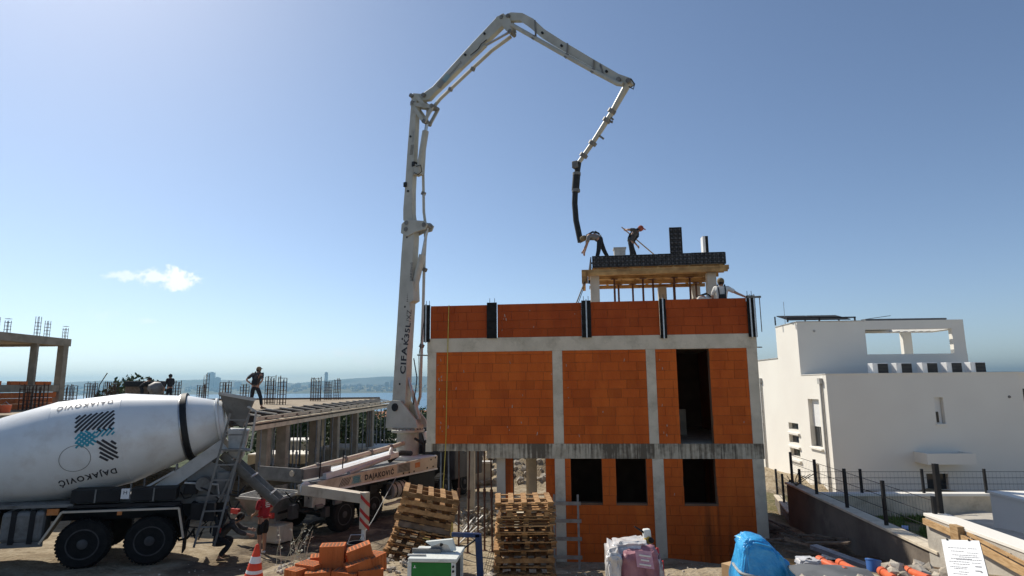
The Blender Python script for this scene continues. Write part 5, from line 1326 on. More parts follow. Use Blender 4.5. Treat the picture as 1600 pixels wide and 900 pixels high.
gl = MB().span((.24, h[0], h[2]), (.28, h[1], h[2] + .42 * (h[3] - h[2]))).build('window', M['glass'], wh_)
MB().span((.22, (h[0] + h[1]) / 2 - .04, h[2]), (.24, (h[0] + h[1]) / 2 + .04, h[2] + .42 * (h[3] - h[2]))).build('frame', M['grey_paint'], gl)
MB().span((.20, h[0], h[2] + .42 * (h[3] - h[2])), (.26, h[1], h[3])).build('roller_shutter', M['white_plastic'], wh_)
MB().span((-.12, h[0] - .1, h[2] - .12), (0, h[1] + .1, h[2] - .04)).build('window_sill', M['white_wall'], wh_)
h = door; dd = MB().span((.2, h[0], h[2]), (.26, h[1], h[3])).build('door', M['lightgrey_paint'], wh_); MB().span((.17, h[0] + .1, (h[2] + h[3]) / 2), (.2, h[0] + .2, (h[2] + h[3]) / 2 + .06)).build('handle', M['steel'], dd)
for px, pt, pb in ((1284, 600, 768), (1190, 598, 760)):
    y, z = ws(px, pt); _, z_b = ws(px, pb)
    pp = MB().tube([(-.07, y, z_b), (-.07, y, z)], .055, 10).build('downpipe', M['lightgrey_paint'], wh_, True)
    MB().span((-.16, y - .13, z), (-.0, y + .13, z + .28)).build('rain_head', M['lightgrey_paint'], pp)
# upper storey, set back
xs, zs_ = wl(1352, 520, 2.9); xe, _ = wl(1507, 520, 2.9); _, zo_t = wl(1420, 514, 2.9); _, zo_b = wl(1420, 553, 2.9); _, zt8 = wl(1420, 499, 2.9)
UPZ = (zt8 + UP1) / 2
MB().span((.002, 2.9, TOP - .05), (xs, 3.2, UPZ)).build('front_wall', M['white_wall'], wh_)
MB().span((.002, 3.2, TOP - .05), (.3, 5.95, UPZ)).build('side_wall', M['white_wall'], wh_)
MB().span((.3, 5.65, TOP - .05), (xs, 5.949, UPZ)).build('rear_wall', M['white_wall'], wh_)
MB().span((xs - .3, 3.2, TOP - .05), (xs, 5.65, UPZ)).build('side_wall', M['white_wall'], wh_)
MB().span((.3, 3.2, UPZ - .35), (xs - .3, 5.65, UPZ - .1)).build('roof', M['lightgrey_paint'], wh_)
MB().span((-.03, 2.87, UPZ), (xs, 3.2, UPZ + .04)).build('roof_coping', M['lightgrey_paint'], wh_)
MB().span((-.03, 3.2, UPZ), (.3, 5.98, UPZ + .04)).build('roof_coping', M['lightgrey_paint'], wh_)
MB().span((xs, 2.9, zo_t), (xe, 3.2, UPZ + .02)).build('pergola_beam', M['white_wall'], wh_)
MB().span((xs, 2.9, TOP - .05), (xe + .02, 3.2, zo_b)).build('terrace_parapet', M['white_wall'], wh_)
xm0, _ = wl(1413, 530, 2.9); xm1, _ = wl(1428, 530, 2.9); xr0, _ = wl(1489, 530, 2.9)
MB().span((xm0 + 1.30, 5.3, zo_b - .6), (xm1 + 1.30, 5.6, zo_t)).build('pergola_post', M['white_wall'], wh_)
MB().span((xr0, 2.9, zo_b), (xe, 3.2, zo_t)).build('pergola_post', M['white_wall'], wh_)
MB().span((xs, 5.3, zo_t + .0), (xe, 5.6, UPZ)).build('pergola_beam', M['white_wall'], wh_)
MB().span((xe - .3, 3.2, zo_t), (xe, 5.3, UPZ)).build('pergola_beam', M['white_wall'], wh_)
MB().span((xs, 3.2, zo_t + .12), (xs + 2.3, 5.3, zo_t + .2)).build('pergola_roof', M['sheet_grey'], wh_)
for k in range(7): MB().span((xs + 2.6 + k * .42, 3.2, zo_t + .02), (xs + 2.68 + k * .42, 5.3, zo_t + .2)).build('louvre', M['white_plastic'], wh_)
MB().span((xs + .1, 2.95, UPZ + .03), (xe - .8, 3.4, UPZ + .12)).build('roof_louvre', M['sheet_grey'], wh_)
MB().bar((xs + .1, 3.4, UPZ + .12), (xs + 1.8, 3.6, UPZ + .35), .04, .03).build('roof_flap', M['sheet_grey'], wh_)
# wall lamp and vent cap on the front walls
y, z = ws(1244, 512); MB().lathe([(0, .07), (.06, .05)], (.9, 2.9, UPZ - .5), (0, -1, 0), 10).build('wall_lamp', M['lightgrey_paint'], wh_)
xv, zv = wl(1577, 620, 0); MB().lathe([(0, .07), (.05, .05)], (xv, 0, zv), (0, -1, 0), 10).build('vent_cap', M['grey_paint'], wh_)
# solar panels on the top roof
sp_ = WM @ Vector((1.3, 4.2, UPZ + .04))
t = thing('solar_panel', 'dark solar panels in a low frame on the highest white roof', 'solar panel', sp_, (0, 0, R(-2.9)))
for k in range(2): MB().prism([(-1.5 + k * 1.7, -.8, .10), (.12 + k * 1.7, -.8, .10), (.12 + k * 1.7, .9, .50), (-1.5 + k * 1.7, .9, .50)], (0, 0, .05)).build('panel', M['formwork'], t)
for x in (-1.6, .1, 2.0):
    MB().bar((x, -.9, 0), (x, -.9, .24), .07, .07).build('leg', M['black'], t); MB().bar((x, .9, 0), (x, .9, .5), .06, .06).build('leg', M['black'], t)
MB().bar((-1.65, -.9, .22), (2.05, -.9, .22), .07, .07).build('rail', M['black'], t)
b = MB(); b.tube([sp_ + Vector((-1.2, .5, 0)), sp_ + Vector((-1.2, .5, 1.3))], .015, 5); tag(b.build('roof_antenna', M['steel']), 'thin antenna rod above the solar panels', 'antenna')
# outdoor air-conditioning units in a row on the lower roof
acl = ['first', 'second', 'third', 'fourth', 'fifth']; ac0 = None
for k, px in enumerate((1372, 1409, 1449, 1487, 1524)):
    x, _ = wl(px, 577, 1.1)
    loc = WM @ Vector((x, 1.1, TOP - .04))
    lab_ = acl[k] + ' air conditioner counted from the solar panels in the row on the white roof'
    if ac0 is None:
        ac0 = thing('air_conditioner', lab_, 'air conditioner', loc, (0, 0, R(12)), 'air conditioners in a row on the roof')
        MB().span((-.45, -.17, .05), (.45, .17, .58)).build('casing', M['white_plastic'], ac0, bevel=.015)
        g_ = MB().span((-.16, -.185, .09), (.43, -.172, .55)).build('grille', M['black'], ac0)
        for q in range(6): MB().span((-.15, -.195, .13 + q * .07), (.42, -.183, .14 + q * .07)).build('slat', M['grey_paint'], g_)
        for x_ in (-.35, .35): MB().span((x_ - .04, -.2, 0), (x_ + .04, .2, .05)).build('foot', M['black'], ac0)
    else: copy_tree(ac0, loc, None, lab_)
# far sliver of another house at the picture's right edge
p = at(1592, 620, 46)
t = thing('neighbour_house', 'sliver of another pale house behind the white one at the picture edge', 'house', (p.x, 46, 0))
z_ = at(1592, 584, 46).z
MB().span((0, 0, -2), (9, 8, z_)).build('wall', M['white_wall'], t)
MB().span((.35, -.04, .5), (4.5, .05, z_ - 1.1)).build('window', M['glass'], t)
MB().span((-.1, -.1, z_), (9.1, 8.1, z_ + .15)).build('roof', M['white_wall'], t)

# ---------------------------------------------------------------- walls and fences on the right
def wx(Y): return 6.45 + .1 * Y
bw = thing('boundary_wall', 'long grey concrete boundary wall running back along the brown fill', 'wall', (wx(15), 15, 0), (0, 0, R(-5.7)))
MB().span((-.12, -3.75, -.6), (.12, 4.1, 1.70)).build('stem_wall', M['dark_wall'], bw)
MB().span((-.17, -3.76, 1.70), (.17, 4.12, 1.755)).build('coping', M['concrete'], bw, bevel=.008)
MB().span((.18, -3.6, 1.2), (.4, 4.0, 1.62)).build('rear_footing', M['concrete'], bw)
# steel mesh fence on the wall
def mesh_fence(name, lab, p, q, n, h, ext=.0, steps=4):
    p, q = Vector(p), Vector(q); t = thing(name, lab, 'fence', p); d = q - p; L = d.length; u_ = d / L
    for i in range(n):
        c_ = d * (i / (n - 1))
        po = MB().span(c_ - Vector((.03, .03, 0)), c_ + Vector((.03, .03, h + .06))).build('post', M['black'], t)
    for k in range(steps):
        MB().tube([Vector((0, 0, .08 + (h - .1) * k / (steps - 1))), d + Vector((0, 0, .08 + (h - .1) * k / (steps - 1)))], .0065, 5).build('wire', M['black'], t)
    nv = int(L / .11); v_ = MB()
    for i in range(nv):
        c_ = d * ((i + .5) / nv); v_.tube([c_ + Vector((0, 0, .08)), c_ + Vector((0, 0, h - .02))], 0.0016, 3, False)
    tag(v_.build('upright_wires', M['black'], t), kind='stuff')
    return t
mesh_fence('wire_fence', 'black wire fence stepping down the long grey boundary wall', (wx(18.9), 18.9, 1.755), (wx(11.5), 11.5, 1.755), 5, .84)
mesh_fence('wire_fence', 'black wire fence along the garden wall in front of the white house', (wx(18.5) + .2, 18.75, 1.50), (19, 18.1, 1.50), 7, .62)
mesh_fence('wire_fence', 'short wire fence falling away between brick house and white house', (8.38, 19.15, .85), (9.9, 23.8, .55), 3, .9)
t = thing('low_wall', 'low dark wall continuing behind the brick house corner', 'wall', (8.38, 19.2, 0)); MB().bar((0, 0, .25), (1.52, 4.6, 0), .2, 1.15).build('stem_wall', M['dark_wall'], t); MB().bar((0, 0, .84), (1.52, 4.6, .56), .26, .04).build('coping', M['concrete'], t)
b = MB(); b.span((wx(11.6) + .08, 11.5, 2.35), (wx(11.6) + .16, 11.58, 3.22)); tag(b.build('fence_post', M['black']), 'lone taller black post on the end of the cream wall', 'post')
gw = thing('garden_wall', 'low grey garden wall with white cap before the white house', 'wall', (wx(18.5) + .1, 18.75, 0), (0, 0, R(-3.3)))
MB().span((.1, -.1, -.3), (10.8, .1, 1.43)).build('stem_wall', M['concrete'], gw)
MB().span((.1, -.16, 1.43), (10.85, .16, 1.50)).build('coping', M['white_wall'], gw)
cw = thing('cream_wall', 'pale concrete wall with sunlit top at the lower right corner', 'wall', (wx(11.5), 11.5, 0), (0, 0, R(-5.7)))
MB().span((-.14, -7, .4), (.20, .06, 2.30)).build('stem_wall', M['concrete_pale'], cw)
MB().span((-.16, -7, 2.30), (.22, .08, 2.352)).build('coping', M['white_wall'], cw, bevel=.006)  # white in place of pale concrete: sun brightness put into the colour
bxw = thing('white_wall', 'bright white render wall across the driveway at the right edge', 'wall', (12.5, 16, 0), (0, 0, R(-5.7)))
p = at(1546, 767, 16); bxw.location = (p.x, 16, 0)
MB().span((0, -7, .2), (.3, 0, p.z - .06)).build('stem_wall', M['white_wall'], bxw)
MB().span((-.03, -7, p.z - .06), (2.6, .05, p.z)).build('coping', M['white_wall'], bxw)
MB().span((.31, -.3, .2), (2.6, 0, p.z - .07)).build('return_wall', M['white_wall'], bxw)
# pale paved drive and the grass strip behind the fence
rng = random.Random(4)
b = MB()
for j in range(14):
    for i in range(6):
        x = 9.2 + i * .75; y = 12.6 + j * .42; z = gz(x, y) + .05
dv = MB(); xs_g = np.linspace(11.3, 13.5, 12); ys_g = np.linspace(10.5, 18.4, 24)
for i in range(11):
    for j in range(23):
        q = [(xs_g[i], ys_g[j]), (xs_g[i+1], ys_g[j]), (xs_g[i+1], ys_g[j+1]), (xs_g[i], ys_g[j+1])]
        dv.add([(x, y, gz(x, y) + .045) for x, y in q], [(0, 1, 2, 3)])
tag(dv.build('driveway', M['concrete_pale']), kind='structure')
gr = MB()
for k in range(13000):
    Y = rng.uniform(13, 17.4); X = wx(Y) + rng.uniform(.6, 3.1)
    if noise.noise((X * 1.1, Y * .9, 3)) < -.12: continue
    z = gz(X, Y); a = rng.random() * 6.3; h_ = rng.uniform(.06, .24); dx, dy = math.cos(a) * .018, math.sin(a) * .018
    gr.add([(X - dx, Y - dy, z), (X + dx, Y + dy, z), (X + dy * 2.5, Y - dx * 2.5, z + h_)], [(0, 1, 2)])
tag(gr.build('grass', M['grass']), kind='stuff')
b = MB(); b.bar((wx(13.2) + .3, 13.2, 1.68), (wx(13.2) + .55, 13.6, 1.66), .12, .06); tag(b.build('blue_scrap', M['pipe_blue']), 'small blue plastic scrap lying behind the wire fence', 'scrap')
# timber still nailed to the cream wall
tw2 = thing('wall_timber', 'pale timber post and plank left nailed on the cream wall', 'timber', (wx(11.5), 11.5, 0), (0, 0, R(-5.7)))
MB().span((-.26, -1.10, 1.75), (-.15, -.88, 2.36)).build('post', M['timber'], tw2)
MB().bar((-.19, .02, 2.22), (-.19, -.9, 2.20), .05, .10).build('plank', M['timber'], tw2)
MB().bar((-.21, -1.0, 2.20), (-.24, -3.0, 2.02), .05, .11).build('plank', M['timber'], tw2)
MB().bar((-.17, -2.9, 2.12), (-.17, -1.2, 2.28), .03, .05).build('batten', M['timber'], tw2)
for k in range(5): MB().tube([(-.14, -1.3 - k * .42, 2.22), (-.20, -1.3 - k * .42, 2.16)], .008, 4).build('nail', M['rust'], tw2)

# ================================================================ FOREGROUND THINGS
# traffic cone
p = at(397, 862, 9.7); z = gz(p.x, p.y); ch_ = at(397, 850, 9.7).z - z
cn = thing('traffic_cone', 'orange traffic cone with white bands standing on the dirt', 'cone', (p.x, p.y, z), (0, R(4), 0))
def crad(q): return .155 * (1 - q) + .022
MB().lathe([(.02, crad(0)), (ch_ * .98, crad(.98)), (ch_, .012)], (0, 0, 0), (0, 0, 1), 28).build('body', M['cone'], cn, True)
for a_, c_ in ((.30, .45), (.60, .74)):
    MB().lathe([(ch_ * a_, crad(a_) + .003), (ch_ * c_, crad(c_) + .003)], (0, 0, 0), (0, 0, 1), 28).build('white_band', M['white_plastic'], cn, True)
MB().span((-.2, -.2, 0), (.2, .2, .035)).build('base', M['cone'], cn, bevel=.01)

# loose clay blocks
def block_mesh():
    b = MB(); b.box((0, 0, 0), (.36, .25, .245))
    for s_ in (-1, 1):
        for k in range(5): b.box((-.14 + k * .07, s_ * .127, 0), (.028, .006, .24))
        for k in range(3): b.box((s_ * .182, -.07 + k * .07, 0), (.006, .028, .24))
    o = b.mesh('clay_block', M['brickloose']); h = MB()
    for i in range(6):
        for j in range(4): h.span((-.155 + i * .054, -.10 + j * .052, .1225), (-.122 + i * .054, -.066 + j * .052, .1245))
    return o, h.mesh('hollows', M['inner'])
bmesh_, hol_ = block_mesh()
BL_ = [((520, 864), 9.75, 8, (0, 0), 'clay block on top of the two-high stack in the loose pile'),
       ((520, 888), 9.75, 3, (0, 0), 'clay block carrying the top block in the loose pile'),
       ((484, 893), 9.65, -25, (0, 0), 'clay block left of the two-high stack, its end towards the cone'),
       ((468, 900), 9.55, 60, (0, 0), 'clay block standing at the outermost left of the loose pile'),
       ((562, 866), 9.75, 20, (0, -16), 'clay block tilted up on the right of the loose pile'),
       ((560, 889), 9.6, 28, (0, -14), 'clay block slumped under the tilted block'),
       ((582, 880), 9.8, 62, (0, -4), 'clay block at the end of the loose pile by the pallets'),
       ((543, 876), 10.05, 40, (0, 0), 'clay block in the gap behind the tilted block'),
       ((578, 901), 9.6, 20, (0, 0), 'clay block at the foot of the pile near the saw'),
       ((540, 905), 9.5, -8, (0, 6), 'clay block lying low in front of the two-high stack'),
       ((497, 905), 9.5, 12, (0, 0), 'clay block lowest in front on the left side of the pile'),
       ((504, 880), 10.05, 15, (0, 0), 'clay block half hidden behind the two-high stack')]
for (px, py), Y, rz, (rx, ry), lab in BL_:
    p = at(px, py, Y)
    t = thing('clay_block', lab, 'brick', p, (R(rx), R(ry), R(rz)), 'loose clay blocks in the pile')
    link('shell', bmesh_, t); link('hollows', hol_, t)
# low soil under the pile is the ground sheet; dry weeds beside it
wd = MB(); rng = random.Random(11)
for k in range(14):
    p = at(rng.uniform(428, 492), 880, rng.uniform(9.7, 11.5)); z = gz(p.x, p.y); a = rng.uniform(-.5, .9); L = rng.uniform(.25, .75)
    q = Vector((p.x + L * math.sin(a) * .7, p.y + rng.uniform(-.1, .1), z + L))
    wd.tube([(p.x, p.y, z), ((p.x + q.x) / 2 - .03, p.y, z + L * .55), q], [.006, .004, .003], 4)
    for i in range(10):
        c_ = Vector((p.x, p.y, z)).lerp(q, rng.uniform(.3, 1)); s_ = rng.uniform(.015, .04); d_ = Vector((rng.uniform(-1, 1), rng.uniform(-1, 1), rng.uniform(-.3, .6))) * s_ * 1.6; e_ = Vector((rng.uniform(-1, 1), rng.uniform(-1, 1), .3)) * s_ * .5
        wd.add([c_, c_ + d_ * .5 + e_, c_ + d_, c_ + d_ * .5 - e_], [(0, 1, 2, 3)])
tag(wd.build('dry_weeds', M['dryleaf']), kind='stuff')
t = thing('bucket', 'black bucket behind the tilted clay block', 'bucket', at(557, 872, 10.4))
t.location.z = gz(t.location.x, t.location.y)
MB().lathe([(0, .12), (.42, .15), (.44, .16), (.44, .14), (.1, .11)], (0, 0, 0), (0, 0, 1), 18).build('shell', M['black'], t, True)
MB().tube([(-.15, 0, .42), (-.1, 0, .56), (.1, 0, .56), (.15, 0, .42)], .008, 5).build('handle', M['steel'], t)

# ---------------------------------------------------------------- pallets
def pboard(sx, sy, sz, name): return MB().box((0, 0, 0), (sx, sy, sz)).mesh(name, M['pallet'])
PW, PD = 1.04, .98
P_sl = pboard(.095, PD, .02, 'slat'); P_st = pboard(PW, .035, .075, 'stringer'); P_bt = pboard(.09, PD, .018, 'bottom_slat'); P_bl = pboard(.09, .1, .075, 'block')
P_cr = pboard(PW, .09, .018, 'cross_slat')
def pallet(loc, rot, lab, grp, rng, kind=0):
    t = thing('pallet', lab, 'pallet', loc, rot, grp)
    def put(me, x, y, z, jit=.006):
        o = link(me.name.split('.')[0], me, t); o.location = (x + rng.uniform(-jit, jit), y + rng.uniform(-jit, jit), z); o.rotation_euler = (0, 0, rng.uniform(-.012, .012)); return o
    for i in range(5): put(P_sl, -PW/2 + .06 + i * (PW - .12) / 4, 0, .115, .012)
    for i in range(3):
        y = -PD/2 + .03 + i * (PD - .06) / 2
        if kind == 0: put(P_st, 0, y, .066)
        else:
            put(P_cr, 0, y * .92, .096)
            for x in (-PW/2 + .06, 0, PW/2 - .06): put(P_bl, x, y * .72, .05)
    for i in (range(3) if kind else (0, 2, 4)):
        put(P_bt, -PW/2 + .06 + (i * (PW - .12) / 2 if kind else i * (PW - .12) / 4), 0, .012)
    return t
rng = random.Random(21)
p = at(822, 880, 11.55); zb = gz(p.x, p.y); top = at(822, 784, 11.05).z
n = max(6, int((top - zb) / .126)); ordn = ['lowest', 'second', 'third', 'fourth', 'fifth', 'sixth', 'seventh', 'eighth', 'ninth', 'tenth', 'eleventh', 'twelfth', 'thirteenth', 'fourteenth', 'fifteenth', 'sixteenth']
pit = (top - zb) / n
for k in range(n):
    rz = rng.choice([0, 0, math.pi / 2]) + rng.uniform(-.035, .035)
    if k == n - 1: rz = .02
    lab = 'topmost pallet of the straight stack before the house front' if k == n - 1 else f'wooden pallet, {ordn[k]} from the ground in the straight stack'
    pallet((p.x + rng.uniform(-.055, .055) - .0, p.y + rng.uniform(-.04, .04), zb + k * pit), (0, 0, rz), lab, 'pallets in the straight stack', rng, 0 if k % 4 == 2 else 1)
# leaning stack
TL = R(11.5)
def lean(px, py, Y): return at(px, py, Y)
k = 0
for (px, py, kind) in [(624, 912, 1), (629, 900, 1), (634, 888.5, 1), (641, 877, 1), (646, 865.5, 1), (652, 854, 1), (655, 842.5, 1), (660, 831, 1)]:
    c_ = lean(px, py, 11.9)
    pallet(c_, (0, TL + rng.uniform(-.012, .012), R(4) + rng.uniform(-.04, .04)), f'wooden pallet, {ordn[k]} from the ground in the leaning stack', 'pallets in the leaning stack', rng, kind); k += 1
t = thing('dark_beam', 'dark bearer separating the two halves of the leaning pallet stack', 'beam', lean(660, 820, 11.8), (0, TL, R(4)))
for y in (-.35, .3): MB().span((-.42, y, -.02), (.52, y + .12, .08)).build('timber', M['debris'], t)
for (px, py, kind) in [(662, 812, 0), (667, 800, 0), (670, 788.5, 0), (672, 777.5, 0)]:
    c_ = lean(px, py, 11.9)
    lab = 'topmost pallet of the leaning stack' if k == 11 else f'wooden pallet, {ordn[k]} from the ground in the leaning stack'
    pallet(c_, (0, TL + .01 + rng.uniform(-.015, .015), R(6) + rng.uniform(-.03, .03)), lab, 'pallets in the leaning stack', rng, kind); k += 1
# rubble props up the low end of the leaning stack
c_ = lean(640, 918, 11.9); pts = [(c_.x + random.uniform(-.8, .8), c_.y + random.uniform(-.6, .6), gz(c_.x, c_.y) + random.uniform(-.05, .15), random.uniform(.08, .16)) for _ in range(60)]
heap('rubble', 'rubble under the leaning pallets', pts)

# ---------------------------------------------------------------- table saw
p = at(674, 880, 8.0); z = gz(p.x, p.y); zt = at(674, 873, 8.0).z; hs = zt - z
sw = thing('table_saw', 'white framed table saw with green front panel and grey blade guard', 'table saw', (p.x, p.y, z), (0, 0, R(-5)))
W2, D2 = .30, .30
MB().span((-W2, -.0, hs - .045), (W2 + .02, D2 * 2, hs)).build('table_top', M['saw_white'], sw, bevel=.008)
for x in (-W2 + .02, W2 - .025):
    for y in (.03, D2 * 2 - .03):
        MB().span((x - .025, y - .025, 0), (x + .025, y + .025, hs - .047)).build('leg', M['saw_white'], sw)
MB().span((-W2 + .046, .012, hs - .62), (W2 - .051, .03, hs - .052)).build('front_panel', M['green'], sw)
MB().span((W2 - .05, .06, hs - .62), (W2 - .03, D2 * 2 - .06, hs - .055)).build('side_panel', M['black'], sw)
MB().span((-W2 + .03, .06, hs - .62), (-W2 + .05, D2 * 2 - .06, hs - .055)).build('side_panel', M['green'], sw)
MB().span((-W2 + .05, D2 * 2 - .04, hs - .6), (W2 - .05, D2 * 2 - .02, hs - .055)).build('rear_panel', M['green'], sw)
for q in (.09, .145): MB().lathe([(0, .014), (.02, .012)], (W2 - .025, .004, hs - q), (0, -1, 0), 12).build('switch_button', M['black'], sw)
MB().span((-W2 - .01, .25, hs + .001), (.06, .30, hs + .05)).build('rip_fence', M['grey_paint'], sw)
MB().span((-W2 - .03, .10, hs + .001), (-.1, .14, hs + .018)).build('rip_fence', M['lightgrey_paint'], sw)
MB().lathe([(-.002, .155), (.002, .155)], (.06, .33, hs - .01), (0, 1, 0), 36).build('blade', M['steel'], sw)
g_ = MB()
for y in (.30, .36):
    g_.prism([(-.14, y, hs + .12), (.20, y, hs + .155), (.245, y, hs + .02), (.19, y, hs + .02), (.15, y, hs + .09), (.05, y, hs + .115), (-.06, y, hs + .07)], (0, .004, 0))
g_.prism([(-.145, .30, hs + .12), (.20, .30, hs + .156), (.20, .30, hs + .160), (-.145, .30, hs + .124)], (0, .064, 0))
g_.prism([(.20, .30, hs + .156), (.245, .30, hs + .02), (.25, .30, hs + .02), (.205, .30, hs + .158)], (0, .064, 0))
g_.build('blade_guard', M['saw_white'], sw)
MB().tube([(.06, .29, hs + .09), (.06, .37, hs + .09)], .018, 10).build('guard_knob', M['black'], sw)
lb = MB(); lb.span((-W2 + .07, .009, hs - .115), (-W2 + .105, .0115, hs - .108)); lb.span((-W2 + .083, .009, hs - .108), (-W2 + .092, .0115, hs - .085)); lb.build('panel_symbol', M['white_plastic'], sw)
# blue steel frame beside the saw
p = at(752, 900, 8.7); zt = at(752, 834, 8.7).z; z = gz(p.x, p.y)
bf = thing('bent_stand', 'bent blue steel frame with a short arm beside the table saw', 'steel stand', (p.x, p.y, z), (0, R(-3), 0))
h = zt - z
MB().span((-.045, -.03, 0), (.045, .03, h)).build('upright', M['blue_paint'], bf, bevel=.006)
MB().bar((-.36, .0, h + .015), (.02, 0, h - .02), .06, .055).build('arm', M['blue_paint'], bf, bevel=.006)
MB().bar((-.28, .0, h - .22), (-.02, 0, h - .06), .03, .02).build('brace', M['black'], bf)
MB().bar((-.35, .05, .12), (.0, .02, .25), .03, .03).build('stretcher', M['blue_paint'], bf)
MB().bar((-.38, .06, .33), (-.02, .02, .05), .03, .03).build('brace', M['blue_paint'], bf)
MB().span((-.09, -.2, 0), (.09, .2, .03)).build('foot', M['blue_paint'], bf)

# ---------------------------------------------------------------- sacks and tarpaulin
def crumple(p):
    d_, _ = noise.voronoi(p); d2, _ = noise.voronoi(p * 2.3 + Vector((5, 1, 8)))
    return (d_[1] - d_[0]) + .45 * (d2[1] - d2[0])
def sack(dims, seed, n=4, folds=.06, power=.42, sharp=5.0, taper=0.0):
    bm = bmesh.new(); bmesh.ops.create_icosphere(bm, subdivisions=n, radius=1)
    for v in bm.verts:
        c_ = v.co.copy(); s_ = Vector([math.copysign(abs(q) ** power, q) for q in c_])
        d_ = 1 + folds * (noise.noise(c_ * 2.2 + Vector((seed, 0, 0))) + .6 * abs(noise.noise(c_ * sharp + Vector((0, seed, 0)))) + .3 * noise.noise(c_ * sharp * 2.7))
        tz = 1 - taper * (s_.z * .5 + .5)
        d_ += folds * .9 * (crumple(c_ * 1.9 + Vector((seed, 1, 2))) - .3)
        v.co = Vector((s_.x * dims[0] / 2 * d_ * tz, s_.y * dims[1] / 2 * d_ * tz, s_.z * dims[2] / 2 * d_ + dims[2] / 2))
    b = MB(); b.v = [tuple(v.co) for v in bm.verts]; b.f = [tuple(q.index for q in f.verts) for f in bm.faces]; bm.free(); return b
p = at(990, 890, 9.8); z = gz(p.x, p.y); hh_ = at(990, 848, 9.8).z - z
wb = thing('wrapped_bags', 'pile of plum paper bags wrapped in crumpled clear film', 'bags', (p.x, p.y, z - .04), (0, 0, R(-6)))
sack((.40, .6, hh_ * .96), 3, folds=.10, power=.5).build('bag', M['bag'], wb, True).location = (-.02, .02, 0)
sack((.42, .6, hh_ * 1.02), 9, folds=.10, power=.5).build('bag', M['bag'], wb, True).location = (.17, .08, 0)
o = sack((.24, .66, hh_ * .98), 5, folds=.22, power=.5, sharp=7).build('film_wrap', M['film'], wb, True); o.location = (-.30, .0, 0)
o = sack((.66, .52, hh_ * .30), 6, folds=.25, power=.5, sharp=7, taper=.25).build('film_wrap', M['film'], wb, True); o.location = (-.02, .12, hh_ * .78); o.rotation_euler = (0, R(-3), 0)
o = sack((.14, .5, hh_ * .75), 8, folds=.3, power=.5, sharp=8, taper=.35).build('film_wrap', M['film'], wb, True); o.location = (.38, .05, 0)
lbm = MB(); lbm.add([(.03, -.30, hh_ * .70), (.28, -.285, hh_ * .66), (.25, -.245, hh_ * .98), (.01, -.26, hh_ * 1.0)], [(0, 1, 2, 3)]); lbm.build('bag_label', M['bag_pink'], wb)
lbm = MB()
for k in range(3): lbm.box((.15, -.296 + k * .012, hh_ * (.74 + .08 * k)), (.17 - .05 * (k % 2), .004, .022), (0, .12, 0))
lbm.build('label_print', M['white_plastic'], wb)
p2 = at(1026, 872, 10.0)
t = thing('red_sack', 'red plastic sack squeezed behind the film-wrapped bags', 'sack', (p2.x, p2.y, gz(p2.x, p2.y))); sack((.2, .2, p2.z - t.location.z - .02), 4, 3, .2).build('shell', M['red_bag'], t, True); MB().tube([(0, 0, p2.z - t.location.z + .08), (.02, 0, p2.z - t.location.z + .15)], [.05, .02], 8).build('neck', M['red_bag'], t, True)
# yellow tool standing among the bags
p3 = at(1018, 880, 9.95); zt = at(1016, 826, 9.95).z; z = gz(p3.x, p3.y)
t = thing('rammer', 'yellow handled site tool with black lever standing behind the wrapped bags', 'tool', (p3.x, p3.y, z), (0, R(-3), 0)); h = zt - z
MB().tube([(0, 0, 0), (0, 0, h * .62), (-.01, 0, h * .78)], .032, 10).build('shaft', M['tool_yellow'], t, True)
MB().lathe([(h * .72, .045), (h * .80, .06), (h * .9, .055)], (0, 0, 0), (0, 0, 1), 14).build('housing', M['tool_yellow'], t, True)
sack((.12, .11, .13), 2, 3, .05).build('head', M['saw_white'], t, True).location = (-.01, 0, h * .86)
MB().tube([(.03, -.02, h * .86), (-.08, -.03, h * .97), (-.20, -.04, h * 1.06)], [.022, .016, .010], 8).build('lever', M['black'], t, True)
MB().lathe([(0, .04), (.05, .035)], (.03, -.06, h * .84), (.3, -1, -.3), 12).build('knob', M['black'], t, True)
# blue tarpaulin heap
p = at(1198, 890, 9.8); z = gz(p.x, p.y); hh_ = at(1192, 833, 9.8).z - z
tp = thing('blue_tarp', 'bright blue tarpaulin tied over a heap with grey straps', 'tarpaulin', (p.x, p.y, z - .05), (0, 0, R(-8)))
bm = bmesh.new(); bmesh.ops.create_icosphere(bm, subdivisions=5, radius=1)
for v in bm.verts:
    c_ = v.co.copy(); s_ = Vector([math.copysign(abs(q) ** .30, q) for q in c_]); q = s_.z * .5 + .5
    hx = .47 - .23 * q ** 1.6; sx = s_.x * hx - .10 * q + (.0 if s_.x < 0 else .0)
    hz = hh_ * (1.03 - (.26 * max(0, s_.x) ** 1.5 * q))
    r_ = .93 + .05 * noise.noise(c_ * 2.5) + .05 * abs(noise.noise(Vector((c_.x * 6, c_.y * 6, c_.z * 2.2)))) * (1.5 - q) + .19 * crumple(c_ * 2.4) + .015 * noise.noise(c_ * 11)
    v.co = Vector((sx * r_, s_.y * (.42 - .14 * q) * r_, q * hz * (1 + .02 * noise.noise(c_ * 7))))
b = MB(); b.v = [tuple(v.co) for v in bm.verts]; b.f = [tuple(q.index for q in f.verts) for f in bm.faces]; bm.free()
b.build('sheet', M['tarp'], tp, True)
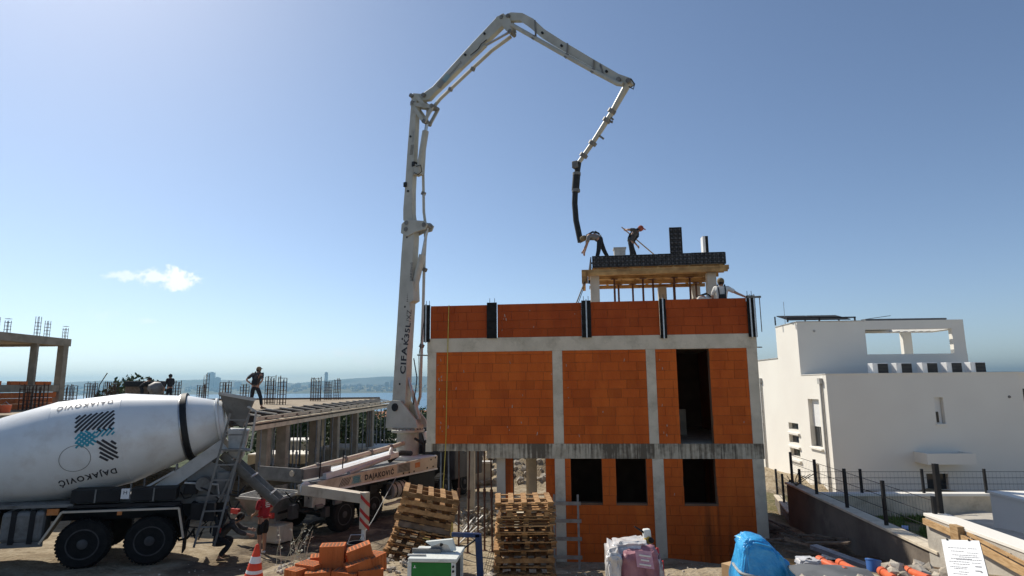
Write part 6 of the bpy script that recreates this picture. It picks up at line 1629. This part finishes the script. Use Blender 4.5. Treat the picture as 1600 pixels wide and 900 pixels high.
def ring_at(q, off, w_, name):
    pts = []
    for k in range(33):
        a = k / 32 * 2 * math.pi; c_ = Vector((math.cos(a), math.sin(a), 0)); s_ = Vector([math.copysign(abs(x) ** .45, x) for x in c_]); hx = .47 - .27 * q ** 1.3
        pts.append((s_.x * hx * 1.06 - .10 * q + .0, s_.y * (.42 - .14 * q) * 1.06, q * hh_ * 1.03 + off * s_.x))
    return MB().tube(pts, w_, 6, False).build(name, M['strap'], tp, True)
ring_at(.40, -.03, .022, 'strap')
MB().tube([(-.30, -.2, hh_ * .72), (-.38, -.28, hh_ * .5), (-.40, -.36, .2), (-.44, -.40, 0)], .03, 6).build('strap', M['strap'], tp, True)
o = sack((.3, .3, .16), 12, 3, .3, taper=.3).build('sheet_corner', M['tarp'], tp, True); o.location = (.56, -.1, .03)
for px, py, Y, lab, rz in ((1146, 884, 10.3, 'open cardboard box left of the blue tarpaulin', .5), (1243, 882, 10.2, 'cardboard box right of the blue tarpaulin with its flap up', -.6)):
    p = at(px, py, Y); z = gz(p.x, p.y); h = max(.16, p.z - z + .03)
    t = thing('cardboard_box', lab, 'box', (p.x, p.y, z), (0, 0, rz)); MB().span((-.14, -.12, 0), (.14, .12, h)).build('carton', M['card'], t)
    MB().add([(-.14, -.12, h + .002), (.14, -.12, h + .002), (.16, -.2, h + .09), (-.12, -.2, h + .1)], [(0, 1, 2, 3)]).build('flap', M['card'], t)
    MB().add([(.14, .12, h + .002), (.14, -.12, h + .002), (.2, -.1, h + .12), (.2, .1, h + .12)], [(0, 1, 2, 3)]).build('flap', M['card'], t)
p = at(1115, 893, 10.0); t = thing('steel_coupler', 'small pile of shiny steel couplers on the dark ground before the house', 'couplers', (p.x, p.y, gz(p.x, p.y) + .03))
for k in range(4): MB().tube([(-.1 + k * .06, 0, .02 + .03 * k), (.0 + k * .06, .03, .10 - .02 * k)], .025, 8).build('coupler', M['steel'], t, True)
# orange drain pipes, blue pot, grey sheet, stones
pl = ['longest orange drain pipe of the row behind the grey sheet', 'middle orange drain pipe behind the grey sheet', 'shorter orange drain pipe next to the blue pot', 'orange drain pipe in front of the stone heap', 'orange drain pipe end poking out below the stone heap']
for k, ((xa, ya), (xb, yb), Y) in enumerate((((1280, 875), (1312, 891), 9.6), ((1296, 883), (1322, 893), 9.5), ((1312, 880), (1336, 892), 9.75), ((1378, 893), (1398, 905), 9.0), ((1418, 892), (1452, 905), 8.9))):
    a_, c_ = at(xa, ya, Y + .25), at(xb, yb, Y - .25); d_ = (c_ - a_).normalized()
    t = thing('drain_pipe', pl[k], 'pipe', a_, (0, 0, 0), 'orange drain pipes')
    MB().tube([(0, 0, 0), c_ - a_], .055, 16).build('barrel', M['pipe_orange'], t, True)
    MB().lathe([(-.02, .055), (-.01, .068), (.10, .068), (.11, .056)], (0, 0, 0), d_, 16).build('socket', M['pipe_orange'], t, True)
p = at(1364, 884, 9.4); t = thing('blue_pot', 'open blue plastic pipe socket standing by the stones', 'pipe', (p.x, p.y, p.z - .09), (R(-14), R(12), 0))
MB().lathe([(0, .085), (.16, .10), (.17, .10), (.17, .085), (.03, .07)], (0, 0, 0), (0, 0, 1), 22).build('shell', M['pipe_blue'], t, True)
MB().lathe([(.15, .104), (.165, .108), (.175, .104)], (0, 0, 0), (0, 0, 1), 22).build('rim', M['pipe_blue'], t, True)
p = at(1312, 896, 8.9); t = thing('grey_sheet', 'flat dark grey rubber sheet over a heap before the orange pipes', 'sheet', (p.x, p.y, p.z - .09), (R(4), R(3), 0))
b = MB(); vs_, fs_ = [], []
for j in range(9):
    for i in range(15):
        x, y = -.58 + i * 1.16 / 14, -.5 + j * 1.0 / 8; vs_.append((x + .15 * (j / 8 - .5), y, .03 * noise.noise((x * 4, y * 4, 1)) + .04 * (1 - (x / .58) ** 2)))
for j in range(8):
    for i in range(14): fs_.append((j*15 + i, j*15 + i + 1, (j+1)*15 + i + 1, (j+1)*15 + i))
vs_ += [(x, y, z - .015) for x, y, z in vs_]; n_ = 135; fs_ += [tuple(n_ + q for q in reversed(f)) for f in fs_]
b.add(vs_, fs_); b.build('sheet', M['sheet_grey'], t, True)
MB().bar((-.6, -.45, -.06), (.6, -.45, -.04), .05, .05).build('edge_bar', M['grey_wood'], t)
p = at(1263, 880, 9.6); t = thing('bag_of_scrap', 'small pale crumpled bag by the orange pipes', 'bag', (p.x, p.y, p.z - .07)); sack((.3, .25, .14), 15, 3, .3).build('shell', M['film'], t, True); MB().tube([(-.1, 0, .1), (0, -.05, .15), (.1, 0, .1)], .012, 5).build('handle', M['black'], t)
# stone blocks one by one
for k in range(22):
    px = 1385 + k * 4.6 + random.uniform(-4, 4); Y = random.uniform(8.9, 9.7); py = 886 + random.uniform(-3, 12) + (4 if px > 1460 else 0)
    p = at(px, py, Y); o = link('stone', RK[k % 4]); s_ = random.uniform(.06, .13); o.scale = (s_ * 1.3, s_, s_); o.location = p - Vector((0, 0, .03)); o.rotation_euler = (random.random(), random.random(), random.random() * 6)
    tag(o, 'rough pale stone in the heap below the notice board', 'stone', 'pale stones heaped below the notice board')
pp = MB(); pts = []
for k in range(80): 
    p = at(random.uniform(1375, 1490), 905, random.uniform(8.6, 9.8)); pts.append((p.x, p.y, p.z + random.uniform(-.1, .0), random.uniform(.04, .10)))
for k in range(120):
    p = at(random.uniform(1250, 1400), 905, random.uniform(8.8, 9.9)); pts.append((p.x, p.y, p.z + random.uniform(-.08, .0), random.uniform(.03, .09)))
heap('stones', 'stone heap below the notice board', pts)
# notice board leaning on the wall timber
pA, pB, pC = at(1471, 843, 8.6), at(1530, 845, 8.2), at(1482, 902, 8.1)
t = thing('notice_board', 'white sheet of small print on a board leaning before the cream wall', 'notice', pA)
xv = pB - pA; yv = pC - pA; nv_ = xv.cross(yv).normalized()
if nv_.y > 0: nv_ = -nv_
yl = yv * 1.35
MB().prism([Vector((0, 0, 0)) - nv_ * .022, xv - nv_ * .022, xv + yl - nv_ * .022, yl - nv_ * .022], nv_ * .02).build('backing', M['grey_wood'], t)
MB().add([Vector((0, 0, 0)) + nv_ * .002, xv * .5 + nv_ * .006, xv + nv_ * .002, xv + yl + nv_ * .002, yl * .5 + xv + nv_ * .008, yl + nv_ * .002], [(0, 1, 4, 5), (1, 2, 4), (3, 5, 4)])
sh_ = MB(); sh_.add([nv_ * .003, xv + nv_ * .003, xv + yl + nv_ * .003, yl + nv_ * .003], [(0, 1, 2, 3)]); sh_.build('paper_sheet', M['paper'], t)
ln = MB(); rng = random.Random(2)
def pp_(u_, v_): return xv * u_ + yl * v_ + nv_ * .005
rows = [(.16, .14, .62), (.165, .66, .9), (.225, .2, .55), (.25, .62, .9), (.30, .22, .86), (.335, .38, .9), (.37, .16, .7), (.385, .3, .95), (.43, .10, .62), (.44, .68, .9), (.475, .2, .62), (.53, .10, .55), (.56, .2, .52), (.62, .30, .55), (.66, .15, .5)]
for v0_, a_, c_ in rows:
    u_ = a_
    while u_ < c_:
        w_ = rng.uniform(.02, .07); ln.add([pp_(u_, v0_), pp_(min(c_, u_ + w_), v0_), pp_(min(c_, u_ + w_), v0_ + .012), pp_(u_, v0_ + .012)], [(0, 1, 2, 3)]); u_ += w_ + .012
for v0_, a_, c_ in ((.50, .74, .90), (.58, .72, .88), (.60, .84, .9)):
    ln.add([pp_(a_, v0_), pp_(c_, v0_), pp_(c_, v0_ + .02), pp_(a_, v0_ + .02)], [(0, 1, 2, 3)])
ln.build('print_lines', M['ink_grey'], t)['kind'] = 'stuff'
sg = MB()
for k, (u0_, v0_, u1_, v1_) in enumerate(((.66, .74, .74, .68), (.72, .68, .73, .76), (.74, .76, .80, .69), (.78, .70, .86, .72), (.80, .76, .88, .70), (.87, .69, .92, .76), (.66, .70, .70, .77))):
    d_ = (pp_(u1_, v1_) - pp_(u0_, v0_)).normalized().cross(nv_) * .006
    sg.add([pp_(u0_, v0_) - d_, pp_(u1_, v1_) - d_, pp_(u1_, v1_) + d_, pp_(u0_, v0_) + d_], [(0, 1, 2, 3)])
sg.build('signature', M['ink'], t)
for u_ in (.16, .74): MB().box(pp_(u_, .01), (.012, .02, .04)).build('clip', M['black'], t)
# debris planks on the brown fill
for k in range(17):
    px = random.uniform(1205, 1292); Y = random.uniform(14, 18.5) if px < 1260 else random.uniform(13, 15.5); p = at(px, 830, Y)
    if p.x > wx(p.y) - .5: p.x = wx(p.y) - random.uniform(.6, 1.2)
    z = gz(p.x, p.y); a = random.uniform(1.7, 2.9); L = random.uniform(.5, 1.3)
    o = MB().box((0, 0, 0), (L, .09, .035)).build('scrap_plank', M['debris']); o.location = (p.x, p.y, z + random.uniform(.05, .30)); o.rotation_euler = (random.uniform(-.3, .3), random.uniform(-.2, .25), a)
    tag(o, 'weathered scrap plank tipped on the brown fill by the boundary wall', 'plank', 'scrap planks on the brown fill')
p = at(1345, 868, 10.6); z = gz(p.x, p.y) + .1; b = MB(); b.bar((p.x - .35, p.y + .9, z + .02), (p.x + .12, p.y - .3, z - .06), .16, .07); tag(b.build('blue_beam', M['navy']), 'dark blue steel beam lying at the foot of the boundary wall', 'beam')
p = at(1297, 846, 13.2); t = thing('white_scrap', 'small white crumpled paper on the brown fill', 'scrap', (p.x, p.y, gz(p.x, p.y))); sack((.3, .2, .09), 7, 3, .4).build('paper', M['white_plastic'], t, True); MB().box((.18, 0, .05), (.08, .05, .02), (.2, .4, 0)).build('torn_piece', M['white_plastic'], t)
b = MB(); p = at(1243, 745, 18.4)
for k in range(6): b.tube([(p.x, p.y, 1.75), (p.x + .1 * k - .2, p.y, 1.95), (p.x + .16 * k - .25, p.y - .03 * k, 2.05 + .05 * (k % 3))], .012, 4)
tag(b.build('dry_twig', M['bark']), 'dry twig snagged on the end of the wire fence', 'twig')

# ================================================================ PEOPLE
def skin_mesh(name, verts, edges, radii, m, root=0, sub=2):
    me = bpy.data.meshes.new(name); me.from_pydata([tuple(v) for v in verts], edges, [])
    o = bpy.data.objects.new(name, me); col.objects.link(o)
    sk = o.modifiers.new('skin', 'SKIN'); sk.use_smooth_shade = True
    for i, r_ in enumerate(radii):
        d_ = me.skin_vertices[0].data[i]; rr = r_ if isinstance(r_, tuple) else (r_, r_); d_.radius = rr; d_.use_root = (i == root)
    ss = o.modifiers.new('sub', 'SUBSURF'); ss.levels = sub; ss.render_levels = sub
    dg = bpy.context.evaluated_depsgraph_get(); ne = bpy.data.meshes.new_from_object(o.evaluated_get(dg))
    bpy.data.objects.remove(o); bpy.data.meshes.remove(me)
    ne.name = name; ne.materials.clear(); ne.materials.append(m)
    ne.polygons.foreach_set('use_smooth', [True] * len(ne.polygons)); return ne
BASE = dict(pelvis=(0, 0, .95), waist=(0, 0, 1.10), chest=(0, .0, 1.32), neck=(0, 0, 1.48), head=(0, .015, 1.60), top=(0, .01, 1.71), face=(0, 1, 0),
            shL=(-.185, 0, 1.42), elL=(-.25, 0, 1.14), wrL=(-.27, .06, .90), shR=(.185, 0, 1.42), elR=(.25, 0, 1.14), wrR=(.27, .06, .90),
            hipL=(-.09, 0, .90), knL=(-.10, .02, .50), anL=(-.11, -.03, .09), hipR=(.09, 0, .90), knR=(.10, .02, .50), anR=(.11, -.03, .09), toeL=None, toeR=None)
def person(label, loc, rz, pose, shirt='grey_cloth', legs='dark_cloth', hat='cap_cloth', bib=True, shorts=False, shoes='debris', group=None, sleeve=1.0):
    J = dict(BASE); J.update(pose)
    V = {k: Vector(v) if v is not None else None for k, v in J.items()}
    fd = V['face'].normalized()
    for s_ in 'LR':
        if V['toe' + s_] is None: V['toe' + s_] = V['an' + s_] + Vector((fd.x * .17, fd.y * .17, -.05)) if (fd.xy.length > .3) else V['an' + s_] + Vector((0, .17, -.05))
    P = thing('person', label, 'person', loc, (0, 0, rz), group)
    vs, es, rs, ix = [], [], [], {}
    def addv(k, p, r_, parent=None):
        ix[k] = len(vs); vs.append(Vector(p)); rs.append(r_)
        if parent is not None: es.append((ix[parent], ix[k]))
    addv('pelvis', V['pelvis'], .105); addv('waist', V['waist'], .098, 'pelvis'); addv('chest', V['chest'], .118, 'waist')
    addv('neck', V['neck'], .055, 'chest'); hd = (V['top'] - V['neck']).normalized()
    addv('jaw', V['neck'].lerp(V['head'], .45) + fd * .02, .068, 'neck'); addv('head', V['head'], (.078, .092), 'jaw'); addv('top', V['top'], .055, 'head')
    for s_ in 'LR':
        addv('sh' + s_, V['sh' + s_], .058, 'chest'); addv('el' + s_, V['el' + s_], .042, 'sh' + s_); addv('wr' + s_, V['wr' + s_], .029, 'el' + s_)
        fa = (V['wr' + s_] - V['el' + s_]).normalized(); sd = fa.cross(fd); sd = sd.normalized() if sd.length > .1 else fa.orthogonal().normalized()
        palm = V['wr' + s_] + fa * .075; addv('pa' + s_, palm, (.040, .022), 'wr' + s_)
        curl = fa.cross(sd)
        for i, (off, L) in enumerate(((-.030, .062), (-.010, .075), (.010, .072), (.030, .058))):
            k0 = palm + sd * off + fa * .035; addv(f'f{s_}{i}a', k0, .0105, 'pa' + s_); addv(f'f{s_}{i}b', k0 + fa * L * .55 + curl * .012, .0095, f'f{s_}{i}a'); addv(f'f{s_}{i}c', k0 + fa * L + curl * .038, .008, f'f{s_}{i}b')
        tb = V['wr' + s_] + fa * .045 + sd * .035; addv(f't{s_}a', tb, .013, 'pa' + s_); addv(f't{s_}b', tb + sd * .025 + fa * .045, .010, f't{s_}a')
        addv('hip' + s_, V['hip' + s_], .088, 'pelvis'); addv('kn' + s_, V['kn' + s_], .058, 'hip' + s_); addv('an' + s_, V['an' + s_], .038, 'kn' + s_); addv('toe' + s_, V['toe' + s_], .03, 'an' + s_)
    body = link('body', skin_mesh('body', vs, es, rs, M['skin'], 0, 1), P)
    # face
    up_ = hd; side = fd.cross(up_).normalized(); hc = V['head']
    fm = MB()
    fm.lathe([(0, .02), (.025, .012), (.035, .004)], hc + fd * .085 - up_ * .005, fd - up_ * .25, 8)
    for q in (-1, 1): fm.box(hc + side * q * .085, (.02, .035, .05), (0, 0, math.atan2(fd.x, fd.y) * -1))
    fm.build('nose_and_ears', M['skin'], P, True)
    em = MB()
    for q in (-1, 1): em.lathe([(0, .011), (.006, .006)], hc + fd * .082 + side * q * .032 + up_ * .022, fd, 8)
    em.lathe([(0, .018), (.004, .012)], hc + fd * .082 - up_ * .048, fd, 8); em.build('eyes_and_mouth', M['hair'], P)
    # clothing
    def cloth(name, keys, rad, edg, m, root=0):
        me_ = skin_mesh(name, [V2[k] for k in keys], [(keys.index(a), keys.index(c)) for a, c in edg], rad, M[m], root, 1); return link(name, me_, P)
    V2 = dict(V)
    for s_ in 'LR':
        V2['cuff' + s_] = V['kn' + s_].lerp(V['an' + s_], .88); V2['short' + s_] = V['hip' + s_].lerp(V['kn' + s_], .95)
        V2['sle' + s_] = V['sh' + s_].lerp(V['el' + s_], .85); V2['sleeve' + s_] = V['el' + s_].lerp(V['wr' + s_], .85)
    V2['collar'] = V['chest'].lerp(V['neck'], .72); V2['belt'] = V['pelvis'].lerp(V['waist'], .5)
    if shorts:
        cloth('shorts', ['pelvis', 'belt', 'hipL', 'shortL', 'hipR', 'shortR'], [.135, .124, .105, .092, .105, .092], [('pelvis', 'belt'), ('pelvis', 'hipL'), ('hipL', 'shortL'), ('pelvis', 'hipR'), ('hipR', 'shortR')], legs)
    else:
        cloth('trousers', ['pelvis', 'belt', 'hipL', 'knL', 'cuffL', 'hipR', 'knR', 'cuffR'], [.134, .123, .105, .080, .066, .105, .080, .066],
              [('pelvis', 'belt'), ('pelvis', 'hipL'), ('hipL', 'knL'), ('knL', 'cuffL'), ('pelvis', 'hipR'), ('hipR', 'knR'), ('knR', 'cuffR')], legs)
    arm = ('sle', .062) if sleeve < 1 else ('sleeve', .05)
    keys = ['waist', 'belt', 'pelvis', 'chest', 'collar', 'shL', 'shR']; rad = [.128, .134, .138, .145, .085, .078, .078]; edg = [('waist', 'belt'), ('belt', 'pelvis'), ('waist', 'chest'), ('chest', 'collar'), ('chest', 'shL'), ('chest', 'shR')]
    for s_ in 'LR':
        if sleeve < 1: keys += ['sle' + s_]; rad += [.068]; edg += [('sh' + s_, 'sle' + s_)]
        else: keys += ['el' + s_, 'sleeve' + s_]; rad += [.060, .050]; edg += [('sh' + s_, 'el' + s_), ('el' + s_, 'sleeve' + s_)]
    cloth('shirt', keys, rad, edg, shirt)
    sp = (V['chest'] - V['pelvis']).normalized(); sx_ = (V['shR'] - V['shL']).normalized(); bk_ = sx_.cross(sp).normalized()
    if bib:
        bb = MB()
        for q in (-1, 1):
            c0 = V2['belt'] + sx_ * q * .07; pts_ = []
            for sgn in (1, -1):
                bb.tube([c0 + bk_ * sgn * .125, V['waist'] + sx_ * q * .075 + bk_ * sgn * .125, V['chest'] + sx_ * q * .095 + bk_ * sgn * .14, V['shL' if q < 0 else 'shR'].lerp(V['neck'], .45) + sp * .075], .019, 6)
        bb.build('braces', M[legs], P, True)
        pm_ = MB(); pm_.prism([V2['belt'] - sx_ * .12 - bk_ * .137, V2['belt'] + sx_ * .12 - bk_ * .137, V['waist'] + sx_ * .10 + sp * .07 - bk_ * .137, V['waist'] - sx_ * .10 + sp * .07 - bk_ * .137], bk_ * .02); pm_.prism([V2['belt'] - sx_ * .12 + bk_ * .117, V2['belt'] + sx_ * .12 + bk_ * .117, V['waist'] + sx_ * .10 + sp * .12 + bk_ * .127, V['waist'] - sx_ * .10 + sp * .12 + bk_ * .127], bk_ * .02); pm_.build('bib', M[legs], P)
    for s_ in 'LR':
        a, tq = V['an' + s_], V['toe' + s_]; d_ = (tq - a); d_.z = 0; d_ = d_.normalized() if d_.length > .01 else Vector((0, 1, 0))
        skm = skin_mesh('shoe', [a + Vector((0, 0, .02)), a + Vector((0, 0, -.045)), a - d_ * .05 + Vector((0, 0, -.05)), a + d_ * .10 + Vector((0, 0, -.045)), a + d_ * .19 + Vector((0, 0, -.055))], [(0, 1), (1, 2), (1, 3), (3, 4)], [.052, .05, .042, (.046, .036), (.042, .026)], M[shoes], 1, 1)
        link('shoe', skm, P)
    # hair and hat
    hm_ = MB(); hm_.lathe([(-.075, .088), (-.03, .10), (.02, .105), (.075, .088), (.105, .05), (.118, .01)], hc - fd * .012 + up_ * .015, up_, 16)
    if hat: 
        ht = hm_.build('cap', M[hat], P, True)
        ht.data.vertices.foreach_get
        br = MB(); br.prism([hc + fd * .075 + side * q_ + up_ * .045 for q_ in (-.07, .07)] + [hc + fd * .165 + side * .045 + up_ * .035, hc + fd * .165 - side * .045 + up_ * .035], up_ * .012); br.build('cap_brim', M[hat], P)
        h2 = MB(); h2.lathe([(-.08, .07), (-.03, .093), (.0, .09)], hc - fd * .022 + up_ * .0, up_, 14); h2.build('hair', M['hair'], P, True)
    else:
        hm2 = MB(); hm2.lathe([(-.05, .075), (-.01, .096), (.04, .102), (.085, .085), (.112, .045), (.122, .01)], hc - fd * .02 + up_ * .012, up_, 16); hm2.build('hair', M['hair'], P, True)
    return P

# striding worker on the deck
p = at(397, 638, 25.3)
person('worker in cap and dark dungarees striding on the deck with hands on hips', (p.x, p.y, DZ), R(-6),
       dict(pelvis=(0, 0, .93), waist=(.01, 0, 1.09), chest=(.04, .03, 1.32), neck=(.06, .05, 1.49), head=(.075, .08, 1.61), top=(.08, .085, 1.72), face=(.35, 1, 0),
            shL=(-.15, .02, 1.43), elL=(-.36, -.10, 1.20), wrL=(-.17, -.02, 1.02), shR=(.23, .03, 1.42), elR=(.36, -.12, 1.18), wrR=(.18, -.02, 1.02),
            hipL=(-.09, 0, .89), knL=(-.15, .04, .50), anL=(-.20, -.06, .10), hipR=(.09, 0, .89), knR=(.22, .06, .50), anR=(.36, -.08, .10), toeR=(.50, -.0, .03), toeL=(-.22, .10, .03)), shirt='dim_cloth', sleeve=.5)
# red shirt
p = at(409, 866, 17.3); 
person('person in red T-shirt and black shorts beside the pump hopper, looking down', (p.x, p.y, gz(p.x, p.y)), R(68),
       dict(head=(0, .07, 1.59), top=(0, .09, 1.70), neck=(0, .03, 1.48), face=(0, 1, -.35), elL=(-.24, .02, 1.15), wrL=(-.16, .22, 1.05), elR=(.25, -.05, 1.15), wrR=(.20, .16, 1.02), knL=(-.10, .02, .50), anL=(-.12, -.05, .09), knR=(.12, .05, .50), anR=(.16, .08, .09)),
       shirt='red_cloth', legs='black', hat='dark_cloth', bib=False, shorts=True, shoes='white_plastic', sleeve=.5)
P_ = [o for o in col.objects if o.name.startswith('person') and o.parent is None][-1]
for k, (w_, z_) in enumerate(((.10, 1.33), (.08, 1.28))): MB().span((-.16 - .0, -.05 + 0, z_), (-.158, .0 + w_ * .3, z_ + .03)).build('shirt_print', M['white_plastic'], P_)
b = MB()
for k, (z_, w_) in enumerate(((1.36, .16), (1.31, .18), (1.26, .14))): b.span((-w_ / 2, -.128, z_), (w_ / 2, -.122, z_ + .025))
b.build('shirt_print', M['white_plastic'], P_)
# crouched worker at the mixer tail
p = at(348, 846, 16.35)
person('crouching worker in grey top bent over the mixer truck tail ladder', (p.x, p.y, gz(p.x, p.y)), R(-70),
       dict(pelvis=(0, -.16, .52), waist=(0, -.06, .66), chest=(0, .14, .82), neck=(0, .28, .93), head=(0, .38, 1.0), top=(0, .43, 1.09), face=(0, 1, -.4),
            shL=(-.19, .20, .88), elL=(-.24, .42, .70), wrL=(-.16, .62, .66), shR=(.19, .20, .88), elR=(.25, .40, .68), wrR=(.18, .60, .60),
            hipL=(-.10, -.15, .50), knL=(-.16, .22, .46), anL=(-.14, .0, .09), hipR=(.10, -.15, .50), knR=(.18, .20, .42), anR=(.16, -.08, .09), toeL=(-.15, .16, .03), toeR=(.17, .08, .03)), shirt='dim_cloth', hat=None, bib=False)
# worker bending at the hose
sl_ = hw(5.22, 3.35, 8.80)
person('worker bent double guiding the black end hose on the roof tower', sl_, HA + R(90),
       dict(pelvis=(0, 0, .90), waist=(0, .10, 1.01), chest=(0, .30, 1.04), neck=(0, .44, 1.0), head=(0, .56, .94), top=(0, .64, .91), face=(0, .5, -1),
            shL=(-.18, .38, 1.0), elL=(-.18, .44, .72), wrL=(-.12, .52, .48), shR=(.18, .38, 1.02), elR=(.2, .46, .76), wrR=(.12, .56, .56),
            hipL=(-.09, 0, .86), knL=(-.10, .06, .46), anL=(-.11, .16, .09), hipR=(.09, -.02, .86), knR=(.12, -.16, .48), anR=(.13, -.36, .10), toeL=(-.11, .33, .03), toeR=(.13, -.22, .03)), shirt='grey_cloth', hat='cap_cloth', sleeve=.5)
# hose tail down from his hands
b = MB(); e0 = BM @ bp2(907, 378)
# worker with the shovel
sv = hw(6.36, 4.2, 8.80)
person('worker in red cap raking wet concrete with a shovel on the roof tower', sv, HA + R(-90),
       dict(pelvis=(0, 0, .93), waist=(0, .04, 1.08), chest=(0, .17, 1.26), neck=(0, .28, 1.38), head=(0, .37, 1.44), top=(0, .43, 1.54), face=(0, 1, -.45),
            shL=(-.18, .21, 1.34), elL=(-.25, .12, 1.06), wrL=(-.08, .24, .84), shR=(.18, .18, 1.36), elR=(.26, -.10, 1.36), wrR=(.10, -.14, 1.40),
            hipL=(-.09, 0, .89), knL=(-.10, .14, .50), anL=(-.11, .14, .09), hipR=(.09, 0, .89), knR=(.10, .02, .50), anR=(.11, -.10, .09)), shirt='dim_cloth', hat='red_cap', sleeve=.5)
sx0 = Matrix.Translation(sv) @ Matrix.Rotation(HA + R(-90), 4, 'Z')
t = thing('shovel', 'long wooden shovel held slanting by the worker in the red cap', 'shovel', sv, (0, 0, HA + R(-90)))
hb = Vector((0, 1.15, .16)); ha = Vector((0, -.30, 1.53))
MB().tube([ha, hb], .022, 8).build('shaft', M['timber'], t, True)
d_ = (hb - ha).normalized(); sd_ = Vector((1, 0, 0)); nn = sd_.cross(d_)
MB().prism([hb - sd_ * .10, hb + sd_ * .10, hb + sd_ * .12 + d_ * .20, hb + d_ * .30, hb - sd_ * .12 + d_ * .20], nn * .015).build('blade', M['steel'], t)
# worker at the parapet
wk = hw(8.60, .85, 6.08)
person('worker in white shirt and dark braces standing at the parapet corner, arm on the form', wk, HA + R(-4),
       dict(shL=(-.185, 0, 1.42), elL=(-.26, .06, 1.16), wrL=(-.2, .20, 1.0), shR=(.185, 0, 1.42), elR=(.40, -.12, 1.24), wrR=(.62, -.25, 1.10), face=(.1, 1, -.05)), shirt='white_cloth', hat='cap_cloth', sleeve=.5)
wk = hw(8.28, 1.05, 6.08)
person('worker in white shirt bent over behind the parapet, only his back showing', wk, HA + R(70),
       dict(pelvis=(0, -.12, .93), waist=(0, .0, 1.08), chest=(0, .16, 1.20), neck=(0, .33, 1.16), head=(0, .44, 1.08), top=(0, .52, 1.02), face=(0, .4, -1),
            shL=(-.18, .25, 1.16), elL=(-.2, .32, .88), wrL=(-.15, .42, .66), shR=(.18, .25, 1.16), elR=(.2, .34, .9), wrR=(.15, .45, .68), hipL=(-.09, -.12, .89), hipR=(.09, -.12, .89)), shirt='white_cloth')
# far deck workers
p = at(264, 620, 36)
person('far standing worker in dark clothes seen above the mixer drum', (p.x, p.y, DZ), R(60), dict(elR=(.26, .05, 1.15), wrR=(.15, .22, 1.05)), shirt='dark_cloth', hat='dark_cloth', bib=False)
p = at(221, 620, 36)
person('far stooping worker in dark clothes behind the small barrel mixer', (p.x, p.y, DZ), R(-60), dict(pelvis=(0, -.1, .9), chest=(0, .16, 1.2), neck=(0, .28, 1.33), head=(0, .36, 1.42), top=(0, .42, 1.51), shL=(-.18, .2, 1.28), elL=(-.22, .36, 1.05), wrL=(-.12, .5, .9), shR=(.18, .2, 1.28), elR=(.22, .36, 1.05), wrR=(.12, .5, .9)), shirt='dark_cloth', hat=None, bib=False)
